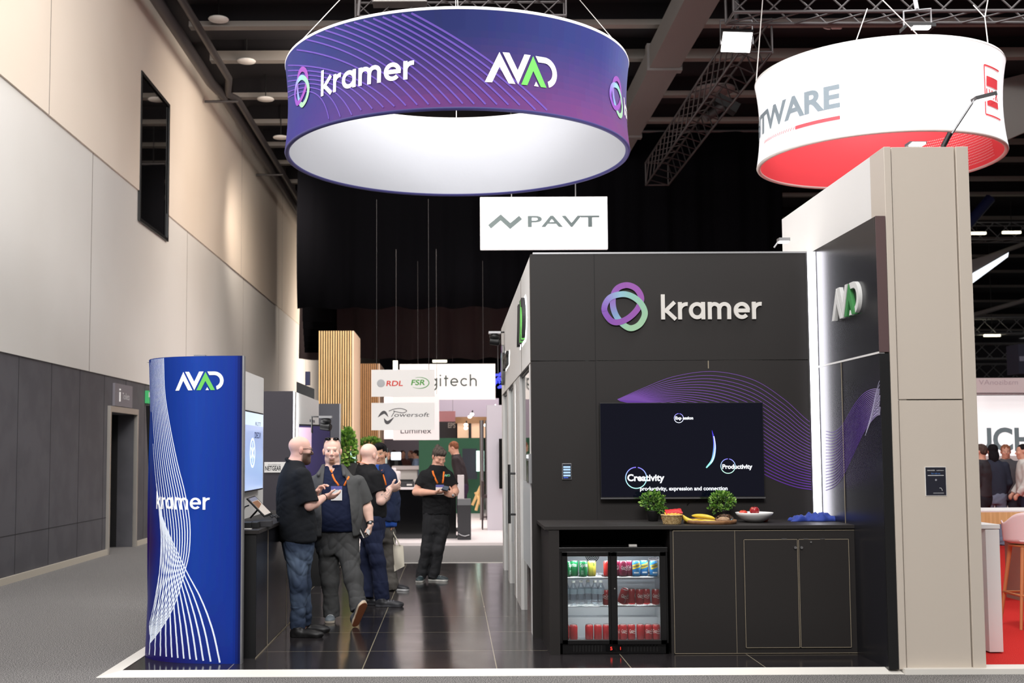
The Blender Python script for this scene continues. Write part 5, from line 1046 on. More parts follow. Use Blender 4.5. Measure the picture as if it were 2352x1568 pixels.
o, a, c = board(962, 1006, 1113, 1185, 31, 'green_wall', 'partition', 'dark green stand wall behind the person with the phone', 'display wall', kind='thing')
o, a, c = board(870, 895, 1010, 1016, 45, 'lilac', 'partition', 'pale lilac far wall above the crowd behind the pink sign', 'display wall', th=.1, kind='thing'); o, a, c = board(840, 1008, 965, 1100, 42, 'print', 'partition', 'dark grey far wall behind the busy counter', 'display wall', col=(86, 76, 82), kind='thing')
o, a, c = board(1004, 915, 1146, 970, 44, 'lilac', 'partition', 'pale lilac far wall below the widest sign', 'display wall', kind='thing')
o, a, c = board(1000, 944, 1046, 968, 34, 'pink', 'banner', 'small pink banner near the widest white sign', 'banner', wires={1005: 4.5, 1040: 4.5})
o, a, c = board(1009, 968, 1048, 1008, 33, 'print', 'fascia_sign', 'dark fascia with pale letters over the green wall', 'sign', col=(62, 60, 66)); b = MB(); e = front(0, 33, 0); q = P(1029, 982, 33); r_ = P(1046, 982, 33); text(b, 'EPS', e, q[0], r_[0], q[2], h=.2, col=(200, 192, 188), bold=.03); b.build('lettering', o)
o = thing('lit_canopy', tuple(P(1090, 1004, 32.5)), 'glowing peach canopy with a brown edge over the green wall', 'canopy')
a = P(1046, 972, 32.5); c = P(1120, 1005, 32.5); b = MB()
for u, v in ((1046, 1071), (1077, 1114)): b.box(P(u, 0, 32.5)[0], P(v, 0, 32.5)[0], 32.5, 32.6, c[2], a[2], 'peach')
b.build('light_boxes', o); MB().box(a[0], P(1152, 0, 32.5)[0], 32.4, 32.7, a[2], P(0, 962, 32.5)[2], 'print', (170, 128, 92)).build('brown_edge', o); MB().box(P(1071, 0, 32.5)[0], P(1077, 0, 32.5)[0], 32.45, 32.5, c[2] - .2, a[2], 'black').build('post', o)
for i, (px, py, lb) in enumerate(((1070, 975, 'on the brown canopy edge, first'), (1070, 983, 'below the first on the canopy'), (1116, 976, 'at the end of the peach canopy'), (1084, 951, 'before the lilac wall, upper'), (1079, 957, 'before the lilac wall, lower'))):
    q = P(px, py, 32.2); o = thing('spotlight', tuple(q), f'tiny white spotlight {lb}', 'lamp', 'tiny far spotlights'); MB().ball(q, (.055, .05, .04), 'lamp', n=10).build('bulb', o); MB().tube([q + np.array([0, .05, 0]), q + np.array([.02, .12, .1])], .02, 6, 'black').build('bracket', o)
q = P(1138, 945, 30); MB().ball(q, (.035, .06, .19), 'lamp', n=12).build('pendant_lamp', label='tall glowing oval lamp at the meeting room corner', cat='lamp')
q = P(1144, 868, 34); b = MB(); r = random.Random(3); mat('blue_led', (60, 70, 230), .4, emit=(80, 90, 255), es=1.5)
for k in range(24): b.ball(q + np.array([r.uniform(-.1, .1), r.uniform(-.05, .05), r.uniform(-.3, .15)]), .035, 'blue_led', n=8)
b.tube([q, q + np.array([0, 0, 1.2])], .01, 5, 'steel'); b.build('blue_chandelier', label='cluster of blue lights hanging near the widest sign', cat='lamp')
# far counter, trolley, stool, easel
o = thing('far_counter', (-.5, 22, .05), 'glossy black far counter with a pale top behind the person with the phone', 'counter'); a = P(893, 1119, 22); c = P(1048, 1240, 22)
MB().box(a[0], c[0], 22, 22.9, .05, a[2] - .04, 'black_gloss').build('carcass', o); MB().box(a[0] - .05, c[0] + .12, 21.95, 22.95, a[2] - .04, a[2], 'pinkwhite').build('counter_top', o); MB().box(c[0] + .03, c[0] + .06, 21.95, 22.9, .05, a[2], 'steel').build('end_post', o); MB().box(c[0] + .03, c[0] + .15, 21.93, 22.3, a[2] - .25, a[2] + .22, 'pinkwhite').build('side_rail', o)
ct = a[2]
o = thing('amplifier', tuple(P(945, 1117, 22.2)), 'flat dark amplifier box lying on the far counter', 'amplifier'); a1 = P(914, 1106, 22.2); c1 = P(951, 1117, 22.2)
MB().box(a1[0], c1[0], 22.1, 22.5, ct, ct + .1, 'charcoal').build('case', o, bevel=.01); MB().box(a1[0] + .02, c1[0] - .02, 22.15, 22.5, ct + .1, ct + .14, 'black').build('lid', o); MB().box(a1[0] + .17, a1[0] + .27, 22.096, 22.1, ct + .03, ct + .06, 'offwhite').build('label_plate', o)
for i, (px, h) in enumerate(((894, .32), (903, .36), (913, .3))):
    q = P(px, 1115, 22.3); MB().lathe([(.05, 0), (.055, .02), (.055, h - .02), (.045, h)], (q[0], 22.35, ct), 16, 'pinkwhite').build('white_tube', label=f'white cylinder on the far counter, {("first", "second", "third")[i]} from the black T-shirt', cat='cylinder', group='white cylinders on the far counter')
o = thing('trolley_box', tuple(P(1066, 1238, 21.8)), 'charcoal box with a grey lid beside the far counter', 'box'); a = P(1051, 1146, 21.6); c = P(1082, 1238, 21.6)
MB().box(a[0], c[0], 21.6, 21.9, .05, a[2] - .11, 'charcoal').build('body', o, bevel=.005); MB().box(a[0], c[0], 21.6, 21.9, a[2] - .11, a[2], 'steel').build('lid', o); MB().tube([P(1053, 1225, 21.58), P(1060, 1229, 21.58), P(1068, 1231, 21.58), P(1078, 1228, 21.58)], .012, 6, 'alu').build('cable', o)
def bar_stool(x, y, label, m, lm, s=1.0, sh=.76, bh=1.05, shell=False):
    o = thing('bar_stool', (x, y, .05), label, 'bar stool'); w = .22
    if not shell: MB().box(x - w, x + w, y - w, y + w, sh - .06, sh, m).build('seat', o, bevel=.01); MB().box(x - w, x - w + .05, y - w, y + w, sh, bh, m).build('backrest', o, bevel=.01)
    for i, (dx, dy) in enumerate(((-1, -1), (1, -1), (1, 1), (-1, 1))): MB().tube([(x + dx * w * .9, y + dy * w * .9, sh - .05), (x + dx * w * .95, y + dy * w * .95, .05)], .014, 6, lm).build('leg', o)
    MB().tube([(x - w * .92, y - w * .92, .3), (x + w * .92, y - w * .92, .3), (x + w * .92, y + w * .92, .3), (x - w * .92, y + w * .92, .3), (x - w * .92, y - w * .92, .3)], .01, 6, lm).build('footrest', o); return o
q = P(1131, 1210, 24); bar_stool(q[0] + .02, 24.6, 'dark brown bar stool on the pale floor by the meeting room corner', 'print_stool' if 'print_stool' in MATS else mat('stool', (62, 48, 48), .6).name, 'stool')
o = thing('wall_screen', tuple(P(1150, 1122, 26)), 'narrow dark screen edge on a pale post by the meeting room corner', 'screen'); a = P(1146, 1007, 24); c = P(1165, 1122, 24); MB().box(a[0], c[0] + .2, 24, 24.06, c[2], a[2], 'black_gloss').build('display', o); a = P(1118, 930, 24.2); c = P(1165, 1205, 24.2); MB().box(a[0], c[0] + .2, 24.2, 24.35, .05, a[2], 'print', (205, 200, 208)).build('board', o)
a = P(1106, 965, 28); MB().tube([(a[0], 28, .05), (a[0], 28, a[2])], .05, 8, 'steel').tube([(a[0] + .12, 28, .05), (a[0] + .12, 28, a[2])], .035, 8, 'steel').build('steel_post', label='pair of steel posts beside the peach canopy', cat='post')
o = thing('lit_screen', tuple(P(1098, 1080, 30)), 'bright greenish-white screen on the green wall', 'screen'); a = P(1094, 1035, 30); c = P(1112, 1082, 30); mat('screen_mint', (220, 255, 245), .4, emit=(205, 255, 240), es=1.4)
MB().box(a[0], c[0], 30, 30.05, c[2], a[2], 'screen_mint').build('display', o); a = P(1062, 1030, 30.2); c = P(1096, 1100, 30.2); MB().box(a[0], c[0], 30.2, 30.3, c[2], a[2], 'print', (24, 30, 44)).build('backing', o)
o = thing('lit_screen', tuple(P(817, 1060, 25)), 'upright mint lit screen between the green plant and the black T-shirt', 'screen'); a = P(805, 1037, 25); c = P(816, 1068, 25); MB().box(a[0], c[0], 25, 25.06, c[2], a[2], 'screen_mint').build('display', o); MB().box(a[0] - .03, c[0] + .03, 25.06, 25.12, .05, a[2] + .03, 'black').build('stand', o)
o = thing('lit_screen', tuple(P(908, 1060, 34)), 'white lit monitor among the far crowd', 'screen'); a = P(898, 1038, 34); c = P(921, 1056, 34); MB().box(a[0], c[0], 34, 34.06, c[2], a[2], 'screen_white').build('display', o, bevel=.02); MB().box(a[0] + .1, a[0] + .2, 34.06, 34.1, .9, a[2], 'black').build('stand', o)
o = thing('lit_screen', tuple(P(884, 1060, 30)), 'narrow pale edge-on screen behind the navy jacket', 'screen'); a = P(881, 1029, 30); c = P(888, 1064, 30); MB().box(a[0], c[0], 30, 30.4, c[2], a[2], 'print', (190, 215, 216)).build('display', o); MB().tube([(a[0], 30.2, .05), (a[0], 30.2, c[2])], .03, 6, 'black').build('stand', o)
o = thing('display_table', tuple(P(940, 1100, 33)), 'white display table among the far crowd', 'table'); a = P(900, 1070, 33); c = P(962, 1100, 33); MB().box(a[0], c[0], 33, 34, a[2] - .1, a[2], 'pinkwhite').build('table_top', o); MB().box(a[0] + .05, c[0] - .05, 33.1, 33.9, .0, a[2] - .1, 'white').build('base', o)
o = thing('folding_easel', tuple(P(1080, 1172, 29)), 'pale timber folded easel against the green wall', 'easel'); b = MB()
for (x0, y0, x1, y1) in ((1107, 1110, 1085, 1160), (1110, 1112, 1093, 1172), (1092, 1130, 1108, 1165)): b.tube([P(x0, y0, 29), P(x1, y1, 29)], .04, 6, 'slat')
b.build('frame', o)

# ================================================================ the neighbour at the edge: white counter, bar stool, banner
wc = thing('white_counter', (4.6, 11.2, .02), 'white counter beside the beige column on the red carpet', 'counter'); x0 = P(2235, 1300, 10.2)[0]; x1 = P(2320, 1400, 9.6)[0]; q = G(2320, 1500, .02)
yc = q[1]; MB().box(x0 - .2, q[0] - .05, yc, yc + .6, .03, 1.0, 'white').build('carcass', wc, bevel=.003); MB().box(x0 - .25, q[0] - .045, yc - .005, yc + .62, 1.005, 1.04, 'white').build('counter_top', wc, bevel=.003)
o = thing('high_table', (5.2, 12.4, .02), 'white high table with a pale timber edge behind the white counter', 'table'); a = P(2248, 1176, 12.5); c = P(2312, 1203, 12.5)
MB().box(a[0], c[0] + .8, 12.5, 13.2, c[2], a[2], 'slat').box(a[0], c[0] + .8, 12.5, 13.2, a[2], a[2] + .015, 'white').build('table_top', o); MB().box(c[0] + .25, c[0] + .8, 12.7, 13.1, .02, c[2], 'print', (158, 128, 112)).build('base', o)
st = thing('bar_stool', tuple(G(2345, 1440, .02)), 'pale pink shell bar stool with orange timber legs', 'bar stool'); mat('shell_pink', (238, 208, 208), .5); mat('leg_wood', (206, 134, 84), .5)
q = G(2345, 1440, .02); sx_, sy_ = q[0] + .12, q[1]; vs = []; fs = []; n = 22
for j in range(11):
    t = j / 10
    for i in range(n + 1):
        a_ = pi * (-.08 + 1.16 * i / n); vs.append((sx_ - .225 * cos(a_) * (1 + .06 * t), sy_ - .20 * sin(a_) * (1 + .08 * t) + .03, .80 + (.27 * (1 - .38 * abs(cos(a_)) ** 7)) * t))
fs = [(j * (n + 1) + i, j * (n + 1) + i + 1, (j + 1) * (n + 1) + i + 1, (j + 1) * (n + 1) + i) for j in range(10) for i in range(n)]
s_ = MB().add(vs, fs, 'shell_pink', None, True).build('backrest', st); s_.modifiers.new('s', 'SOLIDIFY').thickness = .012
MB().lathe([(.0, .77), (.15, .775), (.21, .80), (.215, .815), (.0, .80)], (sx_, sy_ + .03, 0), 24, 'shell_pink').build('seat', st); MB().lathe([(.0, .745), (.17, .75), (.18, .768), (0, .77)], (sx_, sy_ + .03, 0), 20, 'leg_wood').build('seat_base', st)
for dx, dy in ((-1, -1), (1, -1), (1, 1), (-1, 1)): MB().tube([(sx_ + dx * .12, sy_ + .03 + dy * .12, .75), (sx_ + dx * .2, sy_ + .03 + dy * .2, .02)], [.02, .014], 8, 'leg_wood').build('leg', st)
MB().tube([(sx_ + .175 * u, sy_ + .03 + .175 * v, .32) for u, v in ((-1, -1), (1, -1), (1, 1), (-1, 1), (-1, -1))], .012, 6, 'leg_wood').build('footrest', st)
o, a, c = board(2215, 908, 2420, 1046, 24, 'sign_lit', 'backlit_banner', 'wide glowing white banner with grey letters beyond the column', 'banner', kind='thing'); b = MB(); e = front(0, 24, 0); q = P(2178, 1034, 24); r_ = P(2374, 1034, 24); text(b, 'OUCH', e, q[0], r_[0], q[2], h=.64, col=(142, 166, 172), w=.006, bold=.03); b.build('lettering', o)
b_ = P(2215, 1180, 24); MB().box(a[0], c[0], 24.02, 24.06, .02, c[2], 'white').build('lower_board', o)
o, a, c = board(2228, 868, 2420, 905, 23.5, 'pinkwhite', 'header_sign', 'pale curved header with faint mirrored lettering above the glowing banner', 'sign', kind='thing'); b = MB(); e2_ = lambda u, v, w: (P(2338, 890, 23.5)[0] - u, 23.5 - w, P(0, 893, 23.5)[2] + v); text(b, 'madisonAV', e2_, 0, .78, 0, h=.14, col=(206, 190, 196), w=.004); b.build('lettering', o)
MB().tube([P(2222, 903, 22.8), P(2420, 903, 22.8)], .012, 6, 'steel').build('rail', o)
o = thing('stage_speaker', tuple(P(2345, 835, 30)), 'dark hanging loudspeaker array at the frame edge above the banner', 'loudspeaker'); a = P(2338, 790, 28); c = P(2372, 858, 28); MB().box(a[0], c[0], 28, 28.6, c[2], a[2], 'print', (44, 46, 62)).build('cabinet', o); MB().box(a[0] + .02, c[0], 27.98, 28, c[2] + .3, c[2] + .42, 'print', (120, 122, 138)).build('label_plate', o)
# ================================================================ people: one smooth surface per body, clothes grown over it
class Field:
    def __init__(s, lo, hi, h):
        s.lo = np.array(lo, float); s.h = h; s.n = np.ceil((np.array(hi) - s.lo) / h).astype(int) + 1
        s.D = np.full(s.n, .5, np.float32); s.ax = [(s.lo[k] + h * np.arange(s.n[k])).astype(np.float32) for k in range(3)]
    def sub(s, lo, hi, pad):
        i0 = np.clip(np.floor((np.minimum(lo, hi) - pad - s.lo) / s.h).astype(int), 0, s.n); i1 = np.clip(np.ceil((np.maximum(lo, hi) + pad - s.lo) / s.h).astype(int) + 1, 0, s.n)
        sl = tuple(slice(a, b) for a, b in zip(i0, i1)); return sl, s.ax[0][sl[0]][:, None, None], s.ax[1][sl[1]][None, :, None], s.ax[2][sl[2]][None, None, :]
    def put(s, sl, d, k, op='u'):
        A = s.D[sl]
        if A.size == 0: return
        if op == 's': d = -d; A = -A; 
        if op == 's':
            h = np.clip(.5 + .5 * (d * 1 - A) / k, 0, 1) if False else None
            a = -A; b = d; h = np.clip(.5 - .5 * (b - a) / k, 0, 1); s.D[sl] = b * (1 - h) + a * h + k * h * (1 - h)
        else:
            h = np.clip(.5 + .5 * (d - A) / k, 0, 1); s.D[sl] = d * (1 - h) + A * h - k * h * (1 - h)
    def cone(s, a, b, ra, rb, k=.02, op='u', cut=None, flat=1.0):
        a = np.array(a, float); b = np.array(b, float); m = max(ra, rb) + k + 3 * s.h
        sl, x, y, z = s.sub(np.minimum(a, b), np.maximum(a, b), m); e = b - a; L = float(e @ e) + 1e-12
        t = np.clip(((x - a[0]) * e[0] + (y - a[1]) * e[1] + (z - a[2]) * e[2]) / L, 0, 1)
        d = np.sqrt((x - a[0] - t * e[0]) ** 2 + (y - a[1] - t * e[1]) ** 2 + (z - a[2] - t * e[2]) ** 2) - (ra + (rb - ra) * t)
        if cut is not None: l = sqrt(L); d = np.maximum(d, ((x - b[0]) * e[0] + (y - b[1]) * e[1] + (z - b[2]) * e[2]) / l - cut)
        s.put(sl, d, k, op)
    def ell(s, c, R, r, k=.02, op='u'):
        c = np.array(c, float); r = np.array(r, float); m = r.max() + k + 3 * s.h; sl, x, y, z = s.sub(c, c, m); x = x - c[0]; y = y - c[1]; z = z - c[2]
        q = [x * R[0][i] + y * R[1][i] + z * R[2][i] for i in range(3)]
        k0 = np.sqrt(sum((q[i] / r[i]) ** 2 for i in range(3))); k1 = np.sqrt(sum((q[i] / r[i] ** 2) ** 2 for i in range(3))) + 1e-9
        s.put(sl, k0 * (k0 - 1) / k1, k, op)
    def loft(s, kn, yaw, k=.03, grow=0.0, z0=None, z1=None, n=2.4, op='u'):
        """kn: (z, cx, cy, half width, half depth), low to high"""
        kn = np.array(sorted(kn), float); z0 = kn[0, 0] if z0 is None else z0; z1 = kn[-1, 0] if z1 is None else z1; m = kn[:, 3:].max() + grow + .05
        sl, x, y, z = s.sub(np.array([kn[:, 1].min(), kn[:, 2].min(), z0]), np.array([kn[:, 1].max(), kn[:, 2].max(), z1]), m); Z = z.ravel(); zz = np.linspace(kn[0, 0], kn[-1, 0], 60)
        def f(i):
            v = np.interp(zz, kn[:, 0], kn[:, i]); 
            for _ in range(4): v = np.convolve(np.pad(v, 2, 'edge'), [.1, .2, .4, .2, .1], 'valid')
            return np.interp(Z, zz, v)[None, None, :]
        cx, cy, a, b = f(1), f(2), f(3) + grow, f(4) + grow; ux, uy = cos(yaw), sin(yaw)   # forward direction of the chest
        v = (x - cx) * ux + (y - cy) * uy; u = -(x - cx) * uy + (y - cy) * ux
        k0 = (np.abs(u / a) ** n + np.abs(v / b) ** n) ** (1 / n) + 1e-6; rr = np.sqrt(u * u + v * v) + 1e-6; d = (k0 - 1) / k0 * rr * .85
        dz = np.maximum(z0 - z, z - z1); h = np.clip(.5 - .5 * (dz - d) / .03, 0, 1); d = dz * (1 - h) + d * h + .03 * h * (1 - h); s.put(sl, d, k, op)
    def wrinkle(s, amp, seed, sz=(14, 14, 9), z0=-9, z1=9):
        r = random.Random(seed); x, y, z = s.ax[0][:, None, None], s.ax[1][None, :, None], s.ax[2][None, None, :]
        w = np.zeros(s.n, np.float32)
        for i in range(4):
            f = 1.0 + i * .8; a, b, c = (r.uniform(-1, 1) * sz[0] * f, r.uniform(-1, 1) * sz[1] * f, r.choice((-1, 1)) * r.uniform(.6, 1.2) * sz[2] * f); p = r.uniform(0, 6)
            w += ((1 - 2 * np.abs(np.sin(.5 * (a * x + b * y + c * z) + p + 1.6 * np.sin(b * .7 * x - a * .6 * y + c * .25 * z + p)) ) ** .8) / f).astype(np.float32)
        w *= (.5 + .5 * np.sin(3.1 * x + 5 * z + r.uniform(0, 6)) * np.sin(4 * y + 2.3 * z)).astype(np.float32) + .25
        s.D += (amp * w * ((z > z0) & (z < z1))).astype(np.float32)
    def cutz(s, z0=None, z1=None):
        z = s.ax[2][None, None, :]
        if z0 is not None: s.D = np.maximum(s.D, z0 - z)
        if z1 is not None: s.D = np.maximum(s.D, z - z1)
    def mesh(s):
        D = s.D; S = D < 0; n = s.n; o = [(i, j, k) for i in (0, 1) for j in (0, 1) for k in (0, 1)]
        cnt = np.zeros(n - 1, np.int8)
        for i, j, k in o: cnt += S[i:n[0] - 1 + i, j:n[1] - 1 + j, k:n[2] - 1 + k]
        act = np.argwhere((cnt > 0) & (cnt < 8)); idx = -np.ones(n - 1, np.int32); idx[tuple(act.T)] = np.arange(len(act))
        acc = np.zeros((len(act), 3)); num = np.zeros(len(act))
        for a in o:
            for k in range(3):
                if a[k] == 0:
                    b = list(a); b[k] = 1; da = D[act[:, 0] + a[0], act[:, 1] + a[1], act[:, 2] + a[2]]; db = D[act[:, 0] + b[0], act[:, 1] + b[1], act[:, 2] + b[2]]
                    m = (da < 0) != (db < 0); t = np.where(m, da / np.where(m, da - db, 1), 0); q = np.array(a, float)[None].repeat(len(act), 0); q[:, k] += t; acc[m] += q[m]; num[m] += 1
        V = s.lo + s.h * (act + acc / num[:, None]); Q = []
        for k in range(3):
            u, v = (k + 1) % 3, (k + 2) % 3; sl0 = [slice(1, -1)] * 3; sl0[k] = slice(0, -1); sl1 = [slice(1, -1)] * 3; sl1[k] = slice(1, None)
            A = S[tuple(sl0)]; B = S[tuple(sl1)]; e = np.argwhere(A != B); off = np.ones(3, int); off[k] = 0; e = e + off
            inside = S[tuple(e.T)]; c = []
            for du, dv in ((-1, -1), (0, -1), (0, 0), (-1, 0)): p = e.copy(); p[:, u] += du; p[:, v] += dv; p = np.clip(p, 0, n - 2); c.append(idx[tuple(p.T)])
            q = np.stack(c, 1); q[~inside] = q[~inside][:, ::-1]; Q.append(q[(q >= 0).all(1)])
        return V, np.concatenate(Q)
def arr_mesh(name, V, Q, m, cols=None, parent=None):
    o0 = np.array(WL[parent.name]); me = bpy.data.meshes.new(name); me.vertices.add(len(V)); me.vertices.foreach_set('co', (V - o0).astype(np.float32).ravel())
    me.loops.add(Q.size); me.loops.foreach_set('vertex_index', Q.astype(np.int32).ravel()); me.polygons.add(len(Q)); me.polygons.foreach_set('loop_start', np.arange(len(Q), dtype=np.int32) * 4)
    me.polygons.foreach_set('use_smooth', np.ones(len(Q), bool)); me.materials.append(MATS[m]); me.update(calc_edges=True); me.validate()
    if cols is not None:
        at = me.attributes.new('Col', 'FLOAT_COLOR', 'POINT'); at.data.foreach_set('color', np.concatenate([cols, np.ones((len(cols), 1))], 1).astype(np.float32).ravel())
    return link(me, name, o0, parent)
def nrm(v): v = np.array(v, float); return v / (np.linalg.norm(v) or 1)
def hand(F_, w, d, n, s, curl=(.5, .5, .5, .5), size=1.0, thumb=(.6, .75, .25), k=.007):
    d = nrm(d); n = np.array(n, float); n = nrm(n - d * (n @ d)); t = s * np.cross(d, n); w = np.array(w, float)
    F_.ell(w + d * .05 * size, np.stack([d, t, n], 1), np.array((.056, .043, .019)) * size, .015); F_.ell(w + (d * .03 + t * .02 + n * .006) * size, np.stack([d, t, n], 1), np.array((.032, .018, .017)) * size, .012)
    for i, (off, L) in enumerate(((.031, .072), (.0105, .082), (-.0105, .076), (-.031, .060))):
        p = w + (d * (.088 - .004 * abs(i - 1)) + t * off) * size; a = 0.0; dr = nrm(d + t * off * 3.2)
        for f, r0, r1 in ((.45, .0098, .0092), (.31, .0092, .0085), (.24, .0085, .0072)):
            a += curl[i] * (1.0 if f > .4 else .9); q = p + (dr * cos(a) + n * sin(a)) * L * f * size; F_.cone(p, q, r0 * size, r1 * size, k if f > .4 else .003); p = q
    p = w + (d * .028 + t * .034) * size; a = nrm(d * thumb[0] + t * thumb[1] + n * thumb[2]); q = p + a * .042 * size; F_.cone(p, q, .0135 * size, .011 * size, .012); F_.cone(q, q + nrm(a + d * .5 + n * .15) * .032 * size, .0108 * size, .0085 * size, .004)
def face_axes(yaw, pitch=0.0, tilt=0.0):
    f = np.array([cos(yaw) * cos(pitch), sin(yaw) * cos(pitch), sin(pitch)]); r = nrm(np.cross(f, (0, 0, 1))); u = np.cross(r, f); r2 = r * cos(tilt) + u * sin(tilt); return np.stack([r2, f, np.cross(r2, f)], 1)
def head(F_, c, R, sc, jaw=1.0, nose=1.0, beard=False):
    I = lambda p: c + R @ (np.array(p, float) * sc); E = lambda p, r, k=.02, op='u': F_.ell(I(p), R, np.array(r) * sc, k, op)
    E((0, -.012, .045), (.075, .097, .083)); E((.013, -.012, .047), (.061, .092, .077)); E((-.013, -.012, .047), (.061, .092, .077)); E((0, .030, -.028), (.060 * jaw, .066, .078), .03); E((0, .070, -.090), (.030 * jaw, .024, .022), .025)
    if beard: E((0, .066, -.095), (.040, .030, .030), .03)
    for s in (-1, 1):
        E((s * .038, .066, -.016), (.028, .026, .024), .02); E((s * .030, .108, .012), (.019, .020, .012), .012, 's'); E((s * .031, .081, .010), (.0135, .0125, .0115), .004); E((s * .046, .02, -.07), (.018 * jaw, .034, .028), .03)
        E((s * .080, -.008, .002), (.009, .019, .032), .006); E((s * .085, -.002, .010), (.007, .012, .019), .004)
    F_.cone(I((-.034, .087, .031)), I((.034, .087, .031)), .010 * sc, .010 * sc, .016)
    F_.cone(I((0, .088, .022)), I((0, .113 * nose, -.020)), .009 * sc, .0125 * sc, .010); E((-.011, .102, -.026), (.008, .010, .008), .006); E((.011, .102, -.026), (.008, .010, .008), .006)
    E((0, .090, -.050), (.026, .014, .007), .006); E((0, .088, -.063), (.022, .014, .008), .006); E((0, .104, -.0565), (.024, .008, .0018), .003, 's')
def lerp3(C_, m, c): m = np.clip(m, 0, 1)[:, None]; return C_ * (1 - m) + np.array(lin(c))[None] * m
def paint_head(V, Cc, c, R, sc, spec):
    q = (V - c) @ R / sc; x, y, z = q[:, 0], q[:, 1], q[:, 2]; near = (np.abs(x) < .1) & (y > -.13) & (z > -.15) & (z < .16); N = near.astype(float); ax = np.abs(x)
    g = lambda d, w=.15: np.clip((1 - d) / w, 0, 1)
    ruddy = spec.get('ruddy', (214, 140, 122)); Cc = lerp3(Cc, N * .5 * g(((ax - .042) / .026) ** 2 + ((z + .02) / .022) ** 2, .8) * (y > .03), ruddy); Cc = lerp3(Cc, N * .5 * g((x / .016) ** 2 + ((z + .022) / .014) ** 2, .8) * (y > .09), ruddy); Cc = lerp3(Cc, N * .4 * np.clip((ax - .077) / .006, 0, 1) * (np.abs(z) < .036) * (np.abs(y + .008) < .03), ruddy)
    if spec.get('beard'):
        col, top = spec['beard'], spec.get('beard_top', -.03); m = g(np.maximum(0, (z - (top + .012 * np.sin(ax * 60))) / .02 + .5), .8) * np.clip((y + .005) / .02, 0, 1) * (z > -.14)
        if spec.get('goatee'): m = m * g((x / .040) ** 2 + ((z + .085) / .045) ** 2, .75)
        m = m * (1 - g((x / .022) ** 2 + ((z + .056) / .011) ** 2, .4)); Cc = lerp3(Cc, N * m * spec.get('beard_a', .85), col)
    Cc = lerp3(Cc, N * g((x / .025) ** 2 + ((z + .057) / .0105) ** 2, .5) * (y > .06) * .55, spec.get('lips', (178, 104, 98)))
    Cc = lerp3(Cc, N * g(((ax - .033) / .021) ** 2 + ((z - .0325 + (ax - .033) * .12) / .0052) ** 2, .5) * (y > .05) * spec.get('brow_a', .6), spec.get('brow', (96, 70, 54)))
    if not spec.get('closed'):
        Cc = lerp3(Cc, N * g(((ax - .031) / .0145) ** 2 + ((z - .0105) / .0068) ** 2, .3) * (y > .05) * .8, (232, 222, 216)); Cc = lerp3(Cc, N * g(((ax - .030) / .0062) ** 2 + ((z - .0105) / .0066) ** 2, .3) * (y > .05), (52, 44, 42))
    Cc = lerp3(Cc, N * g(((ax - .031) / .018) ** 2 + ((z - (.0175 if not spec.get('closed') else .008)) / .0028) ** 2, .4) * (y > .05) * .5, (104, 72, 62))
    return Cc
def shoe(parent, heel, d, L, gz, col, sole, sz=.048, up=0.0, h=.0045, lace=None, top=.085, tread=None):
    """heel: back of the heel on the ground; up: radians the toe lifts about the heel"""
    d = nrm((d[0], d[1], 0)); u = np.array([0, 0, 1.0]); heel = np.array((heel[0], heel[1], gz)); f = d * cos(up) + u * sin(up); w = u * cos(up) - d * sin(up); s = np.cross(f, w)
    I = lambda a, b, c: heel + f * a * L + s * b + w * c; R = np.stack([f, s, w], 1); pts = np.array([I(a, b, c) for a in (-.15, 1.15) for b in (-.09, .09) for c in (-.03, .2)])
    F_ = Field(pts.min(0), pts.max(0), h); F_.ell(I(.2, 0, .035), R, (.2 * L, sz * .78, .05), .02); F_.ell(I(.5, 0, .03), R, (.3 * L, sz * .86, .042), .03); F_.ell(I(.76, 0, .026), R, (.25 * L, sz, .034), .03)
    F_.cone(I(.24, 0, .05), I(.22, 0, top + .02), sz * .84, sz * .80, .02, cut=-.02)
    F_.cone(I(.13, 0, .004), I(.5, 0, .004), sz * .8, sz * .82, .01); F_.cone(I(.5, 0, .004), I(.8, 0, .004), sz * .82, sz * .97, .01)
    x, y, z = F_.ax[0][:, None, None] - heel[0], F_.ax[1][None, :, None] - heel[1], F_.ax[2][None, None, :] - heel[2]; F_.D = np.maximum(F_.D, -(x * w[0] + y * w[1] + z * w[2])).astype(np.float32)
    V, Q = F_.mesh(); hh = (V - heel) @ w; C_ = np.tile(np.array(lin(col)), (len(V), 1)); C_ = lerp3(C_, (hh < .024) * 1.0, sole)
    if tread: C_ = lerp3(C_, (hh < .004) * 1.0, tread)
    if lace: a_ = (V - heel) @ f / L; b_ = np.abs((V - heel) @ s); C_ = lerp3(C_, ((a_ > .42) & (a_ < .72) & (b_ < .028) & (hh > .045) & (np.sin(a_ * 70) > .2)) * 1.0, lace)
    return arr_mesh('shoe', V, Q, 'cloth_shoe', C_, parent)
vmat('cloth_shoe', .45, spec=.4); vmat('shirt_cloth', .85, spec=.2, bump=(500, .12, .002)); vmat('denim', .85, spec=.2, bump=(600, .2, .002))
BV = {}
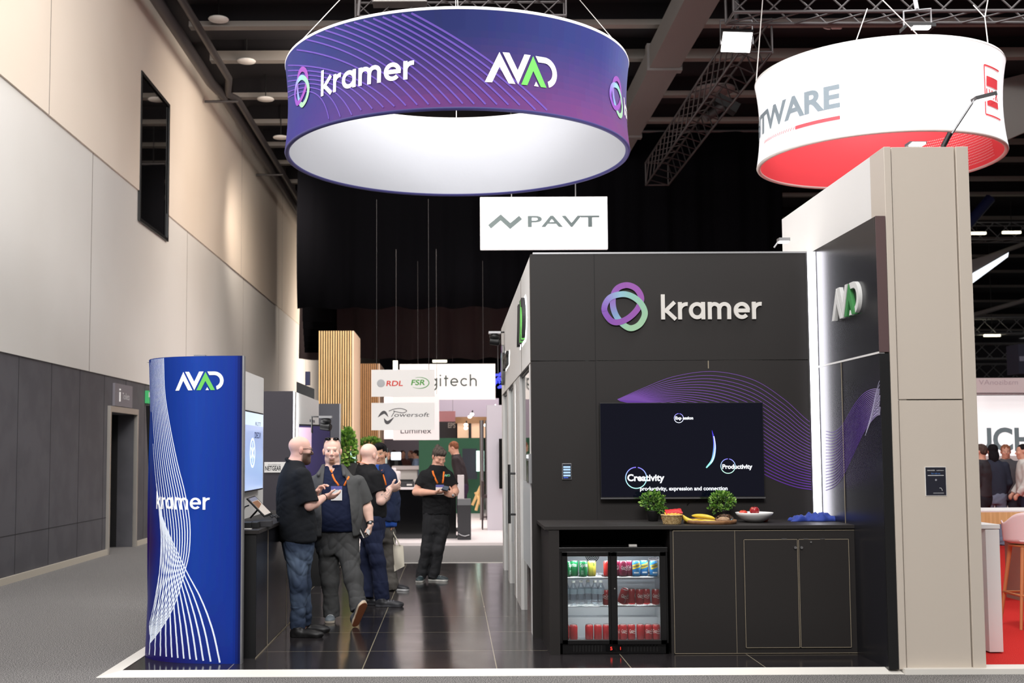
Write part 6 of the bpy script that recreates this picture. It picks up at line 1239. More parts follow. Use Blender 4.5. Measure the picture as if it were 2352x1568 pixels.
def person(name_label, base, h, S):
    o = thing('person', tuple(base), name_label, 'person', S.get('group')); gz = base[2]
    lo = np.array(S['lo'], float); hi = np.array(S['hi'], float); T = S['torso']; yaw = S['yaw']; hc = np.array(S['head'], float); HR = face_axes(*S['face']); sc = S.get('hs', 1.0)
    A = S['arms']; Lg = S['legs']; tr = S.get('tr', (.095, .074, .068))
    # ---- body
    F_ = Field(lo, hi, h); head(F_, hc, HR, sc, S.get('jaw', 1.0), S.get('nose', 1.0), S.get('beard_bulk', False)); nb = np.array(S['neck'], float)
    F_.cone(hc + HR @ np.array((0, -.028, -.045)) * sc, nb, .057 * sc, .066 * sc, .03); F_.loft(T, yaw, .04, -.014, z0=S['hem'] + .04)
    top = max(T)[0]
    for i, a in enumerate(A):
        s_, e, w = (np.array(p, float) for p in a[:3]); F_.cone(s_, e, .054, .045, .03); ra, rb = a[4] if len(a) > 4 else (.046, .028); m = e + (w - e) * .32; F_.cone(e, m, ra * .96, ra * 1.04, .012); F_.cone(m, w, ra * 1.04, rb, .012)
        if a[3]: hand(F_, w, **a[3])
        else: F_.ell(w + nrm(w - e) * .06, np.eye(3), (.035, .03, .05), .03)
    for l in Lg:
        p, k, an = (np.array(q, float) for q in l[:3]); F_.cone(p, k, .08, .056, .04); F_.cone(k, an, .055, .038, .03); F_.cone(an, an + np.array([0, 0, -.05]), .036, .034, .02)
    V, Q = F_.mesh(); sk = S.get('skin', (222, 172, 150)); Cc = np.tile(np.array(lin(sk)), (len(V), 1)); r = np.random.RandomState(3); ph = V * 38; Cc = Cc * (1 + .05 * np.sin(ph[:, 0] + np.sin(ph[:, 2] * .7) * 2)[:, None] * np.sin(ph[:, 1] + ph[:, 2])[:, None]); Cc = paint_head(V, Cc, hc, HR, sc, S)
    if 'tattoo' in S:
        a, b = (np.array(p, float) for p in S['tattoo']); e = b - a; t = (V - a) @ e / (e @ e); m = (t > .05) & (t < .85) & (np.linalg.norm(V - a - t[:, None] * e, axis=1) < .08) & (np.abs(np.sin(V[:, 0] * 95 + 2.2 * np.sin(V[:, 2] * 80)) * np.sin(V[:, 2] * 88 + 2 * np.sin(V[:, 0] * 70))) < .16); Cc = lerp3(Cc, m * .65, (92, 88, 92))
    if 'hands_tint' in S: pass
    body = arr_mesh('body', V, Q, 'skin', Cc, o)
    # ---- trousers
    hem = S['hem']; F_ = Field((lo[0], lo[1], gz), (hi[0], hi[1], hem + .18), max(h, .006)); F_.loft([(z, cx, cy, a, b) for z, cx, cy, a, b in S['hips']], yaw, .05, 0)
    for l in Lg:
        p, k, an = (np.array(q, float) for q in l[:3]); F_.cone(p, k, tr[0], tr[1], .035); F_.cone(k, an + (k - an) * .1, tr[1], tr[2], .025); F_.cone(an + (k - an) * .1, an - (k - an) * .14, tr[2], tr[2] * 1.0, .02, cut=-.005)
    F_.wrinkle(S.get('tw', .006), 11 + len(name_label), (16, 16, 15)); F_.wrinkle(S.get('tw', .006) * .5, 5, (14, 14, 34), gz, gz + .26)
    V, Q = F_.mesh(); c = S['tcol']; C_ = np.tile(np.array(lin(c)), (len(V), 1))
    if S.get('fade'):
        f = np.zeros(len(V))
        for l in Lg:
            p, k, an = (np.array(q, float) for q in l[:3])
            for a, b, w_ in ((p, k, 1.0), (k, an, .55)): e = b - a; t = np.clip((V - a) @ e / (e @ e), 0, 1); dd = V - a - t[:, None] * e; f = np.maximum(f, w_ * np.exp(-((t - .45) / .3) ** 2) * np.clip(.7 + .3 * np.sin(V[:, 2] * 37 + 3 * np.sin(V[:, 0] * 31 + V[:, 2] * 9)) * np.sin(V[:, 0] * 50 + V[:, 2] * 13), 0, 1))
        C_ = lerp3(C_, f * .6, S['fade'])
    tz = arr_mesh('trousers', V, Q, 'denim', C_, o)
    # ---- shirt
    sl = S.get('sleeve', .72); F_ = Field((lo[0], lo[1], hem - .05), (hi[0], hi[1], min(hi[2], top + .12)), max(h, .0055)); F_.loft(T, yaw, .03, .002, z0=hem)
    for a in A:
        s_, e, w = (np.array(p, float) for p in a[:3])
        if sl <= 1: q = s_ + (e - s_) * sl; F_.cone(s_, q, S.get('sr', .068), S.get('sr2', .066), .045, cut=.0)
        else: F_.cone(s_, e, .066, .06, .045); F_.cone(e, e + (w - e) * (sl - 1), .058, .046, .025, cut=.0)
    F_.wrinkle(S.get('sw', .0045), 3 + len(name_label), (13, 13, 12)); F_.wrinkle(.0022, 17, (22, 22, 30))
    if S.get('vneck'): fw = np.array((cos(yaw), sin(yaw), 0)); F_.cone(nb + fw * .06 + np.array((0, 0, .03)), nb + fw * .15 - np.array((0, 0, .055)), .032, .010, .006, 's')
    F_.cone(hc + HR @ np.array((0, -.028, -.045)) * sc, nb + (nb - hc) * .2, .058 * sc, .066 * sc, .004, 's')
    if S.get('collar', True): 
        ax_ = nrm(hc + HR @ np.array((0, -.028, -.045)) * sc - nb)
        e1 = nrm(np.cross(ax_, (cos(yaw), sin(yaw), 0))); e2 = np.cross(e1, ax_); n = 14; c0 = nb + ax_ * .008
        ring_ = [c0 + (e1 * cos(t) + e2 * sin(t) * 1.06) * .079 * sc + ax_ * (.012 - .016 * max(0, ((e1 * cos(t) + e2 * sin(t)) @ np.array((cos(yaw), sin(yaw), 0))))) for t in np.linspace(0, 2 * pi, n + 1)]
        for i in range(n):
            dd = ((ring_[i] - c0) @ np.array((cos(yaw), sin(yaw), 0)))
            if dd < .072: F_.cone(ring_[i], ring_[i + 1], .0135, .0135, .006)
    V, Q = F_.mesh(); C_ = np.tile(np.array(lin(S['scol'])), (len(V), 1))
    sh_ = arr_mesh('shirt', V, Q, 'shirt_cloth', C_, o)
    surf = sh_; SV = V
    if 'jacket' in S:
        J = S['jacket']; F_ = Field((lo[0], lo[1], J['hem'] - .05), (hi[0], hi[1], min(hi[2], top + .12)), max(h, .0055)); F_.loft([(z, cx, cy, a, b) for z, cx, cy, a, b in T], yaw, .03, .018, z0=J['hem'])
        for a in A:
            s_, e, w = (np.array(p, float) for p in a[:3]); k = J['sleeve']
            if k <= 1: F_.cone(s_, s_ + (e - s_) * k, .072, .076, .022, cut=0.0)
            else: F_.cone(s_, e, .08, .07, .05); F_.cone(e, e + (w - e) * (k - 1), .07, .058, .03, cut=0.0)
        F_.wrinkle(.009, 8, (15, 15, 7)); F_.wrinkle(.003, 9, (26, 26, 20)); x, y, z = F_.ax[0][:, None, None], F_.ax[1][None, :, None], F_.ax[2][None, None, :]; kn = np.array(sorted(T)); cx = np.interp(F_.ax[2], kn[:, 0], kn[:, 1])[None, None, :]; cy = np.interp(F_.ax[2], kn[:, 0], kn[:, 2])[None, None, :]
        v = (x - cx) * cos(yaw) + (y - cy) * sin(yaw); u = (x - cx) * sin(yaw) - (y - cy) * cos(yaw); g0 = np.interp(F_.ax[2], *J['open'])[None, None, :]
        F_.D = np.maximum(F_.D, -np.maximum(np.abs(u - J.get('off', 0)) - g0, -v + .0)).astype(np.float32)
        F_.cone(hc + HR @ np.array((0, -.028, -.045)) * sc, nb + (nb - hc) * .1, .066 * sc, .08 * sc, .004, 's')
        for sgn in (-1, 1):   # turned collar
            fw = np.array((cos(yaw), sin(yaw), 0)); sd = np.array((sin(yaw), -cos(yaw), 0)); p0 = nb - fw * .075 + np.array((0, 0, .055)); p1 = nb + sd * sgn * .092 + np.array((0, 0, .030)) + fw * .02; p2 = nb + sd * sgn * .125 + fw * .115 + np.array((0, 0, -.055))
            F_.cone(p0, p1, .017, .016, .01); F_.cone(p1, p2, .016, .018, .012)
        V, Q = F_.mesh(); C_ = np.tile(np.array(lin(J['col'])), (len(V), 1)); arr_mesh('jacket', V, Q, 'shirt_cloth', C_, o)
    vv = []; qq = []
    for ch in (o.children if S.get('bvh') else ()):
        if ch.name.split('.')[0] in ('body', 'shirt', 'jacket'): n0 = len(vv); w0 = np.array(WL[o.name]); vv += [tuple(np.array(v.co) + w0) for v in ch.data.vertices]; qq += [tuple(n0 + x for x in p.vertices) for p in ch.data.polygons]
    if S.get('bvh'): BV[o.name] = BVHTree.FromPolygons(vv, qq)
    for s_ in S['shoes']: shoe(o, **s_)
    if S.get('hair'): S['hair'](o, hc, HR, sc, max(h, .005))
    return o
def onto(o, p, d, off=.004):
    """the point of the shirt met from p along d"""
    hit = BV[o.name].ray_cast(Vector(p), Vector(d).normalized(), 1.0); return np.array(hit[0]) - nrm(d) * off if hit[0] is not None else None
def strap(o, pts, w, m='orange', name='lanyard', th=.002, face=(0, -1, 0), parent=None):
    pts = [p for p in pts if p is not None]; b = MB(); n = len(pts); vs = []
    for i in range(n): t = nrm(np.array(pts[min(i + 1, n - 1)]) - np.array(pts[max(i - 1, 0)])); s = nrm(np.cross(t, face)); vs += [np.array(pts[i]) - s * w / 2, np.array(pts[i]) + s * w / 2]
    b.add(vs, [(2 * i, 2 * i + 1, 2 * i + 3, 2 * i + 2) for i in range(n - 1)], m, None, True); ob = b.build(name, parent or o); ob.modifiers.new('s', 'SOLIDIFY').thickness = th; return ob
def badge(o, par, top, w, h_, face, label=None):
    f = nrm(face); r = nrm(np.cross((0, 0, 1), f)) * -1; u = np.cross(f, r); u = u if u[2] > 0 else -u; e = lambda a, b, c: tuple(np.array(top) + r * a - u * b + f * c); b = MB()
    b.prism([(-w / 2, 0), (w / 2, 0), (w / 2, h_), (-w / 2, h_)], e, 0, .003, 'white'); b.prism([(-w / 2, 0), (w / 2, 0), (w / 2, h_ * .25), (-w / 2, h_ * .25)], e, None, .004, 'print', (96, 98, 170)); return b.build('badge', par)
def cap_hair(col, pts, thick=.012, m='hair'):
    """hair built as a skin of tufts on the skull: pts are (centre, radii) in head units"""
    def f(o, hc, HR, sc, h):
        F_ = Field(hc - .17, hc + .17, h)
        for c, r in pts: F_.ell(hc + HR @ (np.array(c) * sc), HR, np.array(r) * sc, .012)
        for s in (-1, 1): F_.ell(hc + HR @ (np.array((s * .04, .115, -.012)) * sc), HR, np.array((.05, .075, .06)) * sc, .01, 's')
        F_.ell(hc + HR @ (np.array((0, .10, -.09)) * sc), HR, np.array((.09, .12, .09)) * sc, .01, 's'); F_.wrinkle(.004, 4, (60, 60, 30))
        V, Q = F_.mesh(); C_ = np.tile(np.array(lin(col)), (len(V), 1)); q = V * 110; C_ = C_ * (1 + .35 * np.sin(q[:, 0] + 2 * np.sin(q[:, 2] * .4))[:, None] * np.sin(q[:, 1] * .8)[:, None]); arr_mesh('hair', V, Q, 'cloth', C_, o)
    return f
# ================================================================ the five visitors on the stand
def JJ(Y): return lambda px, py, dy=0.0: P(px, py, Y + dy)
def tk(Y, rows): return [(P(px, py, Y)[2], P(px, py, Y)[0], Y + dy, a, b) for px, py, dy, a, b in rows]
GZ = PZ
# --- A: black polo, jeans, back turned, hands talking
Y = 10.55; J = JJ(Y); ya = .34; lat = np.array((sin(ya), -cos(ya), 0))      # lat: his right-hand side
rs = J(683, 1093) + lat * .185; ls = J(683, 1091) - lat * .185; le = J(706, 1158, .27); lw_ = J(725, 1136, .10); re = J(711, 1161, -.2); rw = J(746, 1141, -.02)
A_ = person('person in black polo and blue jeans, gesturing with both hands by the near counter', (J(690, 1455)[0], Y, GZ), .005, dict(
    lo=(P(630, 1200, Y)[0], Y - .42, GZ), hi=(P(782, 1200, Y)[0], Y + .42, 1.86), yaw=ya, face=(.30, -.06), head=J(690, 1035), hs=.97, neck=J(676, 1065), jaw=1.06, skin=(238, 190, 174), beard=(66, 47, 36), beard_a=.95, beard_bulk=True, beard_top=-.010, brow=(92, 70, 56),
    torso=tk(Y, ((677, 1057, 0, .075, .065), (676, 1068, 0, .115, .085), (675, 1078, 0, .16, .10), (674, 1091, 0, .20, .118), (674, 1120, 0, .222, .137), (678, 1165, 0, .222, .152), (682, 1205, 0, .222, .165), (686, 1250, 0, .21, .152))), hem=P(0, 1246, Y)[2],
    hips=tk(Y, ((684, 1230, 0, .19, .14), (685, 1262, 0, .185, .128), (685, 1290, 0, .16, .11))),
    arms=[(rs, re, rw, dict(d=(1, .35, .05), n=(.1, .55, .8), s=1, curl=(.35, .4, .45, .5))), (ls, le, lw_, dict(d=(.55, -.1, .8), n=(.75, -.35, -.3), s=-1, curl=(.75, .55, .45, .4), thumb=(.5, .6, .6)))],
    legs=[(J(681, 1250, -.09), J(686, 1345, -.11), J(684, 1432, -.09)), (J(690, 1250, .09), J(694, 1340, .1), J(699, 1424, .13))], tr=(.102, .072, .060), tcol=(44, 54, 74), fade=(118, 136, 160), scol=(27, 29, 33), sleeve=.9, sr=.078, sr2=.086,
    shoes=[dict(heel=J(666, 1462, -.12), d=(1, -.12), L=.30, gz=GZ, col=(24, 23, 24), sole=(18, 17, 18)), dict(heel=J(685, 1445, .16), d=(1, -.08), L=.29, gz=GZ, col=(24, 23, 24), sole=(18, 17, 18))]))
hc = J(690, 1035); HR = face_axes(.30, -.06); I = lambda p: hc + HR @ (np.array(p, float) * .97)
b = MB()
for s in (-1, 1): b.tube([I((s * .083, -.01, .016)), I((s * .078, .05, .02)), I((s * .066, .098, .018))], .003, 6, 'black_gloss'); b.tube([I((s * (.036 + .03 * cos(t)), .106 - .012 * abs(cos(t)) * (1 if cos(t) * 1 > 0 else 0), .008 + .019 * sin(t))) for t in np.linspace(0, 2 * pi, 17)], .0022, 5, 'black_gloss', caps=False)
b.tube([I((-.009, .108, .012)), I((0, .116, .014)), I((.009, .108, .012))], .002, 5, 'black_gloss'); b.build('glasses', A_)
def bracelet(o, w, e, r, m, name='watch', wd=.02, face=True):
    d = nrm(np.array(w) - np.array(e)); u = nrm(np.cross(d, (0, 0, 1))); v = np.cross(u, d); c = np.array(w) - d * .012; b = MB(); n = 20
    vs = [c + d * k * wd / 2 + (u * cos(t) + v * sin(t)) * r for k in (-1, 1) for t in np.linspace(0, 2 * pi, n + 1)[:-1]]; b.add(vs, [(i, (i + 1) % n, n + (i + 1) % n, n + i) for i in range(n)], m, None, True)
    if face: b.ball(c - np.array((0, .9, 0)) * r, (.016, .006, .016), 'steel', n=12)
    ob = b.build(name, o); ob.modifiers.new('s', 'SOLIDIFY').thickness = -.004
bracelet(A_, lw_, le, .033, 'black'); bracelet(A_, rw, re, .034, 'black', 'bracelet', .008, False)
b = []; nbk = J(676, 1065)
strap(A_, [nbk + lat * .07 * cos(t) + np.array((cos(ya), sin(ya), 0)) * .075 * sin(t) + np.array((0, 0, .012 - .03 * sin(t))) for t in np.linspace(-.5, .9, 9)], .012, name='lanyard', face=lat)

# --- B: grey open jacket, navy polo, walking forward
Y = 11.4; J = JJ(Y); yb_ = -pi / 2 - .04
ls = J(819, 1109); le = J(840, 1154, .02); lw_ = J(851, 1203, -.06); rs = J(724, 1110); re = J(704, 1152, .02); rw = J(712, 1198, -.08)
T = tk(Y, ((765, 1070, 0, .08, .075), (766, 1079, 0, .115, .09), (767, 1090, -.0, .155, .11), (769, 1104, -.01, .195, .13), (770, 1130, -.02, .226, .152), (773, 1160, -.03, .232, .178), (775, 1190, -.03, .232, .186), (775, 1224, -.02, .226, .165)))
B_ = person('person in open grey jacket over navy polo, walking forward with a black folder', (J(780, 1420)[0], Y, GZ), .0042, dict(bvh=1, sw=.003, sr=.060, sr2=.060, 
    lo=(P(690, 1200, Y)[0], Y - .55, GZ), hi=(P(872, 1200, Y)[0], Y + .36, 1.86), yaw=yb_, face=(-pi / 2 + .06, -.02), head=J(763, 1038), hs=1.04, neck=J(765, 1077), jaw=1.02, vneck=True, skin=(240, 198, 180), beard=(128, 84, 56), beard_top=-.060, goatee=True, beard_a=.9, brow=(150, 112, 88), brow_a=.35,
    torso=T, hem=P(0, 1222, Y)[2], hips=tk(Y, ((774, 1210, -.01, .222, .160), (774, 1245, 0, .205, .15), (774, 1270, 0, .18, .13))),
    arms=[(ls, le, lw_, dict(d=(-.12, -.12, -1), n=(-1, .1, .1), s=-1, curl=(.85, .9, .9, .95), thumb=(.7, .5, .4)), (.053, .031)), (rs, re, rw, dict(d=(.15, -.2, -1), n=(1, 0, 0), s=1, curl=(.4, .4, .4, .4)), (.05, .031))],
    legs=[(J(752, 1255), J(758, 1335, -.02), J(762, 1404, .02)), (J(797, 1255, -.05), J(812, 1330, -.16), J(823, 1392, -.27))], tr=(.102, .080, .070), tcol=(78, 78, 78), tw=.010, scol=(26, 33, 58), sleeve=.6, jacket=dict(hem=P(0, 1232, Y)[2], sleeve=.97, col=(80, 80, 80), open=([.75, 1.0, 1.2, 1.40, 1.5], [.155, .14, .135, .105, .09]), off=-.02),
    shoes=[dict(heel=J(762, 1420, .10), d=(.02, -1), L=.28, gz=GZ, col=(112, 120, 126), sole=(226, 214, 196), lace=(225, 225, 225)), dict(heel=J(815, 1424, -.40), d=(.75, -1), L=.30, gz=GZ, col=(90, 92, 96), sole=(226, 206, 180), up=.95, tread=(150, 92, 62), top=.07)]))
hc = J(763, 1038); HR = face_axes(-pi / 2 + .06, -.02); I = lambda p: hc + HR @ (np.array(p, float) * 1.04); b = MB()
for s in (-1, 1): b.tube([I((s * .037 + .026 * cos(t), .058 + .012 * sin(t), .122 + .012 * sin(t))) for t in np.linspace(0, 2 * pi, 15)], .004, 6, 'black_gloss', caps=False); b.ball(I((s * .037, .058, .122)), (.024, .008, .012), 'black_gloss', n=10); b.tube([I((s * .062, .054, .122)), I((s * .072, .0, .105)), I((s * .082, -.05, .06))], .0028, 5, 'stalk')
b.tube([I((-.012, .062, .126)), I((.012, .062, .126))], .003, 5, 'stalk'); b.build('sunglasses', B_)
fy = (0, 1, 0); L_ = [onto(B_, J(px, py, -.6), fy) for px, py in ((747, 1080), (749, 1086), (751, 1092), (754, 1099), (758, 1106), (763, 1112), (767, 1118))]; R_ = [onto(B_, J(px, py, -.6), fy) for px, py in ((797, 1084), (794, 1090), (791, 1096), (788, 1103), (784, 1110), (780, 1118))]
ly = strap(B_, L_, .018); strap(B_, R_, .018); badge(B_, ly, J(773, 1116, -.215), .105, .135, (0, -1, 0)); bracelet(B_, lw_, le, .036, 'black')
o = thing('folder', tuple(J(832, 1236)), 'black padded folder with papers held at the walking person\'s side', 'folder')
q = [J(814, 1186, -.10), J(829, 1179, -.02), J(850, 1228, -.04), J(836, 1237, -.12)]; quad_slab(q, .024, 'charcoal').build('cover', o, bevel=.003); q2 = [p + np.array((-.012, -.016, .0)) for p in (q[0], q[3])]
b = MB(); b.add([q[0] + np.array((-.006, -.012, -.01)), q[0] + np.array((.006, -.016, -.006)), q[3] + np.array((.006, -.016, .01)), q[3] + np.array((-.006, -.012, .008))], [(0, 1, 2, 3)], 'offwhite'); b.build('papers', o)
b = MB(); b.add([J(843, 1213, -.15), J(850, 1218, -.15), J(848, 1229, -.15), J(841, 1222, -.15)], [(0, 1, 2, 3)], 'white'); b.build('card', o)

# --- C: black t-shirt, tattooed arm
Y = 12.6; J = JJ(Y); yc_ = .5; lat = np.array((sin(yc_), -cos(yc_), 0)); rs = J(848, 1094) + lat * .18; ls = J(848, 1092) - lat * .18; re = J(875, 1150, -.20); rw = J(895, 1122, -.06); le = J(880, 1148, .24); lw_ = J(898, 1124, .10)
C_p = person('person in black T-shirt and navy jeans, turned away with raised hands', (J(860, 1380)[0], Y, GZ), .0055, dict(
    lo=(P(806, 1200, Y)[0], Y - .42, GZ), hi=(P(934, 1200, Y)[0], Y + .42, 1.84), yaw=yc_, face=(.92, -.05), head=J(848, 1047), hs=1.0, neck=J(841, 1074), skin=(240, 198, 182), beard=(196, 156, 140), beard_top=-.02, beard_a=.5, collar=False,
    torso=tk(Y, ((842, 1065, 0, .08, .07), (842, 1073, 0, .12, .085), (843, 1081, 0, .16, .105), (844, 1094, 0, .20, .122), (847, 1118, 0, .222, .14), (850, 1150, 0, .215, .15), (852, 1195, 0, .205, .142))), hem=P(0, 1192, Y)[2], hips=tk(Y, ((852, 1182, 0, .19, .14), (853, 1210, 0, .19, .135), (854, 1235, 0, .165, .115))),
    arms=[(rs, re, rw, dict(d=(.9, .2, .25), n=(-.2, .6, .5), s=1, curl=(.5, .55, .6, .6)), (.052, .033)), (ls, le, lw_, dict(d=(.8, -.3, .3), n=(.2, -.7, .2), s=-1, curl=(.5, .5, .5, .5)))], tattoo=(re, rw),
    legs=[(J(852, 1215, -.09), J(868, 1290, -.12), J(878, 1367, -.12)), (J(852, 1215, .09), J(842, 1290, .08), J(841, 1362, .0))], tr=(.102, .080, .070), tcol=(35, 41, 66), fade=(62, 70, 100), scol=(26, 26, 28), sleeve=.62, sr=.07, sr2=.072,
    shoes=[dict(heel=J(862, 1388, -.16), d=(1, -.08), L=.30, gz=GZ, col=(44, 44, 48), sole=(70, 70, 74), lace=(90, 90, 96)), dict(heel=J(828, 1378, .02), d=(1, -.25), L=.28, gz=GZ, col=(44, 44, 48), sole=(70, 70, 74))]))
nbk = J(841, 1074); fw = np.array((cos(yc_), sin(yc_), 0))
strap(C_p, [nbk + lat * .090 * cos(t) + fw * .092 * sin(t) + np.array((0, 0, .030 - .035 * sin(t))) for t in np.linspace(-2.6, .9, 14)], .020, face=(0, 0, 1))
# --- D: behind, dark hair, two-tone jacket
Y = 13.9; J = JJ(Y); yd = -pi / 2 - .5; ls = J(893, 1096); le = J(902, 1148, .02); lw_ = J(902, 1200, -.03); rs = J(846, 1094); re = J(840, 1145); rw = J(846, 1190, -.1)
hair_d = cap_hair((24, 22, 24), [((0, -.018, .055), (.084, .103, .085)), ((0, .05, .098), (.066, .056, .038)), ((.0, -.06, .0), (.078, .06, .06))])
D_ = person('person in navy jacket over blue shirt, standing half hidden behind the black T-shirt', (J(872, 1365)[0], Y, GZ), .0065, dict(bvh=1, 
    lo=(P(822, 1200, Y)[0], Y - .42, GZ), hi=(P(925, 1200, Y)[0], Y + .4, 1.82), yaw=yd, face=(-pi / 2 - .12, -.06), head=J(872, 1044), hs=1.0, neck=J(870, 1074), skin=(206, 156, 128), brow=(30, 26, 26), beard=(120, 90, 76), beard_a=.25, hair=hair_d,
    torso=tk(Y, ((870, 1066, 0, .08, .07), (870, 1076, 0, .13, .09), (871, 1092, 0, .19, .115), (872, 1120, 0, .20, .13), (874, 1160, 0, .195, .135), (875, 1215, 0, .19, .13))), hem=P(0, 1212, Y)[2], hips=tk(Y, ((874, 1195, 0, .17, .12), (874, 1225, 0, .17, .12), (874, 1245, 0, .15, .11))),
    arms=[(ls, le, lw_, dict(d=(.05, 0, -1), n=(-1, 0, 0), s=-1, curl=(1, 1, 1, 1))), (rs, re, rw, None)], legs=[(J(862, 1225), J(856, 1290), J(853, 1352)), (J(887, 1225), J(894, 1290), J(900, 1345))], tr=(.096, .078, .072), tcol=(98, 94, 90), scol=(46, 84, 168), sleeve=.6, jacket=dict(hem=P(0, 1200, Y)[2], sleeve=1.85, col=(36, 44, 70), open=([.7, 1.1, 1.35, 1.5], [.07, .075, .07, .05])),
    shoes=[dict(heel=J(846, 1362, .05), d=(.1, -1), L=.28, gz=GZ, col=(50, 48, 50), sole=(80, 78, 80)), dict(heel=J(893, 1352, .06), d=(.85, -.5), L=.28, gz=GZ, col=(40, 40, 44), sole=(220, 220, 220))]))
fy = (0, 1, 0); L_ = [onto(D_, J(px, py, -.6), fy) for px, py in ((872, 1080), (875, 1092), (879, 1104), (882, 1116))]; ly = strap(D_, L_, .016); badge(D_, ly, J(884, 1140, -.2), .06, .045, (0, -1, 0))
o = thing('tote_bag', tuple(J(914, 1308, -.1)), 'cream cotton tote bag hanging from the half hidden person\'s hand', 'bag'); mat('canvas', (226, 218, 200), .9); b = MB(); vs = []
t0, t1, t2, t3 = J(901, 1250, -.05), J(926, 1252, -.12), J(929, 1300, -.14), J(906, 1312, -.06); 
for s in (-1, 1):
    for j in range(7):
        for i in range(7): u, v = i / 6, j / 6; p = (t0 * (1 - u) + t1 * u) * (1 - v) + (t3 * (1 - u) + t2 * u) * v; vs.append(p + np.array((.3, 1, 0)) * s * (.03 * sin(pi * u) * sin(pi * min(1, v * .9 + .08)) + .004 * sin(u * 9 + v * 5)))
b.add(vs, [(s * 49 + j * 7 + i, s * 49 + j * 7 + i + 1, s * 49 + (j + 1) * 7 + i + 1, s * 49 + (j + 1) * 7 + i) for s in (0, 1) for j in range(6) for i in range(6)], 'canvas', None, True); b.build('pouch', o)
b = MB()
for k, s in enumerate((-1, 1)): b.tube([t0 * .75 + t1 * .25 + np.array((0, .02 * s, 0)), J(902, 1225, -.05), J(902, 1212, -.05), J(904, 1225, -.08), t0 * .3 + t1 * .7 + np.array((0, .02 * s, 0))], .007, 6, 'canvas')
b.build('strap', o)
# --- E: alone, reading a phone
Y = 14.9; J = JJ(Y); ye_ = -pi / 2 + .12; rs = J(975, 1092); re = J(955, 1130, -.04); rw = J(999, 1131, -.26); ls = J(1031, 1093); le = J(1046, 1128, -.02); lw_ = J(1040, 1138, -.24)
def hair_e(o, hc, HR, sc, h):
    cap_hair((82, 72, 66), [((0, -.020, .052), (.083, .103, .084)), ((0, .05, .094), (.066, .052, .038)), ((0, -.095, .10), (.034, .034, .030)), ((.0, -.06, -.005), (.07, .05, .06))])(o, hc, HR, sc, h)
E_p = person('person in black polo and black trousers, standing alone and looking down at a phone', (J(992, 1330)[0], Y, GZ), .005, dict(bvh=1, 
    lo=(P(944, 1200, Y)[0], Y - .48, GZ), hi=(P(1060, 1200, Y)[0], Y + .36, 1.84), yaw=ye_, face=(-pi / 2 + .42, -.5), head=J(1008, 1050), hs=.98, neck=J(1004, 1077), skin=(228, 174, 150), brow=(84, 62, 52), beard=(150, 108, 88), beard_top=-.04, beard_a=.4, closed=True, hair=hair_e,
    torso=tk(Y, ((1005, 1068, 0, .08, .07), (1005, 1078, 0, .13, .09), (1004, 1094, 0, .178, .112), (1004, 1120, 0, .180, .122), (1003, 1150, 0, .170, .126), (1003, 1188, 0, .172, .12))), hem=P(0, 1186, Y)[2], hips=tk(Y, ((1002, 1175, 0, .158, .115), (1001, 1200, 0, .16, .115), (1000, 1222, 0, .14, .105))),
    arms=[(rs, re, rw, dict(d=(.95, -.1, .05), n=(.05, .3, 1), s=1, curl=(.5, .55, .6, .6))), (ls, le, lw_, dict(d=(-.75, -.1, .35), n=(-.5, .6, .3), s=-1, curl=(.6, .7, .8, .8)))],
    legs=[(J(988, 1208), J(980, 1262, -.03), J(968, 1318)), (J(1014, 1208), J(1006, 1262, -.03), J(996, 1317))], tr=(.09, .072, .062), tcol=(44, 44, 46), scol=(28, 28, 30), sleeve=.62, sr=.064, sr2=.068,
    shoes=[dict(heel=J(970, 1325, .06), d=(-.15, -1), L=.27, gz=GZ, col=(46, 60, 64), sole=(228, 226, 220), lace=(150, 158, 160)), dict(heel=J(984, 1330, .04), d=(.92, -.4), L=.27, gz=GZ, col=(46, 56, 60), sole=(228, 226, 220), lace=(150, 158, 160))]))
L_ = [onto(E_p, J(px, py, -.6), fy) for px, py in ((992, 1082), (994, 1090), (999, 1102), (1004, 1112))]; R_ = [onto(E_p, J(px, py, -.6), fy) for px, py in ((1019, 1084), (1018, 1094), (1017, 1104), (1016, 1112))]; ly = strap(E_p, L_, .022); strap(E_p, R_, .022)
badge(E_p, ly, J(1010, 1113, -.2), .10, .12, (0, -1, 0)); bracelet(E_p, lw_, le, .034, 'black')
b = MB(); q = onto(E_p, J(1025, 1096, -.6), fy, .003); avad(b, lambda u, v, w: (q[0] + u, q[1] - w - .004 + u * .3, q[2] + v), -.03, 0, .075, white=(150, 220, 190)); b.build('chest_print', E_p)
o = thing('phone', tuple(J(1022, 1126, -.36)), 'black phone held by the person standing alone', 'phone'); q = [J(1013, 1124, -.37), J(1028, 1128, -.37), J(1033, 1118, -.30), J(1019, 1115, -.30)]; quad_slab(q, .009, 'black_gloss').build('case', o, bevel=.002)
c = [p + np.array((0, -.002, .006)) for p in q]; m_ = sum(c) / 4; MB().add([m_ + (p - m_) * .9 for p in c], [(0, 1, 2, 3)], 'print_lit', (60, 70, 84)).build('display', o)

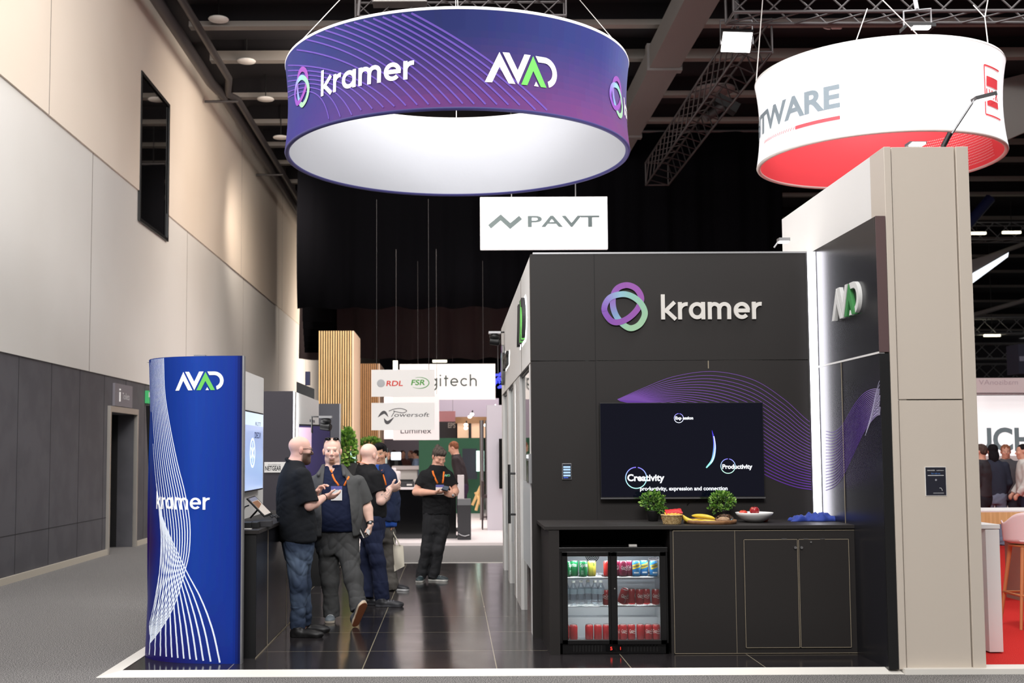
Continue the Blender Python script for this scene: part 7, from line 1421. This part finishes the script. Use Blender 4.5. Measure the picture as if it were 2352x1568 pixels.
# ================================================================ people further off
def passer(px, Y, fac, scol, tcol, hcol, label, H=1.73, skin=(214, 162, 138), group=None, gz=0.0, lean=0.0, long=False, bald=False, top=None):
    x = P(px, 1100, Y)[0]; z = lambda f: gz + H * f; f = np.array((cos(fac), sin(fac), 0)); lt = np.array((sin(fac), -cos(fac), 0)); B0 = np.array((x, Y, 0))
    at = lambda u, v, h: B0 + lt * u + f * (v + lean * max(0, h - .55)) + np.array((0, 0, z(h))); k = lambda h, a, b: (z(h), *(B0 + f * lean * max(0, h - .55))[:2], a, b)
    pts = [((0, -.02, .055), (.082, .102, .086))] + ([((0, -.06, -.06), (.085, .06, .14))] if long else [((0, -.055, .01), (.078, .06, .06))])
    S = dict(lo=(x - .42, Y - .42, gz), hi=(x + .42, Y + .42, gz + H + .06), yaw=fac, face=(fac, -.35 if lean else -.05), head=at(0, .02, .93), neck=at(0, 0, .845), skin=skin, torso=[k(.86, .08, .07), k(.82, .17, .10), k(.75, .205, .125), k(.62, .19, .125), k(.5, .185, .12)], hem=z(.5), hips=[k(.53, .17, .12), k(.47, .17, .12), k(.42, .14, .11)],
        arms=[(at(.19, 0, .80), at(.24, .02, .63), at(.2, .16, .52), None), (at(-.19, 0, .80), at(-.24, .02, .63), at(-.2, .16, .52), None)], legs=[(at(.09, 0, .5), at(.1, .02, .27), at(.1, 0, .05)), (at(-.09, 0, .5), at(-.1, .02, .27), at(-.1, 0, .05))], scol=scol, tcol=tcol, sleeve=1.9, hair=None if bald else cap_hair(hcol, pts), shoes=[dict(heel=at(.1, -.07, 0), d=f, L=.28, gz=gz, col=(40, 38, 40), sole=(60, 58, 60), h=.012), dict(heel=at(-.1, -.07, 0), d=f, L=.28, gz=gz, col=(40, 38, 40), sole=(60, 58, 60), h=.012)])
    return person(label, (x, Y, gz), .013, S)
passer(1062, 24.0, pi - .2, (50, 42, 44), (60, 46, 66), (118, 72, 50), 'person in a dark jacket bending over behind the far counter', 1.80, lean=-.0 + .42, gz=.05)
cr = 'people in the far crowd'
for px, Y, fac, s_, t_, h_, lb in ((905, 36, 1.2, (40, 40, 44), (40, 40, 50), (70, 48, 34), 'person in black between the far lit screens'), (925, 37.5, -1.2, (96, 60, 54), (50, 50, 60), (60, 40, 32), 'person in brown standing by the far white table'), (944, 39, -2.2, (70, 66, 74), (50, 50, 60), (90, 52, 40), 'person in grey at the dark far wall'), (957, 35, pi, (150, 172, 206), (60, 84, 150), (40, 30, 28), 'person in a pale blue shirt beside the green wall'), (886, 31.5, 0, (50, 46, 50), (60, 56, 60), (30, 26, 26), 'person in dark clothes next to the narrow edge-on screen')):
    passer(px, Y, fac, s_, t_, h_, lb, 1.70, group=cr)
cr = 'visitors in front of the glowing banner'
for px, Y, fac, s_, t_, h_, lb, lg in ((2256, 19.5, 2.4, (62, 60, 64), (40, 40, 46), (80, 66, 60), 'person in charcoal closest to the beige column', False), (2283, 20.2, 1.4, (50, 54, 68), (120, 130, 150), (24, 22, 26), 'person in a dark navy top seen from behind, second from the beige column', True), (2312, 21.5, -1.9, (84, 84, 88), (50, 50, 60), (150, 96, 70), 'person in a grey top between the navy top and the pale shirt', False), (2354, 19.8, 2.9, (214, 212, 206), (40, 44, 62), (26, 22, 24), 'person in a pale shirt at the very edge of the frame', False)):
    passer(px, Y, fac, s_, t_, h_, lb, 1.72, group=cr, long=lg)
